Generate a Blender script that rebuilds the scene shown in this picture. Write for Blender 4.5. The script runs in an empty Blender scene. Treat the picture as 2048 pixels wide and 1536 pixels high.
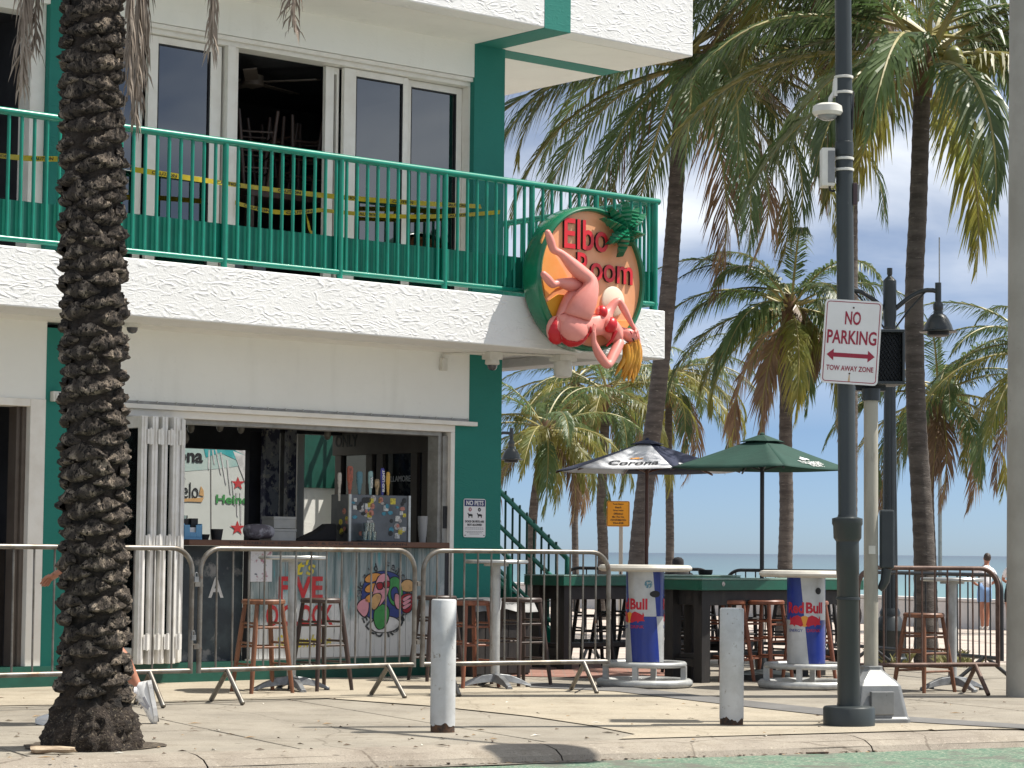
import bpy, bmesh, math, random
from mathutils import Vector, Matrix, noise

random.seed(7)
SC = bpy.context.scene
COL = SC.collection
PI = math.pi

# ------------------------------------------------------------------ camera
EYE = Vector((0, 0, 1.1))
FPX, PITCH, ROLL = 4890.0, 0.068357, -0.0097737
_fwd = Vector((0, math.cos(PITCH), math.sin(PITCH)))
_up = Vector((0, -math.sin(PITCH), math.cos(PITCH)))
_rt = Vector((1, 0, 0))
CR = math.cos(ROLL) * _rt - math.sin(ROLL) * _up
CU = math.sin(ROLL) * _rt + math.cos(ROLL) * _up
cd = bpy.data.cameras.new('camera')
cam = bpy.data.objects.new('camera', cd)
COL.objects.link(cam)
cd.sensor_width = 36.0
cd.lens = FPX / 2048 * 36.0
cd.clip_start = 0.2
cd.clip_end = 60000
cam.matrix_world = Matrix(((CR.x, CU.x, -_fwd.x, EYE.x), (CR.y, CU.y, -_fwd.y, EYE.y), (CR.z, CU.z, -_fwd.z, EYE.z), (0, 0, 0, 1)))
SC.camera = cam

# ------------------------------------------------------------------ sun and sky
SUN_AZ, SUN_EL = math.atan2(0.986, 0.165), math.radians(58.5)
sd = Vector((math.sin(SUN_AZ) * math.cos(SUN_EL), math.cos(SUN_AZ) * math.cos(SUN_EL), math.sin(SUN_EL)))
sl = bpy.data.lights.new('sun', 'SUN')
sl.energy = 3.5
sl.angle = math.radians(0.5)
sl.color = (1.0, 0.95, 0.86)
so = bpy.data.objects.new('sun', sl)
COL.objects.link(so)
so.rotation_euler = sd.to_track_quat('Z', 'Y').to_euler()
so.location = sd * 50

W = bpy.data.worlds.new('World')
SC.world = W
W.use_nodes = True
nt = W.node_tree
nt.nodes.clear()
def wn(t, **k):
    n = nt.nodes.new(t)
    for a, b in k.items():
        setattr(n, a, b)
    return n
wo = wn('ShaderNodeOutputWorld')
bg = wn('ShaderNodeBackground')
bg.inputs['Strength'].default_value = 0.14
sky = wn('ShaderNodeTexSky', sky_type='NISHITA', sun_disc=False)
sky.sun_elevation = SUN_EL
sky.sun_rotation = SUN_AZ
sky.altitude = 0
sky.air_density = 0.3
sky.dust_density = 0.5
sky.ozone_density = 2.0
tc = wn('ShaderNodeTexCoord')
mp = wn('ShaderNodeMapping')
mp.inputs['Scale'].default_value = (5.5, 5.5, 15.0)
mp.inputs['Location'].default_value = (1.3, 0.4, 0.9)
cn = wn('ShaderNodeTexNoise', noise_dimensions='3D')
cn.inputs['Scale'].default_value = 1.0
cn.inputs['Detail'].default_value = 7
cn.inputs['Roughness'].default_value = 0.52
cn.inputs['Distortion'].default_value = 0.35
cr = wn('ShaderNodeValToRGB')
cr.color_ramp.elements[0].position = 0.37
cr.color_ramp.elements[1].position = 0.64
cr.color_ramp.elements[0].color = (0.17, 0.17, 0.17, 1)
cr.color_ramp.elements[1].color = (1, 1, 1, 1)
sx = wn('ShaderNodeSeparateXYZ')
zr = wn('ShaderNodeMapRange')
zr.inputs['From Min'].default_value = 0.05
zr.inputs['From Max'].default_value = 0.12
mul = wn('ShaderNodeMath', operation='MULTIPLY')
mul2 = wn('ShaderNodeMath', operation='MULTIPLY')
mul2.inputs[1].default_value = 0.85
mx = wn('ShaderNodeMix', data_type='RGBA')
mx.inputs['B'].default_value = (3.95, 4.1, 4.3, 1)
L = nt.links.new
L(tc.outputs['Generated'], mp.inputs['Vector'])
L(mp.outputs['Vector'], cn.inputs['Vector'])
L(cn.outputs['Fac'], cr.inputs['Fac'])
L(tc.outputs['Generated'], sx.inputs['Vector'])
L(sx.outputs['Z'], zr.inputs['Value'])
L(cr.outputs['Color'], mul.inputs[0])
L(zr.outputs['Result'], mul.inputs[1])
L(mul.outputs[0], mul2.inputs[0])
L(mul2.outputs[0], mx.inputs['Factor'])
hs = wn('ShaderNodeHueSaturation')
hs.inputs['Saturation'].default_value = 1.0
hs.inputs['Value'].default_value = 1.0
tn = wn('ShaderNodeMix', data_type='RGBA', blend_type='MULTIPLY')
tn.inputs['Factor'].default_value = 1.0
tn.inputs['B'].default_value = (0.475, 0.50, 0.485, 1)
L(sky.outputs['Color'], hs.inputs['Color'])
L(hs.outputs['Color'], tn.inputs['A'])
L(tn.outputs['Result'], mx.inputs['A'])
L(mx.outputs['Result'], bg.inputs['Color'])
L(bg.outputs['Background'], wo.inputs['Surface'])

VS = SC.view_settings
SC.display_settings.display_device = 'sRGB'
VS.view_transform = 'Standard'
VS.look = 'None'
VS.gamma = 1
VS.use_curve_mapping = False
VS.exposure = 1.03
SC.cycles.max_bounces = 7
SC.cycles.diffuse_bounces = 4
SC.cycles.transparent_max_bounces = 10
SC.cycles.use_denoising = True

# ------------------------------------------------------------------ survey helpers: photograph pixel + a known plane -> world point
def ray(x, y):
    return CR * ((x - 1024) / FPX) - CU * ((y - 768) / FPX) + _fwd
def at(x, y, Y):
    w = ray(x, y)
    return EYE + w * (Y / w.y)
def gnd(x, y, z=0.0):
    w = ray(x, y)
    return EYE + w * ((z - EYE.z) / w.z)
def gz(Y):
    return 0.0 if Y < 24 else (-0.6 if Y > 57 else -0.6 * (Y - 24) / 33)
def stand(px, Y):
    p = at(px, 1104, Y)
    return Vector((p.x, Y, gz(Y)))
YAW = 0.86154
UU = Vector((math.sin(YAW), math.cos(YAW), 0))
NN = Vector((math.cos(YAW), -math.sin(YAW), 0))
ORG = gnd(998, 1345)
BRZ = PI / 2 - YAW
def fac(x, y, v=0.0):            # (along facade, height) on the plane v metres in front of the facade
    w = ray(x, y)
    P0 = ORG + NN * v
    P = EYE + w * ((P0 - EYE).dot(NN) / w.dot(NN))
    return (P - ORG).dot(UU), P.z
def side(x, y, u):               # (v, height) on the plane u
    w = ray(x, y)
    P0 = ORG + UU * u
    P = EYE + w * ((P0 - EYE).dot(UU) / w.dot(UU))
    return (P - ORG).dot(NN), P.z
def B(u, v, z=0.0):              # building frame -> world
    return ORG + UU * u + NN * v + Vector((0, 0, z))
def BL(x, y, v=0.0):             # pixel -> building-local coordinates (x along, y into the wall, z up)
    u, z = fac(x, y, v)
    return Vector((u, -v, z))

# ------------------------------------------------------------------ mesh builder
class MB:
    def __init__(s):
        s.v, s.f, s.m = [], [], []
    def add(s, vs, fs, m=0):
        o = len(s.v)
        s.v += [tuple(p) for p in vs]
        s.f += [tuple(o + i for i in f) for f in fs]
        s.m += [m] * len(fs)
        return s
    def box(s, x0, x1, y0, y1, z0, z1, m=0):
        x0, x1 = min(x0, x1), max(x0, x1); y0, y1 = min(y0, y1), max(y0, y1); z0, z1 = min(z0, z1), max(z0, z1)
        return s.add([(x0, y0, z0), (x1, y0, z0), (x1, y1, z0), (x0, y1, z0), (x0, y0, z1), (x1, y0, z1), (x1, y1, z1), (x0, y1, z1)],
                     [(0, 3, 2, 1), (4, 5, 6, 7), (0, 1, 5, 4), (1, 2, 6, 5), (2, 3, 7, 6), (3, 0, 4, 7)], m)
    def beam(s, a, b, w, h, m=0, up=(0, 0, 1)):
        a, b = Vector(a), Vector(b)
        d = (b - a).normalized()
        up = Vector(up)
        if abs(d.dot(up)) > 0.98:
            up = Vector((0, 1, 0))
        x = d.cross(up).normalized() * (w / 2)
        y = x.cross(d).normalized() * (h / 2)
        return s.add([a - x - y, a + x - y, a + x + y, a - x + y, b - x - y, b + x - y, b + x + y, b - x + y],
                     [(0, 1, 2, 3), (7, 6, 5, 4), (4, 5, 1, 0), (5, 6, 2, 1), (6, 7, 3, 2), (7, 4, 0, 3)], m)
    def tube(s, pts, r, n=8, m=0, caps=True):
        pts = [Vector(p) for p in pts]
        k = len(pts)
        rs = r if isinstance(r, (list, tuple)) else [r] * k
        vs, fs = [], []
        t0 = (pts[1] - pts[0]).normalized()
        ref = Vector((0, 0, 1)) if abs(t0.z) < 0.9 else Vector((1, 0, 0))
        x = t0.cross(ref).normalized()
        for i in range(k):
            if i == 0: t = t0
            elif i == k - 1: t = (pts[i] - pts[i - 1]).normalized()
            else: t = ((pts[i + 1] - pts[i]).normalized() + (pts[i] - pts[i - 1]).normalized()).normalized()
            x = (x - t * x.dot(t)).normalized()
            y = t.cross(x)
            for j in range(n):
                a = 2 * PI * j / n
                vs.append(pts[i] + x * (rs[i] * math.cos(a)) + y * (rs[i] * math.sin(a)))
        for i in range(k - 1):
            for j in range(n):
                j2 = (j + 1) % n
                fs.append((i * n + j, i * n + j2, (i + 1) * n + j2, (i + 1) * n + j))
        if caps:
            fs.append(tuple(range(n - 1, -1, -1)))
            fs.append(tuple((k - 1) * n + j for j in range(n)))
        return s.add(vs, fs, m)
    def lathe(s, prof, n=24, c=(0, 0, 0), m=0, a0=0.0, caps=True):
        cx, cy, cz = c
        vs, fs = [], []
        for r, z in prof:
            for j in range(n):
                a = a0 + 2 * PI * j / n
                vs.append((cx + r * math.cos(a), cy + r * math.sin(a), cz + z))
        k = len(prof)
        for i in range(k - 1):
            for j in range(n):
                j2 = (j + 1) % n
                fs.append((i * n + j, i * n + j2, (i + 1) * n + j2, (i + 1) * n + j))
        if caps and prof[0][0] > 1e-5: fs.append(tuple(range(n - 1, -1, -1)))
        if caps and prof[-1][0] > 1e-5: fs.append(tuple((k - 1) * n + j for j in range(n)))
        return s.add(vs, fs, m)
    def torus(s, R, r, c=(0, 0, 0), n=40, k=8, m=0):
        vs, fs = [], []
        for i in range(n):
            a = 2 * PI * i / n
            for j in range(k):
                b = 2 * PI * j / k
                q = R + r * math.cos(b)
                vs.append((c[0] + q * math.cos(a), c[1] + q * math.sin(a), c[2] + r * math.sin(b)))
        for i in range(n):
            for j in range(k):
                i2, j2 = (i + 1) % n, (j + 1) % k
                fs.append((i * k + j, i2 * k + j, i2 * k + j2, i * k + j2))
        return s.add(vs, fs, m)
    def prism(s, poly, d0, d1, m=0, axis='z'):
        """poly of 2D points (ccw seen from +axis), pushed from d0 to d1. axis 'z': (x,y); axis 'y': poly is (x,z) and faces -y."""
        n = len(poly)
        if axis == 'z':
            lo = [(p[0], p[1], d0) for p in poly]; hi = [(p[0], p[1], d1) for p in poly]
        else:
            lo = [(p[0], -d0, p[1]) for p in poly]; hi = [(p[0], -d1, p[1]) for p in poly]
        fs = [tuple(range(n - 1, -1, -1)), tuple(range(n, 2 * n))] + [(i, (i + 1) % n, n + (i + 1) % n, n + i) for i in range(n)]
        return s.add(lo + hi, fs, m)
    def quad(s, a, b, c, d, m=0):
        return s.add([a, b, c, d], [(0, 1, 2, 3)], m)
    def mesh(s, name, mats, smooth=None):
        me = bpy.data.meshes.new(name)
        me.from_pydata(s.v, [], s.f)
        for mm in (mats if isinstance(mats, (list, tuple)) else [mats]):
            me.materials.append(mm)
        if any(s.m):
            me.polygons.foreach_set('material_index', s.m)
        if smooth is not None:
            bm = bmesh.new(); bm.from_mesh(me); bmesh.ops.remove_doubles(bm, verts=bm.verts, dist=1e-5); bm.to_mesh(me); bm.free()
            me.polygons.foreach_set('use_smooth', [True] * len(me.polygons))
            me.set_sharp_from_angle(angle=math.radians(smooth))
        me.update()
        return me
    def build(s, name, mats, parent=None, smooth=None, bevel=0, fix=False):
        me = s.mesh(name, mats, smooth)
        if fix:
            bm = bmesh.new(); bm.from_mesh(me); bmesh.ops.recalc_face_normals(bm, faces=bm.faces); bm.to_mesh(me); bm.free()
        o = bpy.data.objects.new(name, me)
        COL.objects.link(o)
        if parent is not None:
            o.parent = parent
        if bevel:
            b = o.modifiers.new('bevel', 'BEVEL')
            b.width = bevel; b.segments = 2; b.limit_method = 'ANGLE'
        return o

def tag(o, label=None, cat=None, group=None, kind=None):
    if label: o['label'] = label
    if cat: o['category'] = cat
    if group: o['group'] = group
    if kind: o['kind'] = kind
    return o
def thing(name, label, cat, loc=(0, 0, 0), rz=0.0, group=None):
    o = bpy.data.objects.new(name, None)
    o.empty_display_size = 0.1
    COL.objects.link(o)
    o.location = loc
    o.rotation_euler = (0, 0, rz)
    return tag(o, label, cat, group)
def share(name, me, parent, loc=(0, 0, 0), rot=(0, 0, 0), scale=(1, 1, 1)):
    o = bpy.data.objects.new(name, me)
    COL.objects.link(o)
    o.parent = parent
    o.location = loc; o.rotation_euler = rot; o.scale = scale
    return o
def copy_tree(o, parent=None):
    c = o.copy()
    COL.objects.link(c)
    c.parent = parent
    for ch in list(o.children):
        copy_tree(ch, c)
    return c

# lettering: a mesh of the words, scaled to a given width/height, set on a plane by M
FACE = Matrix(((1, 0, 0), (0, 0, -1), (0, 1, 0)))      # text plane -> upright plane facing -y
def text_mesh(s, w=None, h=None, ext=0.001, bold=0.0, shear=0.0, spacing=1.0, align='CENTER'):
    cu = bpy.data.curves.new('lettering', 'FONT')
    cu.body = s; cu.size = 1.0; cu.extrude = 0.0; cu.offset = bold; cu.shear = shear; cu.space_character = spacing
    cu.align_x = align; cu.resolution_u = 3
    cu.extrude = 0.05
    ob = bpy.data.objects.new('lettering', cu)
    COL.objects.link(ob)
    dg = bpy.context.evaluated_depsgraph_get()
    me = bpy.data.meshes.new_from_object(ob.evaluated_get(dg))
    bpy.data.objects.remove(ob); bpy.data.curves.remove(cu)
    xs = [v.co.x for v in me.vertices]; ys = [v.co.y for v in me.vertices]
    x0, x1, y0, y1 = min(xs), max(xs), min(ys), max(ys)
    fx = (w / (x1 - x0)) if w else None
    fy = (h / (y1 - y0)) if h else None
    fx = fx or fy; fy = fy or fx
    cx = (x0 + x1) / 2 if align == 'CENTER' else x0
    for v in me.vertices:
        v.co = Vector(((v.co.x - cx) * fx, (v.co.y - (y0 + y1) / 2) * fy, (v.co.z + 0.05) * 10 * ext))
    return me
def letters(name, s, mt, parent, loc, w=None, h=None, ext=0.002, bold=0.0, shear=0.0, spacing=1.0, R=FACE, warp=None, align='CENTER'):
    me = text_mesh(s, w, h, ext, bold, shear, spacing, align)
    loc = Vector(loc)
    for v in me.vertices:
        v.co = warp(v.co) if warp else (R @ v.co) + loc
    me.materials.clear(); me.materials.append(mt)
    o = bpy.data.objects.new(name, me)
    COL.objects.link(o)
    o.parent = parent
    return o
def disc_poly(cx, cy, r, n=20, sy=1.0, a0=0.0):
    return [(cx + r * math.cos(a0 + 2 * PI * i / n), cy + r * sy * math.sin(a0 + 2 * PI * i / n)) for i in range(n)]
def rrect(x0, x1, y0, y1, r, k=4):
    out = []
    for cx, cy, a in ((x1 - r, y0 + r, -PI / 2), (x1 - r, y1 - r, 0), (x0 + r, y1 - r, PI / 2), (x0 + r, y0 + r, PI)):
        for i in range(k + 1):
            t = a + PI / 2 * i / k
            out.append((cx + r * math.cos(t), cy + r * math.sin(t)))
    return out

# ------------------------------------------------------------------ materials
def MAT(name, c, rough=0.6, metal=0.0, c2=None, ns=6.0, thr=(0.4, 0.62), c3=None, ns3=40.0, thr3=(0.6, 0.7), bs=0.0, bstr=0.0, bdist=0.01, stretch=None,
        spec=0.5, coat=0.0, trans=0.0, world=False, voro=0.0, tint=0.0):
    m = bpy.data.materials.new(name)
    m.use_nodes = True
    t = m.node_tree
    p = t.nodes['Principled BSDF']
    p.inputs['Roughness'].default_value = rough
    p.inputs['Metallic'].default_value = metal
    p.inputs['Specular IOR Level'].default_value = spec
    if coat: p.inputs['Coat Weight'].default_value = coat
    if trans: p.inputs['Subsurface Weight'].default_value = 0
    N, K = t.nodes.new, t.links.new
    if world:
        g = N('ShaderNodeNewGeometry'); vec = g.outputs['Position']
    else:
        tc = N('ShaderNodeTexCoord'); oi = N('ShaderNodeObjectInfo')
        ad = N('ShaderNodeVectorMath'); ad.operation = 'ADD'
        sc = N('ShaderNodeVectorMath'); sc.operation = 'SCALE'
        cb = N('ShaderNodeCombineXYZ')
        for i in range(3): K(oi.outputs['Random'], cb.inputs[i])
        K(cb.outputs[0], sc.inputs[0]); sc.inputs['Scale'].default_value = 17.0
        K(tc.outputs['Object'], ad.inputs[0]); K(sc.outputs[0], ad.inputs[1]); vec = ad.outputs[0]
    if stretch:
        mp = N('ShaderNodeMapping'); mp.inputs['Scale'].default_value = stretch
        K(vec, mp.inputs['Vector']); vec = mp.outputs[0]
    def nz(scale, detail=6):
        n = N('ShaderNodeTexNoise'); n.inputs['Scale'].default_value = scale; n.inputs['Detail'].default_value = detail
        n.inputs['Roughness'].default_value = 0.62
        K(vec, n.inputs['Vector']); return n.outputs['Fac']
    def ramp(src, a, b):
        r = N('ShaderNodeMapRange'); r.inputs['From Min'].default_value = a; r.inputs['From Max'].default_value = b
        K(src, r.inputs['Value']); return r.outputs['Result']
    col = None
    def mixc(a, b, f):
        x = N('ShaderNodeMix'); x.data_type = 'RGBA'
        if isinstance(a, tuple): x.inputs['A'].default_value = a + (1,)
        else: K(a, x.inputs['A'])
        x.inputs['B'].default_value = b + (1,)
        K(f, x.inputs['Factor']); return x.outputs['Result']
    c = tuple(c)
    if c2: col = mixc(c, tuple(c2), ramp(nz(ns), *thr))
    if c3: col = mixc(col if col is not None else c, tuple(c3), ramp(nz(ns3), *thr3))
    if tint:
        oi2 = N('ShaderNodeObjectInfo'); h = N('ShaderNodeHueSaturation')
        mr = N('ShaderNodeMapRange'); mr.inputs['To Min'].default_value = 1 - tint; mr.inputs['To Max'].default_value = 1 + tint
        K(oi2.outputs['Random'], mr.inputs['Value']); K(mr.outputs[0], h.inputs['Value'])
        if col is not None: K(col, h.inputs['Color'])
        else: h.inputs['Color'].default_value = c + (1,)
        col = h.outputs[0]
    if col is not None: K(col, p.inputs['Base Color'])
    else: p.inputs['Base Color'].default_value = c + (1,)
    if bstr:
        b = N('ShaderNodeBump'); b.inputs['Strength'].default_value = bstr; b.inputs['Distance'].default_value = bdist
        if voro:
            vn = N('ShaderNodeTexVoronoi'); vn.inputs['Scale'].default_value = bs
            K(vec, vn.inputs['Vector']); K(vn.outputs['Distance'], b.inputs['Height'])
        else:
            K(nz(bs, 5), b.inputs['Height'])
        K(b.outputs['Normal'], p.inputs['Normal'])
    if trans:
        tr = N('ShaderNodeBsdfTranslucent'); ms = N('ShaderNodeMixShader'); ms.inputs[0].default_value = trans
        if col is not None: K(col, tr.inputs['Color'])
        else: tr.inputs['Color'].default_value = c + (1,)
        K(p.outputs[0], ms.inputs[1]); K(tr.outputs[0], ms.inputs[2])
        K(ms.outputs[0], t.nodes['Material Output'].inputs['Surface'])
    return m

def stucco(name, c, scale, strength, dist, c2=None):
    """skip-trowel stucco: ridges of a warped wave, plus a fine grain"""
    m = MAT(name, c, 0.75, c2=c2 or tuple(x * 0.93 for x in c), ns=1.4, thr=(0.35, 0.7), c3=tuple(x * 0.86 for x in c), ns3=9, thr3=(0.66, 0.82))
    t = m.node_tree; N, K = t.nodes.new, t.links.new
    p = t.nodes['Principled BSDF']
    g = N('ShaderNodeTexCoord')
    n1 = N('ShaderNodeTexNoise'); n1.inputs['Scale'].default_value = scale; n1.inputs['Detail'].default_value = 3; n1.inputs['Distortion'].default_value = 1.6
    n1.noise_type = 'RIDGED_MULTIFRACTAL' if hasattr(n1, 'noise_type') else n1.noise_type
    mp = N('ShaderNodeMapping'); mp.inputs['Scale'].default_value = (0.55, 1, 1.35); mp.inputs['Rotation'].default_value = (0, 0.5, 0)
    K(g.outputs['Object'], mp.inputs['Vector']); K(mp.outputs[0], n1.inputs['Vector'])
    n2 = N('ShaderNodeTexNoise'); n2.inputs['Scale'].default_value = scale * 7; n2.inputs['Detail'].default_value = 4
    K(g.outputs['Object'], n2.inputs['Vector'])
    a = N('ShaderNodeMath'); a.operation = 'MULTIPLY_ADD'; a.inputs[1].default_value = 0.25
    K(n2.outputs['Fac'], a.inputs[0]); K(n1.outputs['Fac'], a.inputs[2])
    # rain streaks and grime that run down the wall
    ms = N('ShaderNodeMapping'); ms.inputs['Scale'].default_value = (4.5, 4.5, 0.7); K(g.outputs['Object'], ms.inputs['Vector'])
    n3 = N('ShaderNodeTexNoise'); n3.inputs['Scale'].default_value = 1.0; n3.inputs['Detail'].default_value = 5; K(ms.outputs[0], n3.inputs['Vector'])
    r3 = N('ShaderNodeMapRange'); r3.inputs['From Min'].default_value = 0.58; r3.inputs['From Max'].default_value = 0.80; r3.inputs['To Max'].default_value = 0.30; K(n3.outputs['Fac'], r3.inputs['Value'])
    mx_ = N('ShaderNodeMix'); mx_.data_type = 'RGBA'; src = p.inputs['Base Color'].links[0].from_socket
    K(src, mx_.inputs['A']); mx_.inputs['B'].default_value = (c[0] * .72, c[1] * .71, c[2] * .68, 1); K(r3.outputs[0], mx_.inputs['Factor']); K(mx_.outputs['Result'], p.inputs['Base Color'])
    b = N('ShaderNodeBump'); b.inputs['Strength'].default_value = strength; b.inputs['Distance'].default_value = dist
    K(a.outputs[0], b.inputs['Height']); K(b.outputs['Normal'], p.inputs['Normal'])
    return m

white_rough = stucco('white_trowelled_stucco', (0.80, 0.80, 0.79), 13.0, 0.8, 0.012)
white_wall = stucco('white_smooth_stucco', (0.86, 0.86, 0.815), 16.0, 0.35, 0.005, c2=(0.82, 0.815, 0.77))
white_soffit = stucco('white_soffit_stucco', (0.84, 0.825, 0.78), 15.0, 0.45, 0.006)
teal_wall = stucco('teal_stucco', (0.011, 0.19, 0.152), 15.0, 0.5, 0.006, c2=(0.010, 0.17, 0.136))
teal_paint = MAT('teal_gloss_paint', (0.005, 0.225, 0.155), 0.32, c2=(0.006, 0.185, 0.126), ns=5, c3=(0.09, 0.075, 0.05), ns3=28, thr3=(0.735, 0.77), bs=60, bstr=0.15, bdist=0.002)
teal_panel = MAT('teal_panel_paint', (0.005, 0.165, 0.115), 0.4, c2=(0.005, 0.14, 0.097), ns=5, bs=60, bstr=0.15, bdist=0.002)
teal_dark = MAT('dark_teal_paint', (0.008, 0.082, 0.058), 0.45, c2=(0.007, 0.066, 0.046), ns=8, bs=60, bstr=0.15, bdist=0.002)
white_frame = MAT('white_aluminium', (0.82, 0.79, 0.73), 0.45, c2=(0.74, 0.70, 0.63), ns=5, thr=(0.45, 0.7), c3=(0.35, 0.32, 0.28), ns3=30, thr3=(0.72, 0.8))
door_white = MAT('bifold_white', (0.80, 0.79, 0.77), 0.4, c2=(0.68, 0.66, 0.62), ns=7)
grey_alu = MAT('grey_aluminium', (0.33, 0.32, 0.30), 0.42, 0.3, c2=(0.25, 0.24, 0.22), ns=10)
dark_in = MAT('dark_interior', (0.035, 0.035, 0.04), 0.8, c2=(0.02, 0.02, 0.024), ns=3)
brown_frame = MAT('brown_frame', (0.115, 0.092, 0.075), 0.5, c2=(0.09, 0.07, 0.056), ns=6)
black_paint = MAT('black_paint', (0.022, 0.028, 0.032), 0.38, c2=(0.03, 0.037, 0.04), ns=5, c3=(0.12, 0.12, 0.12), ns3=60, thr3=(0.74, 0.78), bs=80, bstr=0.2, bdist=0.002)
pole_green = MAT('dark_green_black_pole', (0.033, 0.042, 0.044), 0.42, c2=(0.026, 0.033, 0.035), ns=4, c3=(0.14, 0.15, 0.15), ns3=45, thr3=(0.73, 0.77), stretch=(1, 1, 0.35), bs=50, bstr=0.2, bdist=0.002)
galv = MAT('weathered_galvanised_tube', (0.22, 0.207, 0.187), 0.42, 0.6, c2=(0.14, 0.122, 0.10), ns=9, thr=(0.42, 0.62), c3=(0.16, 0.085, 0.045), ns3=14, thr3=(0.62, 0.75))
rusty = MAT('rusty_tube', (0.15, 0.095, 0.075), 0.6, 0.3, c2=(0.085, 0.048, 0.036), ns=10, c3=(0.25, 0.21, 0.19), ns3=24, thr3=(0.6, 0.75))
black_tube = MAT('black_tube', (0.02, 0.02, 0.022), 0.45, c2=(0.03, 0.03, 0.032), ns=8)
steel = MAT('brushed_steel', (0.55, 0.55, 0.53), 0.34, 0.75, c2=(0.42, 0.42, 0.40), ns=8)
cast_alu = MAT('cast_aluminium', (0.27, 0.28, 0.29), 0.42, 0.6, c2=(0.17, 0.175, 0.18), ns=12)
wood_brown = MAT('worn_stool_wood', (0.21, 0.088, 0.042), 0.5, c2=(0.13, 0.05, 0.025), ns=9, stretch=(3, 3, 0.5), c3=(0.34, 0.17, 0.09), ns3=20, thr3=(0.62, 0.75), bs=40, bstr=0.2, bdist=0.003)
wood_red = MAT('red_stool_wood', (0.24, 0.085, 0.045), 0.45, c2=(0.16, 0.055, 0.03), ns=9, stretch=(3, 3, 0.5), bs=40, bstr=0.2, bdist=0.003)
wood_dark = MAT('dark_stool_wood', (0.042, 0.026, 0.021), 0.45, c2=(0.065, 0.04, 0.032), ns=9, stretch=(3, 3, 0.5), bs=40, bstr=0.2, bdist=0.003)
wood_black = MAT('black_stained_timber', (0.020, 0.018, 0.018), 0.6, c2=(0.045, 0.038, 0.034), ns=7, stretch=(2, 2, 0.4), thr=(0.5, 0.8), bs=30, bstr=0.4, bdist=0.004)
wood_plank = MAT('counter_plank_wood', (0.13, 0.058, 0.032), 0.5, c2=(0.08, 0.035, 0.02), ns=5, stretch=(0.4, 2, 3), bs=30, bstr=0.3, bdist=0.003)
white_plastic = MAT('white_plastic', (0.72, 0.71, 0.66), 0.45, c2=(0.6, 0.58, 0.52), ns=4)
bollard_paint = MAT('chipped_bollard_paint', (0.50, 0.515, 0.52), 0.6, c2=(0.40, 0.405, 0.40), ns=7, thr=(.42, .68), c3=(0.24, 0.22, 0.19), ns3=22, thr3=(0.64, 0.7), bs=60, bstr=0.35, bdist=0.003)
rust_dark = MAT('rusted_steel', (0.03, 0.022, 0.018), 0.8, c2=(0.12, 0.06, 0.03), ns=20, bs=60, bstr=0.5, bdist=0.004)
concrete_pole = MAT('spun_concrete', (0.37, 0.36, 0.325), 0.8, c2=(0.31, 0.30, 0.265), ns=2.2, c3=(0.2, 0.195, 0.18), ns3=14, thr3=(0.68, 0.8), bs=120, bstr=0.25, bdist=0.003)
tan_pole = MAT('stained_tan_pole', (0.40, 0.375, 0.315), 0.6, c2=(0.30, 0.28, 0.235), ns=4, stretch=(2, 2, 0.5), c3=(0.18, 0.165, 0.14), ns3=10, thr3=(0.64, 0.8), bs=60, bstr=0.2, bdist=0.002)
cast_grey = MAT('cast_grey_metal', (0.27, 0.275, 0.275), 0.5, 0.5, c2=(0.19, 0.195, 0.195), ns=6, thr=(0.4, 0.7), c3=(0.12, 0.12, 0.12), ns3=20, thr3=(0.66, 0.8), bs=70, bstr=0.25, bdist=0.002)
sign_white = MAT('sign_white', (0.78, 0.77, 0.77), 0.4, c2=(0.72, 0.71, 0.70), ns=3)
sign_red = MAT('sign_crimson', (0.30, 0.012, 0.035), 0.45)
sign_navy = MAT('sign_navy', (0.02, 0.03, 0.13), 0.45)
sign_yellow = MAT('sign_yellow', (0.80, 0.33, 0.01), 0.45, c2=(0.74, 0.29, 0.01), ns=3)
print_black = MAT('black_print', (0.012, 0.012, 0.014), 0.55)
tape_yellow = MAT('caution_tape', (0.56, 0.44, 0.03), 0.35, c2=(0.45, 0.34, 0.02), ns=12, trans=0.25)
plaster_sign_green = MAT('gloss_green_relief', (0.008, 0.165, 0.08), 0.25, c2=(0.006, 0.13, 0.062), ns=4, coat=0.3)
sign_orange = MAT('airbrushed_orange_face', (0.74, 0.30, 0.12), 0.45, c2=(0.80, 0.42, 0.24), ns=1.6, thr=(0.3, 0.7))
sign_amber = MAT('amber_relief', (0.80, 0.33, 0.07), 0.4, c2=(0.82, 0.42, 0.16), ns=2)
letter_red = MAT('red_relief_letters', (0.62, 0.02, 0.03), 0.35)
skin_paint = MAT('pink_painted_skin', (0.78, 0.31, 0.26), 0.45, c2=(0.66, 0.21, 0.18), ns=3.5, thr=(0.35, 0.7), bs=150, bstr=0.1, bdist=0.002)
bikini_red = MAT('gloss_red_bikini', (0.52, 0.010, 0.018), 0.38)
hair_yellow = MAT('painted_yellow_hair', (0.66, 0.33, 0.035), 0.4, c2=(0.52, 0.22, 0.02), ns=6)
skin = MAT('tanned_skin', (0.42, 0.185, 0.115), 0.5, c2=(0.36, 0.15, 0.09), ns=8)
shoe_white = MAT('white_trainer', (0.74, 0.74, 0.73), 0.5, c2=(0.5, 0.5, 0.5), ns=22, thr=(0.56, 0.66))
sole_dark = MAT('dark_sole', (0.05, 0.05, 0.05), 0.7)
cloth_white = MAT('white_cotton', (0.75, 0.74, 0.76), 0.85, bs=25, bstr=0.4, bdist=0.01)
cloth_blue = MAT('pale_blue_shorts', (0.22, 0.36, 0.62), 0.85, bs=25, bstr=0.4, bdist=0.01)
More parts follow.
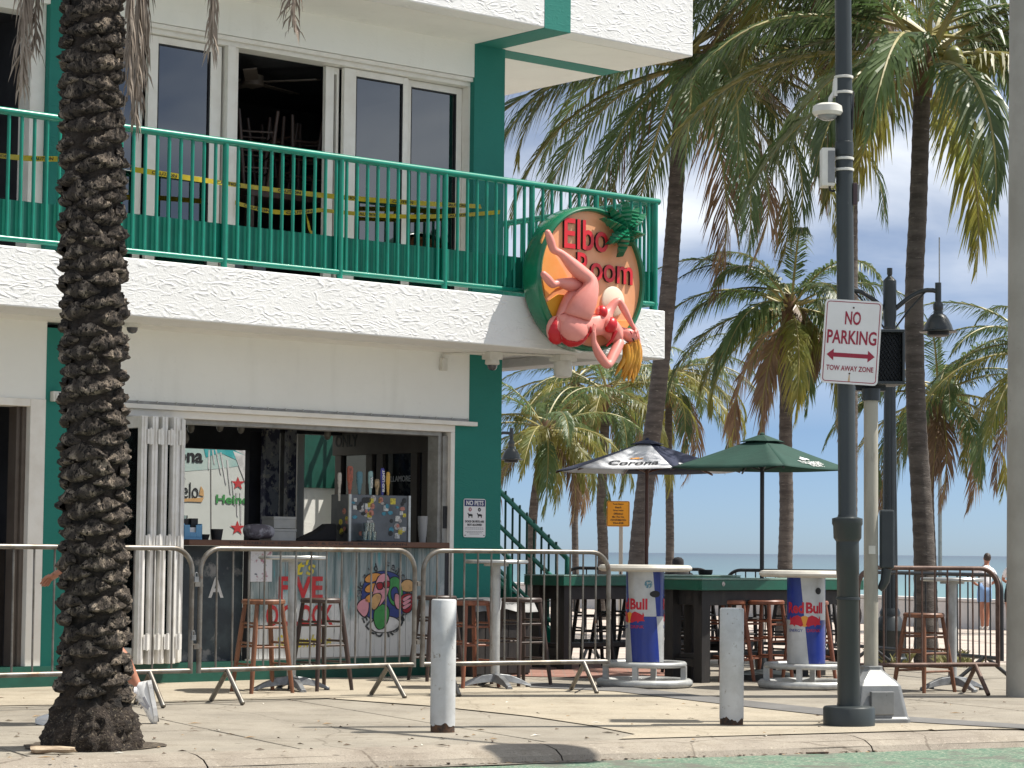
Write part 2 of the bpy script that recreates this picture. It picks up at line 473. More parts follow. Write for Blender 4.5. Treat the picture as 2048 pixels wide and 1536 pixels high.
cloth_black = MAT('black_cloth', (0.012, 0.012, 0.014), 0.9, bs=20, bstr=0.4, bdist=0.01)
hair_dark = MAT('dark_hair', (0.035, 0.022, 0.016), 0.6)
navy_cloth = MAT('navy_canvas', (0.012, 0.017, 0.045), 0.8, c2=(0.016, 0.023, 0.06), ns=3, bs=9, bstr=0.25, bdist=0.02)
pale_cloth = MAT('pale_canvas', (0.80, 0.81, 0.84), 0.8, c2=(0.74, 0.75, 0.79), ns=3, bs=9, bstr=0.25, bdist=0.02, trans=0.2)
green_cloth = MAT('bottle_green_canvas', (0.013, 0.062, 0.045), 0.8, c2=(0.010, 0.05, 0.036), ns=3, bs=9, bstr=0.25, bdist=0.02, trans=0.12)
can_blue = MAT('can_blue', (0.012, 0.035, 0.25), 0.3, c2=(0.01, 0.03, 0.21), ns=4, coat=0.2)
can_silver = MAT('can_silver', (0.55, 0.56, 0.56), 0.35, 0.35, c2=(0.45, 0.46, 0.46), ns=5)
can_red = MAT('can_red', (0.5, 0.01, 0.03), 0.4)
can_gold = MAT('can_gold', (0.75, 0.32, 0.04), 0.4)
table_cream = MAT('cream_moulded_top', (0.62, 0.59, 0.52), 0.5, c2=(0.50, 0.47, 0.41), ns=6)
table_white_metal = MAT('worn_white_metal', (0.50, 0.51, 0.50), 0.42, 0.35, c2=(0.38, 0.385, 0.38), ns=9)
table_green = MAT('green_table_paint', (0.008, 0.105, 0.065), 0.45, c2=(0.012, 0.085, 0.055), ns=8, c3=(0.1, 0.16, 0.13), ns3=18, thr3=(0.68, 0.8))
table_top_mint = MAT('faded_mint_table_top', (0.20, 0.30, 0.25), 0.5, c2=(0.13, 0.22, 0.18), ns=7)

def glass(name, tint, mirror, rough=0.02):
    """window glass: a see-through tinted pane with a mirror share set by the angle"""
    m = bpy.data.materials.new(name); m.use_nodes = True
    t = m.node_tree; t.nodes.remove(t.nodes['Principled BSDF'])
    N, K = t.nodes.new, t.links.new
    g = N('ShaderNodeBsdfGlossy'); g.inputs['Roughness'].default_value = rough; g.inputs['Color'].default_value = (0.9, 0.93, 0.95, 1)
    tr = N('ShaderNodeBsdfTransparent'); tr.inputs['Color'].default_value = tint + (1,)
    lw = N('ShaderNodeLayerWeight'); lw.inputs['Blend'].default_value = 0.35
    mr = N('ShaderNodeMapRange'); mr.inputs['To Min'].default_value = mirror; mr.inputs['To Max'].default_value = 0.9
    K(lw.outputs['Fresnel'], mr.inputs['Value'])
    ms = N('ShaderNodeMixShader'); K(mr.outputs[0], ms.inputs[0]); K(tr.outputs[0], ms.inputs[1]); K(g.outputs[0], ms.inputs[2])
    K(ms.outputs[0], t.nodes['Material Output'].inputs['Surface'])
    return m
window_glass = glass('tinted_window_glass', (0.12, 0.14, 0.16), 0.12)
bar_glass = glass('clear_glass', (0.75, 0.82, 0.82), 0.06)
# ================================================================== GROUND
def pave(name, c, c2, crack=0.5):
    """worn concrete: blotches, aggregate speckle, gum spots, hairline cracks and scuffed streaks"""
    m = MAT(name, c, 0.85, c2=c2, ns=1.2, thr=(0.36, 0.66), c3=tuple(q * 1.28 for q in c), ns3=38, thr3=(0.58, 0.72), bs=90, bstr=0.55, bdist=0.007, world=True)
    t = m.node_tree; p = t.nodes['Principled BSDF']; N, K = t.nodes.new, t.links.new
    g = N('ShaderNodeNewGeometry')
    def dark(col, fac, k):
        x = N('ShaderNodeMix'); x.data_type = 'RGBA'; x.blend_type = 'MULTIPLY'
        K(col, x.inputs['A']); x.inputs['B'].default_value = k + (1,); K(fac, x.inputs['Factor']); return x.outputs['Result']
    def rng_(src, a, b, lo=0.0, hi=1.0):
        r = N('ShaderNodeMapRange'); r.inputs['From Min'].default_value = a; r.inputs['From Max'].default_value = b; r.inputs['To Min'].default_value = lo; r.inputs['To Max'].default_value = hi
        K(src, r.inputs['Value']); return r.outputs[0]
    col = p.inputs['Base Color'].links[0].from_socket
    n = N('ShaderNodeTexNoise'); n.inputs['Scale'].default_value = 3.5; n.inputs['Detail'].default_value = 8; n.inputs['Roughness'].default_value = .75; K(g.outputs['Position'], n.inputs['Vector'])
    col = dark(col, rng_(n.outputs['Fac'], .5, .72, 0, .8), (.62, .58, .53))
    n2 = N('ShaderNodeTexNoise'); n2.inputs['Scale'].default_value = 130; n2.inputs['Detail'].default_value = 2; K(g.outputs['Position'], n2.inputs['Vector'])
    col = dark(col, rng_(n2.outputs['Fac'], .55, .68, 0, .75), (.55, .52, .48))
    v = N('ShaderNodeTexVoronoi'); v.inputs['Scale'].default_value = 3.2; v.inputs['Randomness'].default_value = 1; K(g.outputs['Position'], v.inputs['Vector'])
    col = dark(col, rng_(v.outputs['Distance'], .055, .075, .7, 0), (.42, .40, .38))
    w = N('ShaderNodeTexNoise'); w.inputs['Scale'].default_value = 2.2; w.inputs['Detail'].default_value = 4; K(g.outputs['Position'], w.inputs['Vector'])
    ad = N('ShaderNodeMix'); ad.data_type = 'RGBA'; ad.inputs['Factor'].default_value = .22; K(g.outputs['Position'], ad.inputs['A']); K(w.outputs['Color'], ad.inputs['B'])
    e = N('ShaderNodeTexVoronoi'); e.feature = 'DISTANCE_TO_EDGE'; e.inputs['Scale'].default_value = .75; K(ad.outputs['Result'], e.inputs['Vector'])
    col = dark(col, rng_(e.outputs['Distance'], .002, .006, crack, 0), (.35, .31, .27))
    K(col, p.inputs['Base Color'])
    return m
conc_grey = pave('grey_pavement_concrete', (0.315, 0.283, 0.232), (0.235, 0.210, 0.172), .5)
conc_beige = pave('beige_pavement_concrete', (0.415, 0.362, 0.278), (0.325, 0.284, 0.218), .35)
conc_char = MAT('charcoal_band_concrete', (0.16, 0.155, 0.15), 0.85, c2=(0.125, 0.12, 0.115), ns=2, c3=(0.22, 0.21, 0.2), ns3=40, bs=90, bstr=0.4, bdist=0.005, world=True)
kerb_conc = pave('worn_kerb_concrete', (0.34, 0.30, 0.245), (0.24, 0.205, 0.168), .6)
joint_dirt = MAT('joint_dirt', (0.045, 0.038, 0.03), 0.95, c2=(0.1, 0.085, 0.07), ns=20, world=True)
asphalt = MAT('faded_asphalt', (0.23, 0.22, 0.205), 0.9, c2=(0.27, 0.26, 0.24), ns=3, bs=120, bstr=0.6, bdist=0.006, world=True)
lane_green = MAT('green_lane_paint', (0.085, 0.165, 0.11), 0.85, c2=(0.30, 0.33, 0.25), ns=55, thr=(0.5, 0.6), c3=(0.13, 0.135, 0.11), ns3=3.5, thr3=(0.5, 0.62), bs=140, bstr=0.7, bdist=0.008, world=True)
gutter = MAT('gutter_concrete', (0.22, 0.195, 0.16), 0.9, c2=(0.13, 0.11, 0.09), ns=7, bs=80, bstr=0.6, bdist=0.008, world=True)
prom_conc = MAT('promenade_pavers', (0.50, 0.43, 0.37), 0.85, c2=(0.42, 0.345, 0.30), ns=0.7, c3=(0.34, 0.29, 0.26), ns3=5, thr3=(0.6, 0.75), bs=40, bstr=0.3, bdist=0.006, world=True)
sand_m = MAT('beach_sand', (0.52, 0.44, 0.33), 0.95, c2=(0.44, 0.37, 0.28), ns=0.4, bs=6, bstr=0.5, bdist=0.05, world=True)

def brick_mat():
    m = bpy.data.materials.new('red_brick_paving'); m.use_nodes = True
    t = m.node_tree; p = t.nodes['Principled BSDF']; N, K = t.nodes.new, t.links.new
    g = N('ShaderNodeNewGeometry'); b = N('ShaderNodeTexBrick')
    b.inputs['Scale'].default_value = 1.0
    b.inputs['Brick Width'].default_value = 0.2; b.inputs['Row Height'].default_value = 0.1; b.inputs['Mortar Size'].default_value = 0.006
    b.inputs['Color1'].default_value = (0.25, 0.115, 0.085, 1); b.inputs['Color2'].default_value = (0.32, 0.17, 0.13, 1); b.inputs['Mortar'].default_value = (0.2, 0.16, 0.13, 1)
    K(g.outputs['Position'], b.inputs['Vector']); K(b.outputs['Color'], p.inputs['Base Color']); p.inputs['Roughness'].default_value = 0.85
    bp = N('ShaderNodeBump'); bp.inputs['Strength'].default_value = 0.4; bp.inputs['Distance'].default_value = 0.004
    K(b.outputs['Fac'], bp.inputs['Height']); bp.invert = True; K(bp.outputs[0], p.inputs['Normal'])
    return m
brick_m = brick_mat()

def sea_mat():
    m = bpy.data.materials.new('sea_water'); m.use_nodes = True
    t = m.node_tree; p = t.nodes['Principled BSDF']; N, K = t.nodes.new, t.links.new
    g = N('ShaderNodeNewGeometry'); s = N('ShaderNodeSeparateXYZ'); K(g.outputs['Position'], s.inputs[0])
    lg = N('ShaderNodeMath'); lg.operation = 'LOGARITHM'; lg.inputs[1].default_value = 10; K(s.outputs['Y'], lg.inputs[0])
    r = N('ShaderNodeValToRGB'); mr = N('ShaderNodeMapRange'); mr.inputs['From Min'].default_value = 1.9; mr.inputs['From Max'].default_value = 3.6
    K(lg.outputs[0], mr.inputs['Value']); K(mr.outputs[0], r.inputs['Fac'])
    e = r.color_ramp.elements
    e[0].position = 0.0; e[0].color = (0.12, 0.235, 0.235, 1); e[1].position = 1.0; e[1].color = (0.045, 0.08, 0.115, 1)
    x = e.new(0.28); x.color = (0.10, 0.205, 0.215, 1)
    x = e.new(0.45); x.color = (0.07, 0.135, 0.165, 1)
    K(r.outputs[0], p.inputs['Base Color'])
    p.inputs['Roughness'].default_value = 0.35; p.inputs['Specular IOR Level'].default_value = 0.35
    mp = N('ShaderNodeMapping'); mp.inputs['Scale'].default_value = (0.05, 0.22, 1); K(g.outputs['Position'], mp.inputs['Vector'])
    n = N('ShaderNodeTexNoise'); n.inputs['Scale'].default_value = 1.0; n.inputs['Detail'].default_value = 6; K(mp.outputs[0], n.inputs['Vector'])
    b = N('ShaderNodeBump'); b.inputs['Strength'].default_value = 0.5; b.inputs['Distance'].default_value = 0.6
    K(n.outputs['Fac'], b.inputs['Height']); K(b.outputs[0], p.inputs['Normal'])
    return m

# kerb line
RA, RB = gnd(650, 1538, -0.08), gnd(2048, 1493, -0.08)
kd = (RB - RA).normalized(); kn = Vector((-kd.y, kd.x, 0))          # kn points to the pavement
KA = math.atan2(kd.y, kd.x)
def K2(a, b, z=0.0):                                              # along the kerb, away from the road
    return RA + kd * a + kn * b + Vector((0, 0, z + 0.08))
# road
rd = MB()
rd.quad(K2(-60, -40, -.086), K2(80, -40, -.086), K2(80, 0.02, -.086), K2(-60, 0.02, -.086))
road = rd.build('road', asphalt); tag(road, kind='structure')
gl = MB()
n = 60
for i in range(n):                                                # lane paint with a slightly ragged edge
    a0, a1 = -12 + 30 * i / n, -12 + 30 * (i + 1) / n
    e0 = -0.02 + 0.03 * noise.noise((a0 * 1.7, 3, 0)); e1 = -0.02 + 0.03 * noise.noise((a1 * 1.7, 3, 0))
    off0, off1 = (-0.12 if a0 < 1.2 else -0.02), (-0.12 if a1 < 1.2 else -0.02)
    gl.quad(K2(a0, -2.2, -.08), K2(a1, -2.2, -.08), K2(a1, e1 + off1, -.08), K2(a0, e0 + off0, -.08))
lane = gl.build('green_bike_lane', lane_green); tag(lane, kind='structure')
# pavement: bedding sheet, slabs, kerb stones
sw = MB()
sw.quad(K2(-14, 0.30, -.014), K2(14, 0.30, -.014), (12, 24.0, -.014), (-16, 24.0, -.014))
sidewalk = sw.build('sidewalk', joint_dirt); tag(sidewalk, kind='structure')
S = 1.52
k = 0
for i in range(-8, 9):
    for j in range(0, 9):
        a0, b0 = i * S, 0.36 + j * S
        c = K2(a0 + S / 2, b0 + S / 2)
        if c.y > 25 or abs(c.x) > c.y * 0.22 + 1.6 or c.y < 10: continue
        gp = 0.009
        dz = [random.uniform(-.002, .001) for _ in range(4)]
        q = [K2(a0 + gp, b0 + gp), K2(a0 + S - gp, b0 + gp), K2(a0 + S - gp, b0 + S - gp), K2(a0 + gp, b0 + S - gp)]
        m = MB()
        m.add([p + Vector((0, 0, -.03)) for p in q] + [q[t] + Vector((0, 0, dz[t])) for t in range(4)],
              [(4, 5, 6, 7), (0, 1, 5, 4), (1, 2, 6, 5), (2, 3, 7, 6), (3, 0, 4, 7)])
        m.build('paving_slab', conc_grey, sidewalk, bevel=0.006)
for i in range(-6, 6):
    a0, a1 = i * 2.1 + 1.45, i * 2.1 + 2.1 + 1.44
    m = MB()
    seg = 7
    for s_ in range(seg):
        t0, t1 = a0 + (a1 - a0) * s_ / seg, a0 + (a1 - a0) * (s_ + 1) / seg
        prof = [(0.36, 0.0), (0.22, -0.004), (0.10, -0.02), (0.03, -0.05), (0.0, -0.09)]
        for q in range(4):
            w = lambda t, b_: 0.012 * noise.noise((t * 3, b_ * 9, 1.7))
            (b0, z0), (b1, z1) = prof[q], prof[q + 1]
            m.quad(K2(t0, b1 + w(t0, b1), z1), K2(t1, b1 + w(t1, b1), z1), K2(t1, b0, z0), K2(t0, b0, z0))
    m.build('kerb_stone', kerb_conc, sidewalk, smooth=60)
kb = MB()
for q in range(3):
    (b0, z0), (b1, z1) = ((.36, -.012), (.22, -.016), (.03, -.062), (.0, -.095))[q:q + 2]
    kb.quad(K2(-14, b1, z1), K2(14, b1, z1), K2(14, b0, z0), K2(-14, b0, z0))
kb.build('kerb_bed', joint_dirt, sidewalk)
gt = MB()
gt.quad(K2(-14, -0.14, -.077), K2(1.6, -0.10, -.077), K2(1.6, 0.03, -.077), K2(-14, 0.03, -.077))
gt.build('gutter', gutter, sidewalk)

def sheet(name, px, mt, z, parent=None):
    me = MB()
    me.add([q if isinstance(q, Vector) else gnd(q[0], q[1], z) for q in px], [tuple(range(len(px)))])
    bm = bmesh.new(); bm.from_mesh(me.mesh(name, mt)); bmesh.ops.recalc_face_normals(bm, faces=bm.faces)
    for f in bm.faces:
        if f.normal.z < 0: f.normal_flip()
    bmesh.ops.triangulate(bm, faces=bm.faces)
    m2 = bpy.data.meshes.new(name); bm.to_mesh(m2); bm.free(); m2.materials.append(mt)
    o = bpy.data.objects.new(name, m2); COL.objects.link(o); o.parent = parent
    return o
sheet('beige_band', [(-60, 1375), (-60, 1412), (250, 1407), (480, 1399), (650, 1396), (870, 1412), (1060, 1432), (1180, 1450), (1270, 1468)] + [K2(q * .5, .372, .006) for q in range(4, 15)] + [(2100, 1458),
      (1830, 1440), (1650, 1426), (1450, 1404), (1230, 1378), (1100, 1374), (900, 1364), (600, 1352), (300, 1352)], conc_beige, 0.006, sidewalk)
sheet('charcoal_band', [(1060, 1364), (1230, 1371), (1450, 1396), (1650, 1417), (1830, 1434), (2100, 1452), (2100, 1460), (1830, 1444), (1650, 1430), (1450, 1408), (1230, 1382), (1060, 1374)], conc_char, 0.011, sidewalk)
sheet('brick_sector', [(960, 1328), (1130, 1325), (1420, 1336), (1420, 1352), (1330, 1364), (1230, 1356), (1040, 1352), (960, 1350)], brick_m, 0.006, sidewalk)

pit = []
for q in range(28):
    a = 2 * PI * q / 28; r_ = .36 + .09 * noise.noise((math.cos(a) * 2, math.sin(a) * 2, 5)); c_ = gnd(190, 1492)
    pit.append(Vector((c_.x + r_ * 1.1 * math.cos(a), c_.y + r_ * math.sin(a), .005)))
sheet('tree_pit', pit, MAT('pit_soil', (.075, .058, .042), .95, c2=(.16, .13, .095), ns=22, thr=(.5, .6), bs=60, bstr=1.0, bdist=.02, world=True), .005, sidewalk)

# promenade, sloping down to the beach wall
pm = MB()
pm.quad((-30, 23.9, -.006), (40, 23.9, -.006), (40, 57, -.6), (-30, 57, -.6))
pm.quad((-30, 57, -.6), (40, 57, -.6), (40, 92, -.6), (-30, 92, -.6))
prom = pm.build('promenade', prom_conc); tag(prom, kind='structure')
pj = MB()
for i in range(12):
    Y = 26 + i * 3.0
    pj.quad((-20, Y, gz(Y) + .003), (30, Y, gz(Y) + .003), (30, Y + .05, gz(Y + .05) + .003), (-20, Y + .05, gz(Y + .05) + .003))
for i in range(18):
    X = -10 + i * 2.2
    pj.quad((X, 25, gz(25) + .004), (X + .04, 25, gz(25) + .004), (X + .04, 57, -.596), (X, 57, -.596))
pj.build('paving_joint', joint_dirt, prom)
bch = MB()
bch.quad((-120, 60, -.75), (140, 50, -.75), (160, 105, -2.35), (-140, 125, -2.35))
beach = bch.build('beach', sand_m); tag(beach, kind='structure')
se = MB()
se.quad((-30000, 92, -2.2), (30000, 92, -2.2), (30000, 45000, -2.2), (-30000, 45000, -2.2))
sea = se.build('sea', sea_mat()); tag(sea, kind='structure')

# white beach wall
wl = MB()
P0, P1 = Vector((-6.0, 92.0, -.7)), Vector((15.0, 48.7, -.7))
def wpt(t): return P0 + (P1 - P0) * t
wall_m = MAT('whitewashed_wall', (0.62, 0.60, 0.58), 0.8, c2=(0.52, 0.50, 0.48), ns=1.1, c3=(0.38, 0.36, 0.34), ns3=5, thr3=(0.66, 0.8), bs=14, bstr=0.4, bdist=0.01, world=True)
wl.beam(P0 + Vector((0, 0, .35)), P1 + Vector((0, 0, .35)), 0.28, 0.74)
bw = wl.build('beach_wall', wall_m, bevel=0.03)
tag(bw, 'long low whitewashed wall between the promenade and the sea', 'wall')
cp = MB(); cp.beam(P0 + Vector((0, 0, .765)), P1 + Vector((0, 0, .765)), 0.36, 0.08); cp.build('coping', wall_m, bw, bevel=0.03)
# ================================================================== BAR BUILDING
bld = thing('bar_building', 'two storey white and teal corner bar with balcony and open front counter', 'building', ORG, BRZ)
def wallbox(name, mt, u0, u1, y0, y1, z0, z1, parent=None, bevel=0.0):
    return MB().box(u0, u1, y0, y1, z0, z1).build(name, mt, parent or bld, bevel=bevel)
Z0, ZF, Z1 = 2.883, 3.333, 5.735
BACK = 2.35
# lower walls
wallbox('pilaster', teal_wall, -0.557, 0.0, 0.0, 0.35, 0.0, 2.228)
wallbox('pilaster', teal_wall, -0.384, 0.0, 0.0, 0.35, 2.228, Z0)
wallbox('pilaster', teal_wall, -4.73, -4.38, 0.0, 0.35, 0.0, Z0 - 0.05)
wallbox('wall', white_wall, -4.38, -0.384, 0.004, 0.25, 2.262, Z0)
wallbox('wall', white_wall, -9.5, -4.73, 0.004, 0.25, 2.262, Z0)
wallbox('base_course', teal_dark, -9.5, -0.557, -0.03, 0.2, -0.02, 0.165)
# drip edge with its flashing and screws
dm = MB().box(-4.37, -0.34, -0.07, 0.004, 2.226, 2.264)
drip = dm.build('drip_edge', white_frame, bld, bevel=0.004)
MB().box(-4.37, -0.39, -0.004, 0.003, 2.264, 2.292).build('flashing', grey_alu, drip)
sc_me = MB().lathe([(0.009, -.004), (0.009, .004), (0.004, .008), (0, .008)], 8).mesh('screw', steel)
for i in range(22):
    share('screw', sc_me, drip, (-4.25 + i * 0.183, -0.006, 2.288), (PI / 2, 0, 0))
# opening frame
fr = MB()
fr.box(-4.38, -0.557, -0.012, 0.2, 2.165, 2.226)
fr.box(-0.604, -0.557, -0.012, 0.2, 0.165, 2.165)
fr.box(-4.38, -4.33, -0.012, 0.2, 0.165, 2.165)
fr.build('opening_frame', white_frame, bld, bevel=0.004)
jm = MB()
jm.box(-0.66, -0.604, 0.03, 0.22, 0.165, 2.13)
jm.box(-0.70, -0.66, 0.05, 0.2, 0.165, 2.13)
jm.box(-4.30, -0.66, 0.05, 0.19, 2.128, 2.165)
jamb = jm.build('door_track', grey_alu, bld, bevel=0.003)
MB().box(-0.655, -0.612, 0.022, 0.03, 1.30, 1.50).build('latch_plate', print_black, jamb)
# left doorway frame
lf = MB()
lf.box(-4.87, -4.733, -0.012, 0.2, 0.165, 2.262)
lf.box(-9.5, -4.87, -0.012, 0.2, 2.20, 2.262)
lf.build('doorway_frame', white_frame, bld, bevel=0.005)
lf2 = MB(); lf2.box(-4.905, -4.872, 0.05, 0.2, 0.165, 2.2); lf2.box(-4.94, -4.907, 0.08, 0.2, 0.165, 2.2)
lf2.build('door_track', brown_frame, bld)

# balcony slab, soffit, roof
sl_ = MB()
sl_.box(-9.5, 1.235, -0.87, -0.35, Z0, ZF)
sl_.box(-9.5, 1.235, -0.35, BACK, Z0 + 0.09, ZF - .01)
sl_.box(0.93, 1.232, -0.35, BACK, Z0, Z0 + 0.09)
sl_.build('balcony_slab', white_rough, bld, bevel=0.012)
MB().box(-9.5, 0.0, -0.35, 0.3, Z0 - 0.004, Z0 + 0.09).build('soffit', white_soffit, bld)
rf = MB()
rf.box(-9.5, 1.495, -0.955, -0.72, Z1, 6.9)
rf.build('roof_fascia', white_rough, bld, bevel=0.012)
MB().box(-9.5, 1.49, -0.72, BACK + .3, Z1, 6.85).build('roof_slab', white_soffit, bld)
st = MB()
st.box(-0.36, -0.05, -0.958, -0.95, Z1 - .003, 6.9)
st.box(-0.36, -0.05, -0.955, 0.0, Z1 - .004, Z1)
st.box(0.0, 1.492, 0.02, 0.29, Z1 - .004, Z1)
st.build('painted_stripe', teal_wall, bld)
# upper walls
wallbox('pilaster', teal_wall, -0.365, 0.0, 0.0, 0.35, ZF - .01, Z1)
wallbox('pilaster', teal_wall, -4.766, -4.40, 0.0, 0.35, ZF - .01, Z1)
wallbox('wall', white_wall, -4.40, -0.365, 0.003, 0.3, 5.425, Z1)
wallbox('wall', white_wall, -9.5, -4.766, 0.003, 0.3, 5.425, Z1)
wallbox('side_wall', white_wall, -0.30, 0.0, 0.35, BACK, ZF, Z1)
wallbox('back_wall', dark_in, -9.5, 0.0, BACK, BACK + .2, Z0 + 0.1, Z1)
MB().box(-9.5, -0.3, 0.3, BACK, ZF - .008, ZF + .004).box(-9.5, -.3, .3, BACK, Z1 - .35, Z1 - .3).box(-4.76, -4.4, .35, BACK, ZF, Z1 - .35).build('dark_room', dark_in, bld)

# upper sliding windows
oframe = MB()
oframe.box(-4.40, -0.326, 0.06, 0.24, 5.345, 5.425)
oframe.box(-4.40, -0.326, 0.05, 0.26, ZF - .01, ZF + .03)
oframe.box(-0.375, -0.326, 0.06, 0.24, ZF, 5.345)
oframe.box(-3.03, -2.955, 0.05, 0.24, ZF, 5.345)
oframe.box(-2.95, -2.897, 0.09, 0.24, ZF, 5.345)
win = oframe.build('window_frame', white_frame, bld, bevel=0.004)
MB().box(-4.40, -0.326, 0.02, 0.05, 5.385, 5.42).build('window_head_trim', white_frame, win)
def leaf(u0, u1, pu0, pu1, y, pane=True):
    m = MB()
    zt, zb = 5.34, ZF + .03
    pt = 5.28
    m.box(u0, pu0, y, y + .045, zb, zt); m.box(pu1, u1, y, y + .045, zb, zt)
    m.box(pu0, pu1, y + .001, y + .044, pt, zt); m.box(pu0, pu1, y + .001, y + .044, zb, zb + .09)
    o = m.build('sliding_window', white_frame, bld, bevel=0.003)
    if pane:
        MB().box(pu0, pu1, y + .02, y + .026, zb + .09, pt).build('pane', window_glass, o)
        g = MB(); t = .012
        g.box(pu0, pu0 + t, y + .004, y + .03, zb + .09, pt); g.box(pu1 - t, pu1, y + .004, y + .03, zb + .09, pt)
        g.box(pu0, pu1, y + .004, y + .03, pt - t, pt)
        g.build('gasket', print_black, o)
    return o
leaf(-4.385, -3.79, -4.32, -3.86, 0.17)
leaf(-3.775, -3.055, -3.683, -3.165, 0.11)
leaf(-1.92, -1.775, -1.83, -1.80, 0.17, False)
leaf(-1.762, -1.045, -1.631, -1.104, 0.11)
leaf(-1.06, -0.38, -0.973, -0.442, 0.16)
lw = MB(); lw.box(-4.90, -4.768, 0.06, 0.24, ZF, 5.425); lw.box(-9.5, -4.90, 0.06, 0.24, 5.345, 5.425)
lw.build('window_frame', white_frame, bld, bevel=0.004)

# railing
def railing(u0, y0, u1, y1, posts, gap=0.108, ends=True):
    """pickets, posts and kick panel between two building-frame points"""
    a, b = Vector((u0, y0, 0)), Vector((u1, y1, 0))
    d = (b - a); Ln = d.length; d = d / Ln
    nrm = Vector((d.y, -d.x, 0))
    P = lambda s, z, o=0.0: a + d * s + nrm * o + Vector((0, 0, z))
    m = MB()
    m.tube([P(-.02, 4.352), P(Ln + .02, 4.352)], 0.030, 12)
    m.tube([P(0, 3.395), P(Ln, 3.395)], 0.022, 10)
    r = m.build('balcony_railing', teal_paint, bld, smooth=50)
    pk = MB().tube([(0, 0, 3.395), (0, 0, 4.34)], 0.0145, 8, caps=False).mesh('picket', teal_paint, 60)
    npk = int(Ln / gap)
    for i in range(npk + 1):
        s = Ln * i / npk
        if min(abs(s - q) for q in posts) < gap * .45: continue
        share('picket', pk, r, P(s, 0))
    ps = MB().tube([(0, 0, 3.30), (0, 0, 4.345)], 0.026, 10).mesh('post', teal_paint, 60)
    for q in posts: share('post', ps, r, P(q, 0))
    kp = MB()
    n_ = int(Ln / .054)
    for i in range(n_):                                   # shallow corrugated kick panel behind the pickets
        s0, s1 = Ln * i / n_, Ln * (i + 1) / n_
        o0, o1 = (-.022 if i % 2 else -.030), (-.030 if i % 2 else -.022)
        kp.quad(P(s0, 3.415, o0), P(s1, 3.415, o1), P(s1, 3.693, o1), P(s0, 3.693, o0))
    kp.build('kick_panel', teal_panel, r)
    return r
U0 = -8.6
railing(U0, -0.80, 1.19, -0.80, [q - U0 for q in (-8.2, -7.05, -5.9, -4.76, -3.609, -2.459, -1.344, -0.352, 0.42, 1.166)])
railing(1.17, -0.76, 1.17, 2.3, [0.0, 1.1, 2.2, 3.06])
railing(1.17, 2.3, -0.3, 2.3, [0.7, 1.47])

# bifold doors folded back at the left of the opening
bd = None
for i, (u, y0_, y1_) in enumerate([(-4.00, -0.30, 0.24), (-3.905, -0.31, 0.24), (-3.80, -0.29, 0.24), (-3.705, -0.31, 0.24), (-3.575, -0.18, 0.30)]):
    m = MB()
    th = 0.027
    m.box(u - th, u + th, y0_, y0_ + .06, 0.175, 2.155); m.box(u - th, u + th, y1_ - .06, y1_, 0.175, 2.155)
    m.box(u - th, u + th, y0_ + .06, y1_ - .06, 0.175, 0.30); m.box(u - th, u + th, y0_ + .06, y1_ - .06, 2.06, 2.155)
    m.box(u - .006, u + .006, y0_ - .012, y0_ + .002, 0.18, 2.15)
    o = m.build('bifold_door', door_white, bld, bevel=0.004)
    MB().box(u - .004, u + .004, y0_ + .06, y1_ - .06, 0.30, 2.06).build('pane', bar_glass, o)
    if i < 4:
        for zz in (0.36, 1.15, 2.0):
            h = MB().box(u + .02, u + .075, y0_ - .016, y0_ - .006, zz - .07, zz + .05)
            h.tube([(u + .047, y0_ - .018, zz - .075), (u + .047, y0_ - .018, zz + .06)], 0.010, 8)
            h.build('hinge', door_white, o, smooth=50)
MB().box(-3.50, -3.45, -0.05, 0.12, 0.175, 2.155).box(-3.545, -3.50, -0.02, 0.1, 0.175, 2.155).build('bifold_stile', door_white, bld, bevel=0.004)

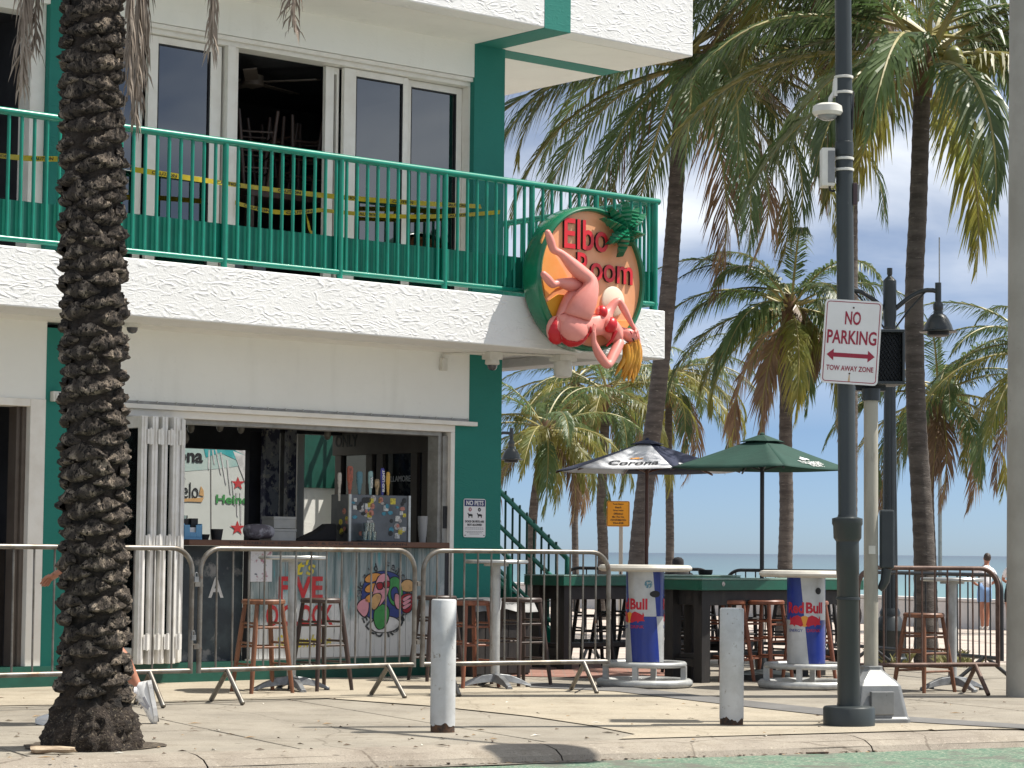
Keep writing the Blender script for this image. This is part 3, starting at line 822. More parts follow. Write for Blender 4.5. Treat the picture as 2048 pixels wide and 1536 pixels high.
# bar counter: plank top and painted boards
ct = MB().box(-3.45, -0.70, -0.13, 0.35, 1.124, 1.172)
counter = ct.build('counter_top', wood_plank, bld, bevel=0.006)
def mural_mat():
    m = bpy.data.materials.new('weathered_mural_boards'); m.use_nodes = True
    t = m.node_tree; p = t.nodes['Principled BSDF']; N, K = t.nodes.new, t.links.new
    tc = N('ShaderNodeTexCoord'); p.inputs['Roughness'].default_value = 0.7
    def nz(sc, det=6, w=0):
        mp = N('ShaderNodeMapping'); mp.inputs['Scale'].default_value = sc; mp.inputs['Location'].default_value = (w, w, w)
        n = N('ShaderNodeTexNoise'); n.inputs['Scale'].default_value = 1; n.inputs['Detail'].default_value = det; n.inputs['Roughness'].default_value = .65
        K(tc.outputs['Object'], mp.inputs['Vector']); K(mp.outputs[0], n.inputs['Vector']); return n.outputs['Fac']
    def rmp(s, a, b):
        r = N('ShaderNodeMapRange'); r.inputs['From Min'].default_value = a; r.inputs['From Max'].default_value = b; K(s, r.inputs['Value']); return r.outputs[0]
    def mix(a, b, f):
        x = N('ShaderNodeMix'); x.data_type = 'RGBA'
        (K(a, x.inputs['A']) if not isinstance(a, tuple) else setattr(x.inputs['A'], 'default_value', a)); x.inputs['B'].default_value = b
        K(f, x.inputs['Factor']); return x.outputs['Result']
    s = N('ShaderNodeSeparateXYZ'); K(tc.outputs['Object'], s.inputs[0])
    c = mix((0.30, 0.34, 0.34, 1), (0.13, 0.19, 0.20, 1), rmp(nz((14, 1, 1.4)), .42, .6))
    c = mix(c, (0.10, 0.32, 0.36, 1), rmp(nz((9, 1, 1.2), 4, 5), .56, .66))
    ad = N('ShaderNodeMath'); ad.operation = 'MULTIPLY_ADD'; ad.inputs[1].default_value = -0.75; K(s.outputs['Z'], ad.inputs[0]); K(nz((5, 1, 2.2), 7, 9), ad.inputs[2])
    c = mix(c, (0.60, 0.61, 0.61, 1), rmp(ad.outputs[0], -0.02, 0.14))
    c = mix(c, (0.05, 0.055, 0.055, 1), rmp(nz((30, 1, 2.0), 5, 3), .62, .7))
    K(c, p.inputs['Base Color'])
    b = N('ShaderNodeBump'); b.inputs['Strength'].default_value = .5; b.inputs['Distance'].default_value = .004; K(nz((40, 1, 3)), b.inputs['Height']); K(b.outputs[0], p.inputs['Normal'])
    return m
mural = mural_mat()
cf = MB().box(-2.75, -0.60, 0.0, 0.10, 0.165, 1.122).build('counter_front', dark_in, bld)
nb = 24
bwid = (2.752 - 0.665) / nb
for i in range(nb):
    u = -2.752 + i * bwid
    MB().box(u + .002, u + bwid - .002, -0.016 - random.uniform(0, .004), 0.0, 0.168, 1.12).build('board', mural, cf, bevel=0.002)
MB().box(-2.80, -0.64, -.022, 0.0, 0.10, 0.18).build('sill', grey_alu, cf)
# darker return of the counter on the left
MB().box(-3.46, -2.757, 0.10, 0.2, 0.165, 1.122).build('counter_return', MAT('navy_counter_paint', (0.025, 0.035, 0.045), 0.6, c2=(0.05, 0.07, 0.08), ns=5, c3=(0.22, 0.22, 0.22), ns3=3.2, thr3=(0.6, 0.66)), bld)
paint_yellow = MAT('mural_yellow', (0.62, 0.50, 0.03), 0.6, c2=(0.4, 0.36, 0.12), ns=14, thr=(.5, .7))
paint_red = MAT('mural_red', (0.48, 0.025, 0.03), 0.6, c2=(0.36, 0.09, 0.08), ns=14, thr=(.5, .7))
paint_black = MAT('mural_black', (0.03, 0.035, 0.04), 0.6, c2=(0.25, 0.26, 0.26), ns=22, thr=(.5, .62))
paint_white = MAT('mural_white', (0.66, 0.66, 0.66), 0.6, c2=(0.45, 0.45, 0.45), ns=9)
MY = 0.0215
def mural_text(s, x, y, w, h, mt, **k):
    u, z = fac(x, y, MY); u0, _ = fac(x - w / 2, y, MY); u1, _ = fac(x + w / 2, y, MY)
    _, za = fac(x, y - h / 2, MY); _, zb = fac(x, y + h / 2, MY)
    return letters('painted_words', s, mt, cf, (u, -MY, z), w=u1 - u0, h=za - zb, ext=0.001, **k)
mural_text("It's", 606, 1134, 50, 32, paint_yellow, shear=0.3, bold=.02)
mural_text("FIVE", 602, 1176, 88, 46, paint_red, bold=.03)
mural_text("O'CLOCK", 600, 1230, 134, 44, paint_red, bold=.03)
mural_text("Somewhere", 608, 1282, 110, 26, paint_yellow, shear=0.3, bold=.02)
def arc_words(s, cx, cy, rx, rz, a0, a1, hgt, mt, flip=False):
    u, z = fac(cx, cy, MY)
    me_list = []
    for i, chh in enumerate(s):
        if chh == ' ': continue
        a = a0 + (a1 - a0) * i / (len(s) - 1)
        pu, pz = u + rx * math.cos(a), z + rz * math.sin(a)
        rot = a - PI / 2 if not flip else a + PI / 2
        R = Matrix.Rotation(-rot, 3, 'Y') @ FACE
        letters('painted_letter', chh, mt, cf, (pu, -MY, pz), h=hgt * (0.75 if chh.islower() and chh not in 'dlf' else 1), ext=0.001, bold=.03, R=R)
arc_words('World Famous', 768, 1196, 0.27, 0.285, PI * 0.94, PI * 0.06, 0.068, paint_black)
arc_words('ELBO ROOM', 768, 1205, 0.225, 0.265, PI * 1.17, PI * 1.86, 0.088, paint_black, flip=True)
# painted emblem: a parrot with sunglasses holding a drink, as flat colour patches
def patch(pts, mt, d=0.0, done=False):
    v = MY + d
    if not done:
        for _ in range(2):                              # round the corners
            pts = [q for i in range(len(pts)) for q in ((.75 * pts[i][0] + .25 * pts[(i + 1) % len(pts)][0], .75 * pts[i][1] + .25 * pts[(i + 1) % len(pts)][1]), (.25 * pts[i][0] + .75 * pts[(i + 1) % len(pts)][0], .25 * pts[i][1] + .75 * pts[(i + 1) % len(pts)][1]))]
    if mt is not print_black and d > 0:
        cx_, cy_ = sum(q[0] for q in pts) / len(pts), sum(q[1] for q in pts) / len(pts)
        patch([(x + (1.6 if x > cx_ else -1.6), y + (1.6 if y > cy_ else -1.6)) for x, y in pts], print_black, d - .0004, True)
    MB().prism([tuple(fac(x, y, v)) for x, y in pts][::-1], v - .001, v + .001, axis='y').build('painted_emblem', mt, cf, fix=True)
em = {n_: MAT('mural_' + n_, c, 0.6, c2=tuple(q * .7 for q in c), ns=16, thr=(.5, .7)) for n_, c in dict(orange=(0.62, 0.27, 0.06), green=(0.05, 0.26, 0.07), blue=(0.03, 0.05, 0.20), pink=(0.62, 0.28, 0.33), maroon=(0.30, 0.01, 0.02), tan=(0.55, 0.33, 0.14)).items()}
patch([(724, 1222), (722, 1180), (736, 1152), (766, 1140), (798, 1150), (812, 1180), (810, 1222), (790, 1240), (745, 1240)], em['blue'], .0002)
for y0 in (1152, 1172, 1192):                            # striped wing on the left
    patch([(728, y0 + 8), (738, y0 - 4), (758, y0 - 6), (766, y0 + 2), (752, y0 + 9), (736, y0 + 14)], em['orange'], .0016)
patch([(778, 1158), (794, 1152), (804, 1170), (806, 1196), (796, 1214), (782, 1208), (775, 1186)], em['green'], .0016)
patch([(782, 1180), (792, 1172), (798, 1190), (790, 1204), (783, 1196)], em['blue'], .0028)
patch([(748, 1218), (768, 1206), (780, 1222), (774, 1246), (760, 1262), (748, 1248)], em['green'], .0016)
patch([(758, 1150), (772, 1146), (780, 1160), (777, 1184), (766, 1204), (752, 1218), (742, 1212), (744, 1194), (750, 1172)], em['pink'], .0030)
patch([(744, 1194), (752, 1186), (764, 1190), (758, 1208), (748, 1222), (741, 1210)], em['tan'], .0040)
patch([(752, 1168), (764, 1164), (766, 1176), (757, 1180)], em['maroon'], .0050)
patch([(767, 1164), (779, 1162), (779, 1174), (769, 1176)], em['maroon'], .0050)
patch([(712, 1214), (722, 1200), (736, 1196), (738, 1218), (730, 1236), (720, 1226)], em['pink'], .0016)
patch([(798, 1178), (804, 1164), (816, 1158), (828, 1166), (832, 1180), (815, 1184)], em['tan'], .0016)
patch([(801, 1190), (827, 1186), (825, 1210), (820, 1224), (808, 1226), (802, 1212)], em['maroon'], .0028)
patch([(790, 1186), (799, 1190), (803, 1214), (796, 1220), (789, 1206)], em['pink'], .0040)
for k_ in range(3): patch([(804, 1198 + k_ * 8), (818, 1190 + k_ * 8), (824, 1192 + k_ * 8), (808, 1204 + k_ * 8)], em['pink'], .0042)
patch([(738, 1246), (768, 1230), (802, 1240), (792, 1262), (748, 1266)], paint_white, .0010)
letters('painted_words', 'A', paint_white, bld, BL(432, 1175, -0.098), w=.15, h=.17, bold=.02)
# engraved names along the plank edge
for s_, x, w_ in (('DON KNEE JOE TESS', 520, 120), ('JAY & DYLAN  MICHELE  ANN', 715, 200)):
    u, z = fac(x, 1088, .13); u0, _ = fac(x - w_ / 2, 1088, .13); u1, _ = fac(x + w_ / 2, 1088, .13)
    letters('carved_names', s_, print_black, counter, (u, -0.131, 1.148), w=u1 - u0, h=0.026, ext=0.0008)
# paper notice on the boards
nu = BL(522, 1130, .02)
np_ = MB().box(nu.x - .11, nu.x + .11, -.0255, -.0225, nu.z - .14, nu.z + .14).build('paper_notice', MAT('printed_paper', (0.6, 0.6, 0.62), 0.7, c2=(0.35, 0.16, 0.2), ns=9, thr=(.55, .62), c3=(0.06, 0.07, 0.1), ns3=14, thr3=(.6, .64)), cf)

# inside: open-backed bar room
MB().box(-9.5, 0.0, 0.2, 4.8, -0.02, 0.03).build('bar_floor', MAT('bar_floor_concrete', (0.16, 0.15, 0.14), 0.8, c2=(0.12, 0.11, 0.1), ns=3), bld)
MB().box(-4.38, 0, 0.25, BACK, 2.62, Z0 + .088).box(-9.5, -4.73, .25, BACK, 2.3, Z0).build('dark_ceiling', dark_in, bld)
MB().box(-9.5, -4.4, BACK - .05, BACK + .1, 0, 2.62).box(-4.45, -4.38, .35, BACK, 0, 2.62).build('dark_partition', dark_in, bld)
def back_post(x0, x1, ytop, ybot, mt, v=-2.25, th=.08, name='back_post'):
    u0, _ = fac(x0, 1000, v); u1, _ = fac(x1, 1000, v)
    return MB().box(u0, u1, -v, -v + th, 0.0, 2.62).build(name, mt, bld, bevel=.004)
sticker_m = MAT('sticker_covered_post', (0.28, 0.28, 0.29), 0.6, c2=(0.06, 0.06, 0.10), ns=11, thr=(.47, .53), c3=(0.45, 0.42, 0.36), ns3=16, thr3=(.6, .63), stretch=(1, 1, .8))
back_post(498, 530, 0, 0, dark_in); back_post(530, 558, 0, 0, sticker_m, v=-2.1)
back_post(559, 577, 0, 0, grey_alu); back_post(577, 592, 0, 0, sticker_m, v=-2.1); back_post(594, 608, 0, 0, white_frame, v=-2.25)
bm_ = MB(); u0, zb = fac(420, 897, -2.2); u1, _ = fac(668, 903, -2.2); _, zb2 = fac(620, 868, -2.2)
bm_.box(u0 - .3, fac(500, 900, -2.2)[0], 2.2, 2.35, zb, 2.62); bm_.box(fac(500, 900, -2.2)[0], u1 + .2, 2.2, 2.35, zb2, 2.62)
bm_.build('back_beam', dark_in, bld)
# painted back wall beyond
UE = fac(600, 1000, -4.4)[0]
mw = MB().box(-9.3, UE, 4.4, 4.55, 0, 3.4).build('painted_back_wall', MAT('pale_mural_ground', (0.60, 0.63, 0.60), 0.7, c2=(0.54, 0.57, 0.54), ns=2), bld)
MV = -4.4
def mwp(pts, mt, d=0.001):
    MB().prism([tuple(fac(x, y, MV + d)) for x, y in pts][::-1], MV + d - .0008, MV + d + .0008, axis='y').build('painted_shape', mt, mw, fix=True)
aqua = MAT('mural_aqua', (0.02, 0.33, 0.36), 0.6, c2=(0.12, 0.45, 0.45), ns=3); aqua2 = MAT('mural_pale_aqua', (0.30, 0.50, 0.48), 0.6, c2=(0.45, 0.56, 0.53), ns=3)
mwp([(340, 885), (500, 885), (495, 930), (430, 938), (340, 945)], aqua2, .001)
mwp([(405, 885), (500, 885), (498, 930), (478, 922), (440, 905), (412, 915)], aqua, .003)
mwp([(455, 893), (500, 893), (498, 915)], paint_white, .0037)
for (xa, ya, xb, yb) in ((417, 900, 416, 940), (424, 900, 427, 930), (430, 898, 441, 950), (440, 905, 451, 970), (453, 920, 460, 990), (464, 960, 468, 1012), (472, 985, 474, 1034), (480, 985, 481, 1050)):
    mwp([(xa, ya), (xa + 3, ya), (xb + 2.5, yb), (xb, yb - 3)], paint_white, .0035)  # thin slanted white streaks over the aqua
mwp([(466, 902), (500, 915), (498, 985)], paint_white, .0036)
mwp([(421, 895), (422.5, 895), (423.5, 1078), (422, 1078)], grey_alu, .003)
def mw_text(s, x0, x1, y0, y1, mt, **k):
    ua, za = fac(x0, (y0 + y1) / 2, MV + .0045); ub, _ = fac(x1, (y0 + y1) / 2, MV + .0045)
    _, zt = fac((x0 + x1) / 2, y0, MV + .0045); _, zb_ = fac((x0 + x1) / 2, y1, MV + .0045)
    letters('painted_words', s, mt, mw, ((ua + ub) / 2, -(MV + .0045), za), w=ub - ua, h=zt - zb_, ext=.001, **k)
mw_text('Corona', 296, 406, 893, 922, print_black, bold=.03)
mw_text('CERVEZA', 332, 372, 953, 959, paint_black)
mw_text('Modelo', 316, 397, 963, 995, print_black)
mwp([(340, 1001), (375, 997), (408, 995), (404, 1004), (375, 1003), (340, 1007)], em['tan'], .0045)
mwp([(398, 990), (402, 972), (407, 980), (408, 993)], em['tan'], .0045)
mw_text('Heineken', 432, 536, 989, 1007, em['green'], bold=.03)
def star(cx, cy, r, mt):
    pts = []
    for i in range(10):
        a = PI / 2 + i * PI / 5; q = r if i % 2 == 0 else r * .4
        pts.append((cx + q * math.cos(a), cy - q * math.sin(a)))
    mwp(pts, mt, .004)
star(476, 967, 14, paint_red); star(475, 1056, 15, paint_red)
# right side: brown framed glazed partition along the side wall
pr = MB()
pr.box(-0.18, -0.08, 0.35, BACK, 2.02, 2.62)
for y in (0.36, 0.85, 1.02, 1.55, 1.72, 2.22): pr.box(-0.17, -0.09, y, y + .10, 0.03, 2.02)
pr.box(-0.16, -0.1, 0.36, BACK, 0.03, 0.35)
part_ = pr.build('glazed_partition', brown_frame, bld, bevel=.004)
for a_, b_ in ((.46, .85), (.95, 1.02), (1.12, 1.55), (1.65, 1.72), (1.82, 2.22)):
    MB().box(-.135, -.128, a_, b_, .35, 2.02).build('pane', window_glass, part_)
Rside = Matrix(((0, 0, -1), (-1, 0, 0), (0, 1, 0)))
letters('painted_words', 'ONLY', print_black, part_, (-0.182, 2.12, 2.16), w=.36, h=.12, bold=.02, R=Rside)
letters('printed_words', 'TULLAMORE', sign_white, part_, (-0.137, 1.36, 1.78), w=.40, h=.055, R=Rside)
MB().box(UE, 1.38, 4.4, 4.5, 0, 3.4).build('patio_wall', white_wall, bld)
u0, zt_ = fac(603, 975, -4.38)
MB().box(UE + .01, 1.385, 4.36, 4.39, zt_, 3.4).build('patio_screen', teal_dark, bld)
# concealed upper-floor contents: dark shelf wall and floor-level board
bd_ = MB().box(-2.95, -2.02, 0.9, 0.94, ZF + .05, ZF + .62).build('menu_board', MAT('pale_board', (0.35, 0.40, 0.44), 0.6, c2=(0.12, 0.14, 0.16), ns=8, thr=(.55, .62)), bld)

# ================================================================== STAIRCASE at the far side
stc = thing('staircase', 'teal outdoor stair with pipe railings behind the corner pilaster', 'staircase', ORG, BRZ)
SU0, SU1, SV = 1.42, 2.2, -1.65
NST, RI, TR = 16, 0.178, 0.27
for i in range(NST):
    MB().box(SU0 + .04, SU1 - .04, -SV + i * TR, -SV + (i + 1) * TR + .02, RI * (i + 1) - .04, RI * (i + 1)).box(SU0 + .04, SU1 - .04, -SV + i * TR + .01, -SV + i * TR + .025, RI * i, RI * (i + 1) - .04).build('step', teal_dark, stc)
for u in (SU0, SU1):
    m = MB()
    m.beam((u, -SV - .1, 0.02), (u, -SV + NST * TR, NST * RI + .05), .05, .26)
    m.build('stringer', teal_paint, stc, bevel=.004)
    h = MB()
    y_end = -SV + NST * TR
    h.tube([(u, -SV - .12, .70), (u, -SV - .12, 1.03), (u, -SV, 1.11), (u, y_end, NST * RI + 1.08)], .028, 10)
    h.tube([(u, -SV - .12, .70), (u, y_end, NST * RI + .62)], .024, 10)
    h.tube([(u, -SV - .12, .24), (u, y_end, NST * RI + .16)], .02, 8)
    h.tube([(u, -SV - .12, 0), (u, -SV - .12, .72)], .032, 10)
    h.build('handrail', teal_panel, stc, smooth=60)
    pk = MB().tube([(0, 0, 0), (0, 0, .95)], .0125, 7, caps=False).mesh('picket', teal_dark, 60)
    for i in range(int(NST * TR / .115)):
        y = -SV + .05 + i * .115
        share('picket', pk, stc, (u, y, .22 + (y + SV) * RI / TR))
ch = MB()
for i in range(14):
    t = i / 13.0; p = Vector((SU0 + (SU1 - SU0) * t, -SV - .12, .72 - .14 * math.sin(PI * t)))
    ch.torus(.018, .005, p, 8, 5)
ch.build('chain', black_tube, stc)
# ================================================================== helpers for skinned figures
def skinned(name, joints, bones, mt, parent=None, root=None, sub=1, blobs=()):
    """joints: name -> (position, radius or (rx, ry)); bones: pairs; blobs: (centre, radii, matrix) ellipsoids joined into the same mesh"""
    keys = list(joints)
    me = bpy.data.meshes.new(name)
    me.from_pydata([tuple(joints[k][0]) for k in keys], [(keys.index(a), keys.index(b)) for a, b in bones], [])
    ob = bpy.data.objects.new(name, me)
    COL.objects.link(ob)
    sk = ob.modifiers.new('skin', 'SKIN'); sk.use_smooth_shade = True; sk.branch_smoothing = 0.4
    sb = ob.modifiers.new('sub', 'SUBSURF'); sb.levels = sub; sb.render_levels = sub
    for i, k in enumerate(keys):
        r = joints[k][1]
        me.skin_vertices[0].data[i].radius = r if isinstance(r, (tuple, list)) else (r, r)
        me.skin_vertices[0].data[i].use_root = (k == root)
    dg = bpy.context.evaluated_depsgraph_get()
    out = bpy.data.meshes.new_from_object(ob.evaluated_get(dg))
    bpy.data.objects.remove(ob)
    if blobs:
        bm = bmesh.new(); bm.from_mesh(out)
        for c, r, R in blobs:
            M4 = Matrix.Translation(c) @ (R.to_4x4() if R else Matrix.Identity(4)) @ Matrix.Diagonal((r[0], r[1], r[2], 1))
            bmesh.ops.create_uvsphere(bm, u_segments=16, v_segments=10, radius=1.0, matrix=M4)
        for f in bm.faces: f.smooth = True
        bm.to_mesh(out); bm.free()
    out.materials.clear(); out.materials.append(mt)
    o = bpy.data.objects.new(name, out)
    COL.objects.link(o)
    o.parent = parent
    return o
def garment(name, body, pred, off, mt, parent=None):
    """cloth cut from the body's own surface, lifted off it and given thickness"""
    bm = bmesh.new(); bm.from_mesh(body.data); bm.normal_update()
    dele = [f for f in bm.faces if not pred(f.calc_center_median())]
    bmesh.ops.delete(bm, geom=dele, context='FACES')
    seen, best = set(), []
    for f in bm.faces:                                   # keep the one connected piece
        if f in seen: continue
        stack, isl = [f], []
        seen.add(f)
        while stack:
            q = stack.pop(); isl.append(q)
            for e in q.edges:
                for g in e.link_faces:
                    if g not in seen: seen.add(g); stack.append(g)
        if len(isl) > len(best): best = isl
    keep = set(best)
    bmesh.ops.delete(bm, geom=[f for f in bm.faces if f not in keep], context='FACES')
    bmesh.ops.delete(bm, geom=[v for v in bm.verts if not v.link_faces], context='VERTS')
    bm.normal_update()
    for v in bm.verts: v.co += v.normal * off
    me = bpy.data.meshes.new(name); bm.to_mesh(me); bm.free()
    me.materials.clear(); me.materials.append(mt)
    for p in me.polygons: p.use_smooth = True
    o = bpy.data.objects.new(name, me); COL.objects.link(o); o.parent = parent
    s = o.modifiers.new('thick', 'SOLIDIFY'); s.thickness = off * .9; s.offset = -1
    return o

# ================================================================== ROUND BAR SIGN WITH RELIEF FIGURE
SCu, SCz = fac(1181, 558, 1.10)
sign = thing('bar_sign', 'round green rimmed orange bar sign with relief of a woman in red bikini', 'sign', B(SCu, 0, SCz), BRZ)
def SL(x, y, v=1.14):                    # pixel on the plane v in front of the facade -> sign-local
    u, z = fac(x, y, v)
    return Vector((u - SCu, -v, z - SCz))
Rr = 0.645
def yl(profile, n=72, m=0, mb=None):      # lathe about the sign's own axis (local y)
    mb = mb or MB()
    t = MB().lathe(profile, n, caps=False)
    return mb.add([(p[0], -p[2], p[1]) for p in t.v], [tuple(reversed(f)) for f in t.f], m)
yl([(Rr - .02, .90), (Rr, .93), (Rr + .005, 1.08), (Rr - .005, 1.13), (Rr - .022, 1.145), (Rr - .040, 1.135), (Rr - .046, 1.095)]).build('rim', plaster_sign_green, sign, smooth=50, fix=True)
yl([(Rr - .045, .95), (Rr - .045, 1.10), (0, 1.10)]).build('face', sign_orange, sign, fix=True)
# mounting
MB().box(-.35, .35, -.92, -.80, -.1, .1).build('bracket', grey_alu, sign)
def relief(name, px, d0, d1, mt, bevel=.006, smooth=None):
    o = MB().prism([(SL(x, y, d1).x, SL(x, y, d1).z) for x, y in px][::-1], d0, d1, axis='y').build(name, mt, sign, fix=True, bevel=bevel)
    return o
# sun disc and amber sky panels
cs = SL(1226, 603, 1.11)
relief('sky_panel', [(1082, 545), (1084, 480), (1090, 464), (1097, 478), (1112, 512), (1133, 548), (1142, 566), (1112, 578), (1092, 596)], 1.09, 1.112, sign_amber, .004)
relief('sky_panel', [(1092, 606), (1116, 588), (1130, 590), (1112, 640), (1104, 632)], 1.09, 1.110, MAT('deep_gold_relief', (0.70, 0.36, 0.03), 0.4), .004)
relief('sky_panel', [(1205, 660), (1238, 640), (1262, 640), (1250, 676), (1225, 684)], 1.09, 1.110, sign_amber, .004)
yl_s = MB(); t_ = MB().lathe([(.135, 1.09), (.135, 1.116), (.12, 1.124), (0, 1.124)], 40)
yl_s.add([(p[0] + cs.x, -p[2], p[1] + cs.z) for p in t_.v], [tuple(reversed(f)) for f in t_.f]).build('sun_disc', MAT('cream_sun', (0.72, 0.66, 0.52), 0.5), sign, smooth=50, fix=True)
# raised words
def raised(s, x0, x1, yl_, yr, hgt, bold=.012):
    a = SL(x0, yl_, 1.14); b = SL(x1, yr, 1.14)
    w = (b - a).length
    ang = math.atan2(b.z - a.z, b.x - a.x)
    R = Matrix.Rotation(-ang, 3, 'Y') @ FACE
    me = text_mesh(s, w, hgt, .026, bold)
    c = (a + b) / 2
    for v in me.vertices: v.co = R @ v.co + Vector((c.x, -1.10, c.z))
    me.materials.clear(); me.materials.append(letter_red); me.materials.append(print_black)
    for p in me.polygons:
        if abs(p.normal.y) < .6: p.material_index = 1
    o = bpy.data.objects.new('raised_words', me); COL.objects.link(o); o.parent = sign
raised('Elbo', 1131, 1219, 465, 476, .27)
raised('Room', 1157, 1268, 530, 545, .235)
# palm emblem, proud of the rim
pc = SL(1254, 458, 1.2)
def palm_leaf(px, py, w, sag):
    tip = SL(px, py, 1.2)
    d = Vector((tip.x - pc.x, 0, tip.z - pc.z)); Ln = d.length; d.normalize(); nrm = Vector((-d.z, 0, d.x))
    vs, fs = [], []
    n_ = 13
    for i in range(n_ + 1):
        t = i / n_
        ww = w * (math.sin(PI * min(1, t * .9 + .1)) ** .7) * (1 - .42 * (i % 2)) + .003
        c_ = pc + d * (Ln * t) + Vector((0, 0, -sag * t * t + sag * .5 * t))
        o_ = -1.20 - .05 * math.sin(PI * t)
        vs += [(c_.x + nrm.x * ww, -1.175, c_.z + nrm.z * ww), (c_.x, o_ - .02, c_.z), (c_.x - nrm.x * ww, -1.175, c_.z - nrm.z * ww), (c_.x, -1.13, c_.z)]
    for i in range(n_):
        a = i * 4
        for q in range(4):
            q2 = (q + 1) % 4
            fs.append((a + q, a + q2, a + 4 + q2, a + 4 + q))
    return MB().add(vs, fs).build('palm_leaf', plaster_sign_green, sign, fix=True, smooth=40)
for px, py, w, sag in ((1208, 442, .055, -.05), (1222, 418, .06, -.03), (1252, 402, .055, .0), (1276, 418, .055, -.02), (1290, 433, .05, -.05), (1290, 478, .05, -.08), (1243, 510, .06, .03), (1220, 486, .06, .02), (1262, 492, .035, 0)):
    palm_leaf(px, py, w, sag)
# the woman: one continuous relief body
def J(x, y, v): return SL(x, y, v)
jt = {
 'pelvis': (J(1143, 655, 1.20), (.135, .14)), 'bum': (J(1122, 664, 1.16), .092), 'waist': (J(1185, 650, 1.20), (.085, .09)), 'ribs': (J(1207, 650, 1.19), (.088, .10)), 'chest': (J(1222, 655, 1.17), (.085, .09)), 'neckb': (J(1237, 661, 1.17), .045), 'neck': (J(1246, 665, 1.18), .036),
 'hipA': (J(1150, 640, 1.26), .125), 'thighA': (J(1170, 599, 1.29), .108), 'kneeA': (J(1186, 562, 1.31), .058), 'shinA0': (J(1170, 552, 1.28), .055), 'calfA': (J(1151, 537, 1.26), .060), 'ankA': (J(1120, 504, 1.23), .026), 'heelA': (J(1107, 502, 1.22), .032), 'ballA': (J(1100, 478, 1.22), .032), 'toeA': (J(1093, 459, 1.22), .020),
 'hipB': (J(1122, 632, 1.15), .085), 'thighB': (J(1140, 600, 1.17), .066), 'kneeB': (J(1163, 573, 1.19), .05), 'calfB': (J(1140, 569, 1.20), .056), 'ankB': (J(1116, 564, 1.21), .027), 'heelB': (J(1106, 571, 1.21), .033), 'ballB': (J(1094, 556, 1.21), .033), 'toeB': (J(1083, 544, 1.21), .021),
 'shA': (J(1240, 684, 1.24), .047), 'elA': (J(1215, 733, 1.30), .036), 'foreA': (J(1197, 708, 1.32), .036), 'wrA': (J(1187, 683, 1.32), .022), 'palmA': (J(1187, 668, 1.33), (.018, .026)),
 'shB': (J(1214, 626, 1.16), .042), 'upB': (J(1226, 610, 1.18), .036), 'elB': (J(1236, 598, 1.19), .032), 'foreB': (J(1250, 622, 1.21), .030), 'wrB': (J(1263, 648, 1.23), .018), 'palmB': (J(1270, 657, 1.25), .02),
 'head0': (J(1252, 667, 1.2), .05), 'head1': (J(1262, 672, 1.21), .062), 'head2': (J(1268, 676, 1.21), .05),
}
bn = [('pelvis', 'bum'), ('pelvis', 'waist'), ('waist', 'ribs'), ('ribs', 'chest'), ('chest', 'neckb'), ('neckb', 'neck'), ('neck', 'head0'), ('head0', 'head1'), ('head1', 'head2'),
      ('pelvis', 'hipA'), ('hipA', 'thighA'), ('thighA', 'kneeA'), ('kneeA', 'shinA0'), ('shinA0', 'calfA'), ('calfA', 'ankA'), ('ankA', 'heelA'), ('heelA', 'ballA'), ('ballA', 'toeA'),
      ('pelvis', 'hipB'), ('hipB', 'thighB'), ('thighB', 'kneeB'), ('kneeB', 'calfB'), ('calfB', 'ankB'), ('ankB', 'heelB'), ('heelB', 'ballB'), ('ballB', 'toeB'),
      ('chest', 'shA'), ('shA', 'elA'), ('elA', 'foreA'), ('foreA', 'wrA'), ('wrA', 'palmA'), ('ribs', 'shB'), ('shB', 'upB'), ('upB', 'elB'), ('elB', 'foreB'), ('foreB', 'wrB'), ('wrB', 'palmB')]
for i, (fx, fy, l) in enumerate(((1182, 658, 1.33), (1185, 655, 1.34), (1188, 654, 1.345), (1191, 656, 1.34))):
    jt['fa%d' % i] = (J((1187 + fx) / 2 + (i - 1.5) * .8, (668 + fy) / 2 - 2, l), .0085); jt['fb%d' % i] = (J(fx, fy - 8, l - .01), .0065)
    bn += [('palmA', 'fa%d' % i), ('fa%d' % i, 'fb%d' % i)]
for i, (fx, fy, l) in enumerate(((1273, 664, 1.28), (1276, 668, 1.275), (1278, 673, 1.27), (1279, 679, 1.265))):
    jt['ga%d' % i] = (J(fx, fy, l), .008); jt['gb%d' % i] = (J(fx + 1, fy + 10, l + .01), .006)
    bn += [('palmB', 'ga%d' % i), ('ga%d' % i, 'gb%d' % i)]
bustA, bustB = J(1221, 650, 1.285), J(1203, 624, 1.25)
blobs = [(J(1146, 660, 1.235), (.15, .125, .150), None), (bustA, (.068, .046, .068), None), (bustB, (.060, .046, .054), None), (J(1113, 660, 1.15), (.10, .08, .125), None), (J(1264, 673, 1.225), (.058, .062, .066), None),
         (J(1270, 664, 1.275), (.012, .016, .012), None)]
for k_ in jt:
    r_ = jt[k_][1]; g_ = 1.0 if k_[:2] in ('fa', 'fb', 'ga', 'gb') else 1.22
    jt[k_] = (jt[k_][0], tuple(q * g_ for q in r_) if isinstance(r_, tuple) else r_ * g_)
fig = skinned('woman_figure', jt, bn, skin_paint, sign, 'pelvis', 2, blobs)
bikini_c = bikini_red
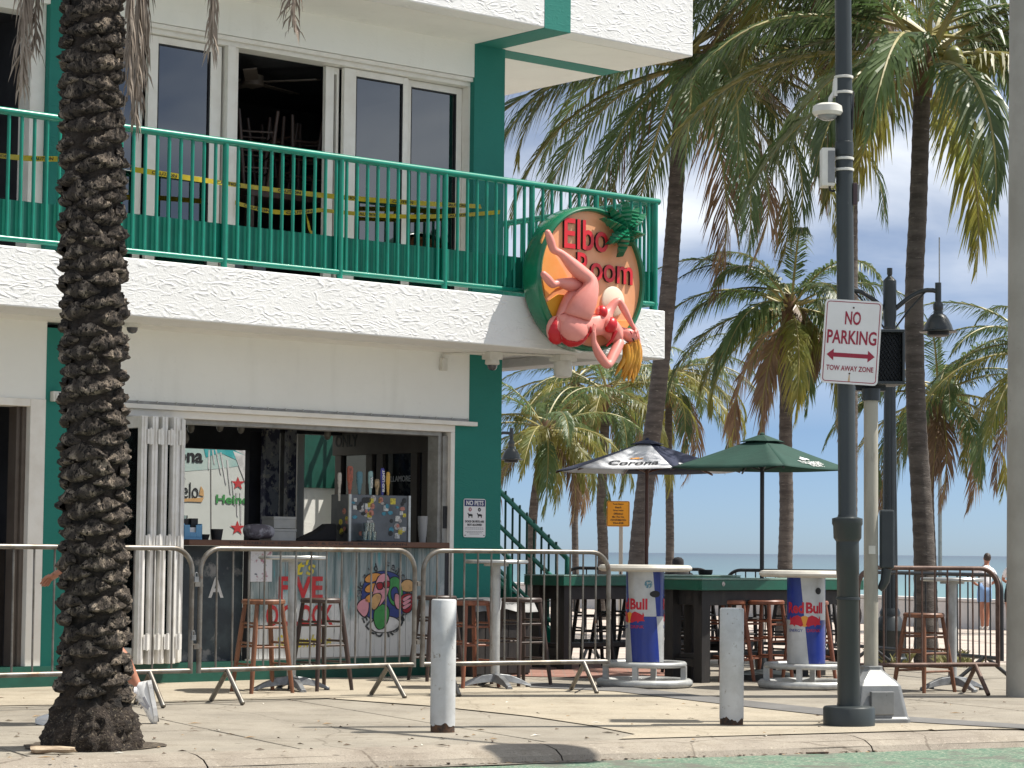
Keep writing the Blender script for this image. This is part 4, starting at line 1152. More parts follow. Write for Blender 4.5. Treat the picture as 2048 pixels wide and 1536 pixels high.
def cup(c, rx, ry, rz, ang):
    t = MB().lathe([(0, -1), (.38, -.92), (.71, -.71), (.92, -.38), (1, 0), (.92, .38), (.71, .71), (.38, .92), (0, 1)], 18)
    ca, sa = math.cos(ang), math.sin(ang)
    MB().add([(c.x + ca * p[0] * rx - sa * p[2] * rz, c.y + p[1] * ry, c.z + sa * p[0] * rx + ca * p[2] * rz) for p in t.v], t.f).build('bikini_cup', bikini_c, sign, smooth=80)
cup(bustA, .062, .058, .074, -.5); cup(bustB, .056, .056, .058, -.3)
MB().tube([J(1231, 662, 1.28), J(1224, 680, 1.285), J(1213, 692, 1.24)], [.022, .014, .008], 8).build('bikini_strap', bikini_c, sign, smooth=60)
def z4(p): return (1000 + p[0] / 3.84, 380 + p[1] / 3.84)
poly_ = [z4(p) for p in [(432, 970), (392, 1035), (366, 1100), (368, 1165), (398, 1200), (450, 1215), (540, 1206), (620, 1188), (672, 1150), (708, 1085), (696, 1035), (672, 1100), (640, 1140), (590, 1162), (520, 1150), (468, 1108), (438, 1055), (440, 990)]]
def inside(x, z):
    c_ = False; n_ = len(poly_); j = n_ - 1
    for i in range(n_):
        (xi, zi), (xj, zj) = poly_[i], poly_[j]
        if (zi > z) != (zj > z) and x < (xj - xi) * (z - zi) / (zj - zi) + xi: c_ = not c_
        j = i
    return c_
from mathutils.bvhtree import BVHTree
bm = bmesh.new(); bm.from_mesh(fig.data); tree_ = BVHTree.FromBMesh(bm); bm.free()
RI_ = Matrix.Rotation(-BRZ, 3, 'Z'); ey = RI_ @ (EYE - sign.location)
hits = {}
for iy in range(0, 80):
    for ix in range(0, 110):
        x, y = 1090 + ix, 628 + iy
        if inside(x, y):
            h_ = tree_.ray_cast(ey, (RI_ @ ray(x, y)).normalized())
            if h_[0] is not None: hits[(ix, iy)] = (h_[0] + h_[1] * .007) if h_[1].y < .2 else h_[0] + Vector((0, -.007, 0))
bot = MB()
for (ix, iy), p0 in hits.items():
    q = [hits.get(k_) for k_ in ((ix, iy), (ix, iy + 1), (ix + 1, iy + 1), (ix + 1, iy))]
    if None in q or max((q[0] - q[2]).length, (q[1] - q[3]).length) > .05: continue
    bot.quad(*q)
bo = bot.build('bikini_bottom', bikini_c, sign, smooth=80)
s_ = bo.modifiers.new('thick', 'SOLIDIFY'); s_.thickness = .006
# hair: a sheaf of falling locks
hm = MB()
random.seed(3)
for i in range(26):
    t = i / 25.0
    a = J(1252 + 24 * t, 690 - 14 * t + random.uniform(-4, 4), 1.19 + .07 * random.random())
    bx = 1240 + 36 * t + random.uniform(-5, 5); by = 738 + 20 * math.sin(PI * (t * .7 + .1)) + random.uniform(-10, 8)
    pts = []
    for k_ in range(7):
        s_ = k_ / 6.0
        q = a.lerp(J(bx - 3, by, 1.21), s_); q.x += .012 * math.sin(s_ * 5 + i) + .02 * math.sin(PI * s_); q.y += .014 * math.cos(s_ * 4 + i * 2)
        pts.append(q)
    hm.tube(pts, [.02, .027, .027, .024, .02, .015, .006], 8)
hm.add(*(lambda t: ([(p[0] * .064 + J(1268, 679, 1.19).x, p[1] * .05 + J(1268, 679, 1.185).y, p[2] * .072 + J(1268, 679, 1.19).z) for p in t.v], t.f))(MB().lathe([(0, -1), (.5, -.87), (.87, -.5), (1, 0), (.87, .5), (.5, .87), (0, 1)], 14)))
hair = hm.build('hair', hair_yellow, sign, smooth=60)
# face details
face = MB()
def blot(x, y, rx, rz, v, ang=0.0):
    c = J(x, y, v)
    t = MB().lathe([(0, -1), (.7, -.7), (1, 0), (.7, .7), (0, 1)], 10)
    ca, sa = math.cos(ang), math.sin(ang)
    return [(c.x + ca * p[0] * rx - sa * p[2] * rz, c.y + p[1] * .006, c.z + sa * p[0] * rx + ca * p[2] * rz) for p in t.v], t.f
lipm = MB()
lipm.add(*blot(1262, 665, .020, .008, 1.29, -.9)); lipm.build('lips', MAT('painted_lips', (.35, .01, .03), .3), sign, smooth=60)
face.add(*blot(1266, 678, .018, .006, 1.285, -.6)).add(*blot(1272, 671, .014, .006, 1.275, -.7)).add(*blot(1268, 682, .022, .003, 1.28, -.6)).add(*blot(1275, 675, .016, .003, 1.265, -.7)).build('eyes', print_black, sign, smooth=60)

# ================================================================== CAUTION TAPE behind the railing
def tape(pts, w, label, words=0):
    """a ribbon between building points (u, v, z)"""
    o = thing('caution_tape', label, 'caution tape', B(0, 0, 0), BRZ, 'caution tape strung behind the balcony railing')
    m = MB(); n_ = 40
    segs = []
    for a, b in zip(pts[:-1], pts[1:]):
        for i in range(n_):
            s0, s1 = i / n_, (i + 1) / n_
            def P(s, e):
                q = Vector(a).lerp(Vector(b), s); sag = -.05 * math.sin(PI * s); tw = .35 * math.sin(s * 9 + a[0])
                return Vector((q.x, -q.y - math.sin(tw) * e, q.z + sag + math.cos(tw) * e))
            m.quad(P(s0, -w / 2), P(s1, -w / 2), P(s1, w / 2), P(s0, w / 2))
    m.build('ribbon', tape_yellow, o, smooth=60)
    if words:
        for a, b in zip(pts[:-1], pts[1:]):
            for i in range(words):
                s = (i + .5) / words
                def wp(c, s=s):
                    Ln = (Vector(b) - Vector(a)).length; s2 = s + c.x / Ln
                    q = Vector(a).lerp(Vector(b), s2); tw = .35 * math.sin(s2 * 9 + a[0])
                    return Vector((q.x, -q.y - math.sin(tw) * c.y - .003 - c.z, q.z - .05 * math.sin(PI * s2) + math.cos(tw) * c.y))
                letters('printed_words', 'CAUTION', print_black, o, (0, 0, 0), w=.26, h=w * .6, bold=.02, ext=.0006, warp=wp)
    return o
def tp(x, y, v): u, z = fac(x, y, v); return (u, v, z)
tape([tp(-150, 275, .62), tp(128, 318, .10)], .043, 'yellow caution tape crossing the balcony left of the date palm trunk', 3)
tape([tp(262, 338, .55), tp(962, 413, .03)], .043, 'upper yellow caution tape running the length of the balcony to the pilaster', 6)
tape([tp(470, 405, -.03), tp(640, 420, .02), tp(1000, 424, .02)], .038, 'lower yellow caution tape drooping past the open sliding window', 2)
tape([tp(610, 418, -.02), tp(628, 470, .0)], .05, 'short end of yellow caution tape hanging in a knot inside the open window', 0)

# ================================================================== CAMERAS AND BOXES UNDER THE BALCONY
def dome_cam(name, label, loc, s=1.0):
    o = thing(name, label, 'security camera', loc, BRZ, 'security cameras on the bar')
    MB().box(-.075 * s, .075 * s, -.06 * s, .06 * s, -.07 * s, 0).build('housing', white_plastic, o, bevel=.006)
    MB().lathe([(.062 * s, -.07 * s), (.066 * s, -.11 * s), (.05 * s, -.12 * s)], 20).build('collar', white_plastic, o, smooth=50)
    MB().lathe([(.046 * s, -.118 * s), (.044 * s, -.14 * s), (.03 * s, -.162 * s), (0, -.17 * s)], 18).build('dome', MAT('smoked_dome', (.06, .06, .07), .15, coat=.5), o, smooth=60)
    return o
p = BL(265, 632, .35); dome_cam('security_camera', 'white dome camera under the balcony beside the date palm trunk', B(p.x, .35, Z0 + .085))
p = BL(979, 698, .30); dome_cam('security_camera', 'white dome camera under the balcony above the green corner pilaster', B(p.x, .34, Z0 + .0), 1.0)
p = BL(1126, 702, .55); fl = thing('flood_light', 'round white canister fixture hanging under the balcony below the bar sign', 'light fixture', B(p.x, .55, Z0), BRZ)
MB().box(-.10, .10, -.08, .08, -.06, .0).build('junction_box', white_plastic, fl, bevel=.008)
MB().lathe([(.085, -.06), (.085, -.17), (.075, -.20), (.03, -.21), (0, -.21)], 22).build('canister', white_plastic, fl, smooth=45)
cd_ = thing('conduit', 'white painted conduit with a small box running along the balcony soffit', 'conduit', B(0, 0, 0), BRZ)
a, b, c = BL(888, 716, .03), BL(975, 697, .34), BL(1126, 700, .55)
MB().tube([(a.x, -.03, Z0 - .10), (a.x, -.03, Z0 - .02), (a.x + .12, -.12, Z0 - .012), (b.x, -.34, Z0 - .012), (c.x, -.55, Z0 - .012)], .011, 8).build('pipe', white_plastic, cd_, smooth=60)
MB().box(a.x - .03, a.x + .03, -.05, 0.002, Z0 - .17, Z0 - .06).build('junction_box', white_plastic, cd_, bevel=.004)
q = BL(110, 793, .02); sb_ = MB().box(-.035, .035, -.06, 0, -.04, .04).box(-.02, .02, -.075, -.06, -.02, .02).build('motion_sensor', white_plastic, bevel=.006)
sb_.location = B(q.x, 0, q.z); sb_.rotation_euler = (0, 0, BRZ); tag(sb_, 'small white sensor box on the teal pilaster left of the palm trunk', 'sensor')

# ================================================================== NO PETS SIGN
a, b = BL(928, 997, .01), BL(971, 1075, .01)
pw, ph = b.x - a.x, a.z - b.z
pet = thing('pet_sign', 'white and navy no pets sign fixed to the teal corner pilaster', 'sign', B((a.x + b.x) / 2, .004, (a.z + b.z) / 2), BRZ)
MB().prism(rrect(-pw / 2, pw / 2, -ph / 2, ph / 2, .02), 0, .004, axis='y').build('plate', sign_white, pet, fix=True)
MB().box(-pw / 2 + .008, pw / 2 - .008, -.0052, -.004, ph / 2 - .068, ph / 2 - .008).build('header_band', sign_navy, pet)
letters('printed_words', 'NO PETS', sign_white, pet, (0, -.0052, ph / 2 - .038), w=pw * .78, h=.042, bold=.02)
for sx_, mt in ((-.055, sign_red), (.055, print_black)):
    MB().prism(disc_poly(sx_, ph / 2 - .097, .018, 18)[::-1], .004, .0055, axis='y').build('symbol', mt, pet, fix=True)
    dog = [(-.03, .012), (-.022, .02), (-.016, .008), (.022, .006), (.032, .0), (.03, -.006), (.026, -.028), (.02, -.028), (.016, -.012), (-.008, -.013), (-.01, -.028), (-.017, -.028), (-.019, -.004), (-.026, .006)]
    MB().prism([(sx_ + x, ph / 2 - .145 + y) for x, y in dog][::-1], .004, .0052, axis='y').build('dog_symbol', print_black, pet, fix=True)
letters('printed_words', 'X', sign_white, pet, (-.055, -.0056, ph / 2 - .097), h=.018, bold=.06, ext=.0006)
MB().add([(.046, -.0062, ph / 2 - .098), (.052, -.0062, ph / 2 - .106), (.066, -.0062, ph / 2 - .088), (.063, -.0062, ph / 2 - .086), (.052, -.0062, ph / 2 - .099), (.049, -.0062, ph / 2 - .095)], [(0, 1, 4, 5), (1, 2, 3, 4)]).build('check_mark', sign_white, pet)
letters('printed_words', 'DOGS OR PETS ARE', print_black, pet, (0, -.0045, ph / 2 - .205), w=pw * .86, h=.020, bold=.02)
letters('printed_words', 'NOT ALLOWED', print_black, pet, (0, -.0045, ph / 2 - .235), w=pw * .66, h=.020, bold=.02)
ml = MB()
for i, (w_, z_) in enumerate(((.84, .262), (.86, .274), (.84, .295), (.7, .307), (.45, .319))):
    n_ = 9
    for k_ in range(n_):
        x = -pw * w_ / 2 + pw * w_ * k_ / n_
        ml.box(x, x + pw * w_ / n_ * .78, -.0048, -.004, ph / 2 - z_ - .0022, ph / 2 - z_ + .0022)
ml.build('small_print', MAT('small_print_grey', (.22, .22, .24), .6), pet)
rv = MB()
for sx_ in (-1, 1): rv.add(*(lambda t: ([(p[0] + sx_ * (pw / 2 - .018), -p[2] - .004, p[1] - ph / 2 + .018) for p in t.v], t.f))(MB().lathe([(.006, 0), (.006, .002), (0, .003)], 8)))
rv.build('rivet', print_black, pet)

# ================================================================== BAR CONTENTS (each stands on the counter)
CTZ = 1.172
def cpos(x, v=-.12): return B(fac(x, 1080, v)[0], v, CTZ)
# tap cabinet
ua, ub, uc = fac(657, 1080, -.18)[0], fac(698, 1080, -.05)[0], fac(817, 1080, -.05)[0]
_, zt = fac(760, 990, -.05)
tapc = thing('tap_cabinet', 'sticker covered metal beer tap cabinet standing on the bar counter', 'beer tap', B((ub + uc) / 2, -.16, CTZ), BRZ)
wd, hh = (uc - ub), zt - CTZ
cab_m = MAT('dull_cabinet_metal', (0.13, 0.135, 0.145), 0.35, 0.6, c2=(0.09, 0.095, 0.10), ns=5)
MB().box(-wd / 2, wd / 2, -.11, .16, 0, hh).build('cabinet', cab_m, tapc, bevel=.005)
for sx_ in (-1, 1): MB().box(sx_ * wd / 2 - .012, sx_ * wd / 2 + .012, -.122, -.105, .0, hh).build('corner_strip', steel, tapc)
random.seed(5)
stk_c = [MAT('sticker_%d' % i, c, .5, c2=tuple(q * .55 for q in c), ns=60, thr=(.5, .56)) for i, c in enumerate([(.6, .6, .58), (.5, .2, .15), (.05, .25, .35), (.6, .5, .05), (.45, .42, .4), (.02, .02, .02)])]
for i in range(60):
    x, z = random.uniform(-wd / 2 + .04, wd / 2 - .04), random.uniform(.05, hh - .03)
    if -.08 < x < .12 and z < hh * .42: continue
    r = random.uniform(.016, .030)
    poly = disc_poly(x, z, r, 14, random.choice((.6, 1, 1))) if i % 3 else rrect(x - r, x + r, z - r * .9, z + r * .9, .004, 2)
    MB().prism(poly[::-1], .111, .1125 + .0004 * (i % 4), axis='y').build('sticker', stk_c[i % 6], tapc, fix=True)
for i in range(9):
    y, z = random.uniform(-.08, .12), random.uniform(.05, hh - .05); r = random.uniform(.02, .032)
    t = [(-wd / 2 - .0015, y + r * math.cos(2 * PI * k_ / 12), z + r * math.sin(2 * PI * k_ / 12)) for k_ in range(12)]
    MB().add(t, [tuple(range(11, -1, -1))]).build('sticker', stk_c[(i * 2 + 1) % 6], tapc)
taps = [(682, 945, (.45, .42, .36), .030), (703, 932, (.35, .09, .05), .045), (722, 943, (.08, .20, .25), .045), (744, 942, (.25, .40, .40), .036), (757, 958, (.42, .30, .16), .034), (768, 936, (.05, .05, .30), .03), (779, 944, (.62, .36, .05), .03)]
for i, (x, y, c, r) in enumerate(taps):
    u, z1_ = fac(x, y, -.08)
    lx = u - (ub + uc) / 2; h0 = max(.02, z1_ - CTZ - hh)
    mt = MAT('tap_handle_%d' % i, c, .4, c2=tuple(q * .5 for q in c), ns=24, thr=(.55, .6))
    r = r * .72
    m = MB().lathe([(.012, -.02), (.014, .02), (r * .6, .05), (r * .7, h0 * .3), (r * .75, h0 * .45), (r, h0 * .5), (r, h0 * .93), (r * .6, h0)], 12, (lx, -.06, hh))
    m.v = [(lx + (v[0] - lx), -.06 + (v[1] + .06) * .5, v[2]) for v in m.v]
    m.tube([(lx, -.06, hh - .06), (lx, -.06, hh)], .01, 8)
    o = m.build('tap_handle', mt, tapc, smooth=50)
    if i in (5, 3):
        s_ = 'BUD LIGHT' if i == 5 else 'KONA'
        R = Matrix.Rotation(-PI / 2, 3, 'Y') @ FACE
        letters('printed_words', s_, sign_white, tapc, (lx, -.06 - r * .5 - .004, hh + h0 * .52), w=h0 * (.8 if i == 5 else .45), h=.026, bold=.03, R=R)
# plastic pitcher stack, cups, caddies, bag, boxes
cs_ = MB().lathe([(.030, 0), (.033, .05), (.036, .05), (.038, .10), (.040, .10), (.042, .16), (.044, .16), (.046, .235), (.042, .235), (0, .2)], 18).build('cup_stack', MAT('clear_plastic_cups', (.5, .5, .5), .25, trans=.4), smooth=50)
cs_.location = cpos(845, -.1); tag(cs_, 'tall stack of clear plastic cups on the counter right of the taps', 'cups')
tm = thing('tumbler_tray', 'clear tumblers standing on a dark drip tray before the tap cabinet', 'tumblers', cpos(738, .03), BRZ)
MB().box(-.10, .10, -.05, .05, 0, .012).build('tray', black_paint, tm)
gm = MB().lathe([(.022, .012), (.027, .09), (.024, .09), (.02, .016)], 14).mesh('tumbler', bar_glass, 50)
for x in (-.05, .0, .05): share('tumbler', gm, tm, (x, 0, 0)); share('tumbler', gm, tm, (x * .6, .0, .075))
nb_ = thing('napkin_caddy', 'pale blue bar napkin caddy with black straw holders on the counter', 'caddy', cpos(378, -.05), BRZ)
blue_pl = MAT('pale_blue_plastic', (.13, .33, .55), .4)
MB().box(-.09, .09, -.06, .06, 0, .02).box(-.09, -.08, -.06, .06, .02, .13).box(.08, .09, -.06, .06, .02, .13).box(-.09, .09, .05, .06, .02, .13).box(-.09, -.03, -.06, -.05, .02, .12).box(.03, .09, -.06, -.05, .02, .12).box(-.03, .03, -.06, -.05, .02, .06).build('tray', blue_pl, nb_, bevel=.003)
MB().box(-.07, .07, -.04, .04, .02, .10).build('napkins', cloth_white, nb_)
MB().box(-.09, -.01, .0, .05, .10, .17).box(.02, .085, .0, .05, .10, .175).build('straw_holder', print_black, nb_)
for x, h_, r_, lb in ((407, .045, .05, 'low black bowl on the counter beside the blue caddy'), (433, .09, .052, 'tall black tub on the counter between the bowl and the red star')):
    o = MB().lathe([(r_ * .8, 0), (r_, h_ * .8), (r_ * 1.05, h_), (r_ * .9, h_), (r_ * .75, .01), (0, .01)], 18).build('bowl', print_black, smooth=40)
    o.location = cpos(x, -.05); tag(o, lb, 'bowl')
for x, lb in ((352, 'tall clear glass on the counter nearest the white folding door'), (366, 'second clear glass from the folding door, beside the blue caddy')):
    o = MB().lathe([(.03, 0), (.036, .2), (.032, .2), (.027, .01), (0, .01)], 16).build('drinking_glass', bar_glass, smooth=50); o.location = cpos(x, -.2); tag(o, lb, 'glass')
bgm = skinned('bag', {'a': (Vector((-.12, 0, .07)), (.07, .06)), 'b': (Vector((0, 0, .085)), (.085, .07)), 'c': (Vector((.12, 0, .07)), (.07, .06)), 'd': (Vector((.16, 0, .06)), (.05, .05))}, [('a', 'b'), ('b', 'c'), ('c', 'd')],
              MAT('printed_bag_fabric', (.10, .09, .11), .8, c2=(.32, .32, .36), ns=9, thr=(.5, .6), c3=(.2, .05, .05), ns3=7, thr3=(.6, .65)), None, 'b', 2)
bgm.location = cpos(514, -.05); bgm.rotation_euler = (0, 0, BRZ); tag(bgm, 'slumped patterned cloth bag lying on the wooden counter', 'bag')
bxm = MAT('pale_carton', (.42, .42, .40), .7, c2=(.34, .34, .32), ns=5)
for x, dz, w_, lb in ((555, 0, .26, 'lower pale carton stacked on the counter behind the cloth bag'), (557, .105, .23, 'upper pale carton resting on the other behind the cloth bag')):
    o = MB().box(-w_ / 2, w_ / 2, -.09, .09, 0, .10).box(-w_ / 2 - .004, w_ / 2 + .004, -.094, .094, .078, .102).build('carton', bxm, bevel=.004)
    o.location = cpos(x, -.28) + Vector((0, 0, dz)); o.rotation_euler = (0, 0, BRZ); tag(o, lb, 'carton', 'cartons on the counter')
hs_ = MB().prism([(-.20, 0), (.20, 0), (.20, .155), (.12, .15), (.02, .09), (-.10, .045)], -.07, .07, axis='y').build('dark_wedge', cloth_black, fix=True, bevel=.02)  # added black wedge, stands in for the dark triangle of outside behind the counter
hs_.location = cpos(628, -.22); hs_.rotation_euler = (0, 0, BRZ); tag(hs_, 'sloping black wedge added for the darkness outside left of the tap cabinet', 'cover')
# bulbs on the ceiling
bulb_me = MB().lathe([(.012, 0), (.014, -.04), (.03, -.07), (.034, -.10), (.022, -.13), (0, -.14)], 14).mesh('festoon_bulb', MAT('unlit_bulb_glass', (.22, .2, .17), .15), 60)
for i, (x, y, lb) in enumerate(((382, 850, 'unlit bulb hanging nearest the folding door'), (440, 848, 'large unlit bulb hanging over the middle of the bar'), (371, 872, 'lower unlit bulb hanging by the folding door'), (482, 852, 'small unlit bulb hanging near the sticker post'), (655, 865, 'unlit bulb hanging left of the word only'))):
    o = bpy.data.objects.new('festoon_bulb', bulb_me); COL.objects.link(o)
    q = BL(x, y, -1.0); o.location = B(q.x, -1.0, q.z + .07); tag(o, lb + ' under the bar ceiling', 'bulb', 'unlit bulbs under the bar ceiling')
    w_ = MB().tube([(0, 0, 0), (0, 0, 2.62 - q.z - .07)], .004, 6).build('cord', print_black, o)
# picture and stacked cartons inside the left doorway
pf = MB().box(-.12, .12, -.02, .0, -.11, .11).build('picture', white_plastic); MB().box(-.10, .10, -.023, -.02, -.09, .09).build('print', dark_in, pf)
q = BL(33, 893, -1.6); pf.location = B(q.x, -1.6, q.z); pf.rotation_euler = (0, 0, BRZ); tag(pf, 'small framed picture on the dark wall inside the left doorway', 'picture')
u_, _ = fac(22, 1100, -1.2)
o = MB().box(-.25, .25, -.2, .2, 0, 1.05).box(-.27, .27, -.22, .22, 1.05, 1.09).build('cabinet', brown_frame, bevel=.01); o.location = B(u_, -1.3, .03); o.rotation_euler = (0, 0, BRZ); tag(o, 'brown wooden cabinet standing in the dark left doorway', 'cabinet')
# upstairs ceiling fan
fan = thing('ceiling_fan', 'dark ceiling fan turning above the upstairs room behind the open window', 'fan', B(fac(505, 165, -.9)[0], -.9, fac(505, 165, -.9)[1]), BRZ)
MB().lathe([(.0, .3), (.02, .3), (.02, .08), (.10, .06), (.10, -.03), (.0, -.06)], 18).build('motor', brown_frame, fan, smooth=50)
blade = MB().box(.12, .62, -.06, .06, -.004, .006).mesh('blade', brown_frame)
for k_ in range(5): share('blade', blade, fan, (0, 0, 0), (.12, 0, k_ * 2 * PI / 5 + .3))
# ================================================================== FURNITURE ON THE PAVEMENT
def stool_proto(mt, h, label, r=.168, splay=.235, group='wooden bar stools on the pavement'):
    o = thing('bar_stool', label, 'stool', (0, 0, 0), 0, group)
    MB().lathe([(0, h - .038), (r - .01, h - .038), (r, h - .03), (r, h - .010), (r - .01, h), (r * .6, h - .004), (0, h - .007)], 28).build('seat', mt, o, smooth=40)
    tops = [Vector((sx * .105, sy * .105, h - .036)) for sx, sy in ((1, 1), (-1, 1), (-1, -1), (1, -1))]
    bots = [Vector((sx * splay * .74, sy * splay * .74, 0)) for sx, sy in ((1, 1), (-1, 1), (-1, -1), (1, -1))]
    for t, b in zip(tops, bots):
        MB().tube([b, b.lerp(t, .25), b.lerp(t, .6), t], [.015, .0185, .02, .016], 10).build('leg', mt, o, smooth=50)
    for lvl, f in enumerate((.28, .52, .74)):
        for i in range(4):
            j = (i + 1) % 4
            ff = f + (.045 if i % 2 else 0)
            MB().tube([bots[i].lerp(tops[i], ff), bots[j].lerp(tops[j], ff)], .0095, 8).build('stretcher', mt, o, smooth=60)
    return o
def place(proto, first, loc, rz, label=None, group=None):
    o = proto if first else copy_tree(proto)
    o.location = loc; o.rotation_euler = (0, 0, rz)
    if label: o['label'] = label
    if group: o['group'] = group
    return o
sb1 = stool_proto(wood_brown, .715, 'worn brown wooden bar stool left of the white steel table column')
place(sb1, True, gnd(524, 1386), .55)
sd = stool_proto(wood_dark, .72, 'dark stained bar stool right of the white steel table column')
place(sd, True, gnd(641, 1381), .75)
sr = stool_proto(wood_red, .70, 'reddish wooden bar stool just right of the left bollard')
place(sr, True, gnd(938, 1375), .6)
place(sd, False, gnd(1042, 1371), .7, 'dark bar stool between the round table column and the green stair')
place(sd, False, gnd(872, 1362), .5, 'dark bar stool half hidden behind the left bollard')
so_ = stool_proto(wood_brown, .635, 'brown wooden bar stool in front of the coconut trunk inside the rusty barrier')
place(so_, True, gnd(1848, 1383), .62)
sl2 = stool_proto(wood_red, .70, 'brown stool right behind the right bollard', group='stools around the long green tables')
place(sl2, True, gnd(1452, 1362), .5)
place(sl2, False, gnd(1530, 1362), .9, 'brown stool between the right bollard and the right can shaped table')
place(sl2, False, gnd(1618, 1364), .3, 'brown stool mostly hidden behind the right can shaped table')
sk_ = stool_proto(wood_black, .70, 'black stool behind the left long table nearest the stair', group='stools around the long green tables')
for i, (px, Y, rz, lb) in enumerate(((1185, 23.6, .3, None), (1228, 24.2, .7, 'black stool behind the left can shaped table, seen through the barrier'), (1335, 23.6, .4, 'black stool in the gap between the two long tables'),
                                     (1372, 22.5, .2, 'black stool tucked behind the short end of the right long table'), (1395, 24.6, .9, 'black stool farthest back behind the right long table end'), (1500, 23.2, .4, 'black stool behind the brown stools under the green parasol'), (1585, 23.0, .8, 'black stool behind the right can shaped table'),
                                     (1640, 23.4, .1, 'black stool standing nearest the dark street pole'), (1280, 24.6, .5, 'black stool behind the left can shaped table column'))):
    place(sk_, i == 0, stand(px, Y), rz, lb)

# high round steel tables
def hightop(label, loc, h, r, rz):
    o = thing('high_table', label, 'table', loc, rz, 'round steel high tables')
    MB().lathe([(0, h - .03), (r - .012, h - .03), (r, h - .022), (r, h - .008), (r - .008, h), (0, h)], 40).build('table_top', steel, o, smooth=40)
    MB().tube([(0, 0, .06), (0, 0, h - .03)], .036, 16).lathe([(.10, h - .05), (.10, h - .03), (0, h - .03)], 16).build('column', table_white_metal, o, smooth=50)
    for k_ in range(4):
        a = k_ * PI / 2
        d = Vector((math.cos(a), math.sin(a), 0)); s_ = Vector((-d.y, d.x, 0))
        vs, fs = [], []
        prof = [(.03, .045, .115, .05), (.12, .04, .105, .045), (.22, .032, .07, .03), (.29, .03, .035, .012), (.31, .028, .028, .006)]
        for q, w_, zt_, zb_ in prof:
            vs += [d * q + s_ * w_ + Vector((0, 0, zb_)), d * q - s_ * w_ + Vector((0, 0, zb_)), d * q - s_ * w_ * .6 + Vector((0, 0, zt_)), d * q + s_ * w_ * .6 + Vector((0, 0, zt_))]
        for i in range(len(prof) - 1):
            b_ = i * 4
            for t in range(4): fs.append((b_ + t, b_ + (t + 1) % 4, b_ + 4 + (t + 1) % 4, b_ + 4 + t))
        fs += [(0, 1, 2, 3), tuple(len(vs) - 4 + t for t in (3, 2, 1, 0))]
        m = MB().add(vs, fs); m.lathe([(.022, 0), (.022, .012), (.012, .02), (0, .02)], 10, tuple(d * .29))
        m.build('foot', cast_alu, o, fix=True, bevel=.004)
    return o
hightop('round steel high table with white column between two stools at the left', gnd(582, 1382), 1.05, .27, .4)
hightop('round steel high table in front of the teal pilaster and stair', gnd(990, 1376), 1.03, .26, .4)
hightop('round steel high table at the right beside the coconut trunk', gnd(1905, 1381), .92, .26, .45)

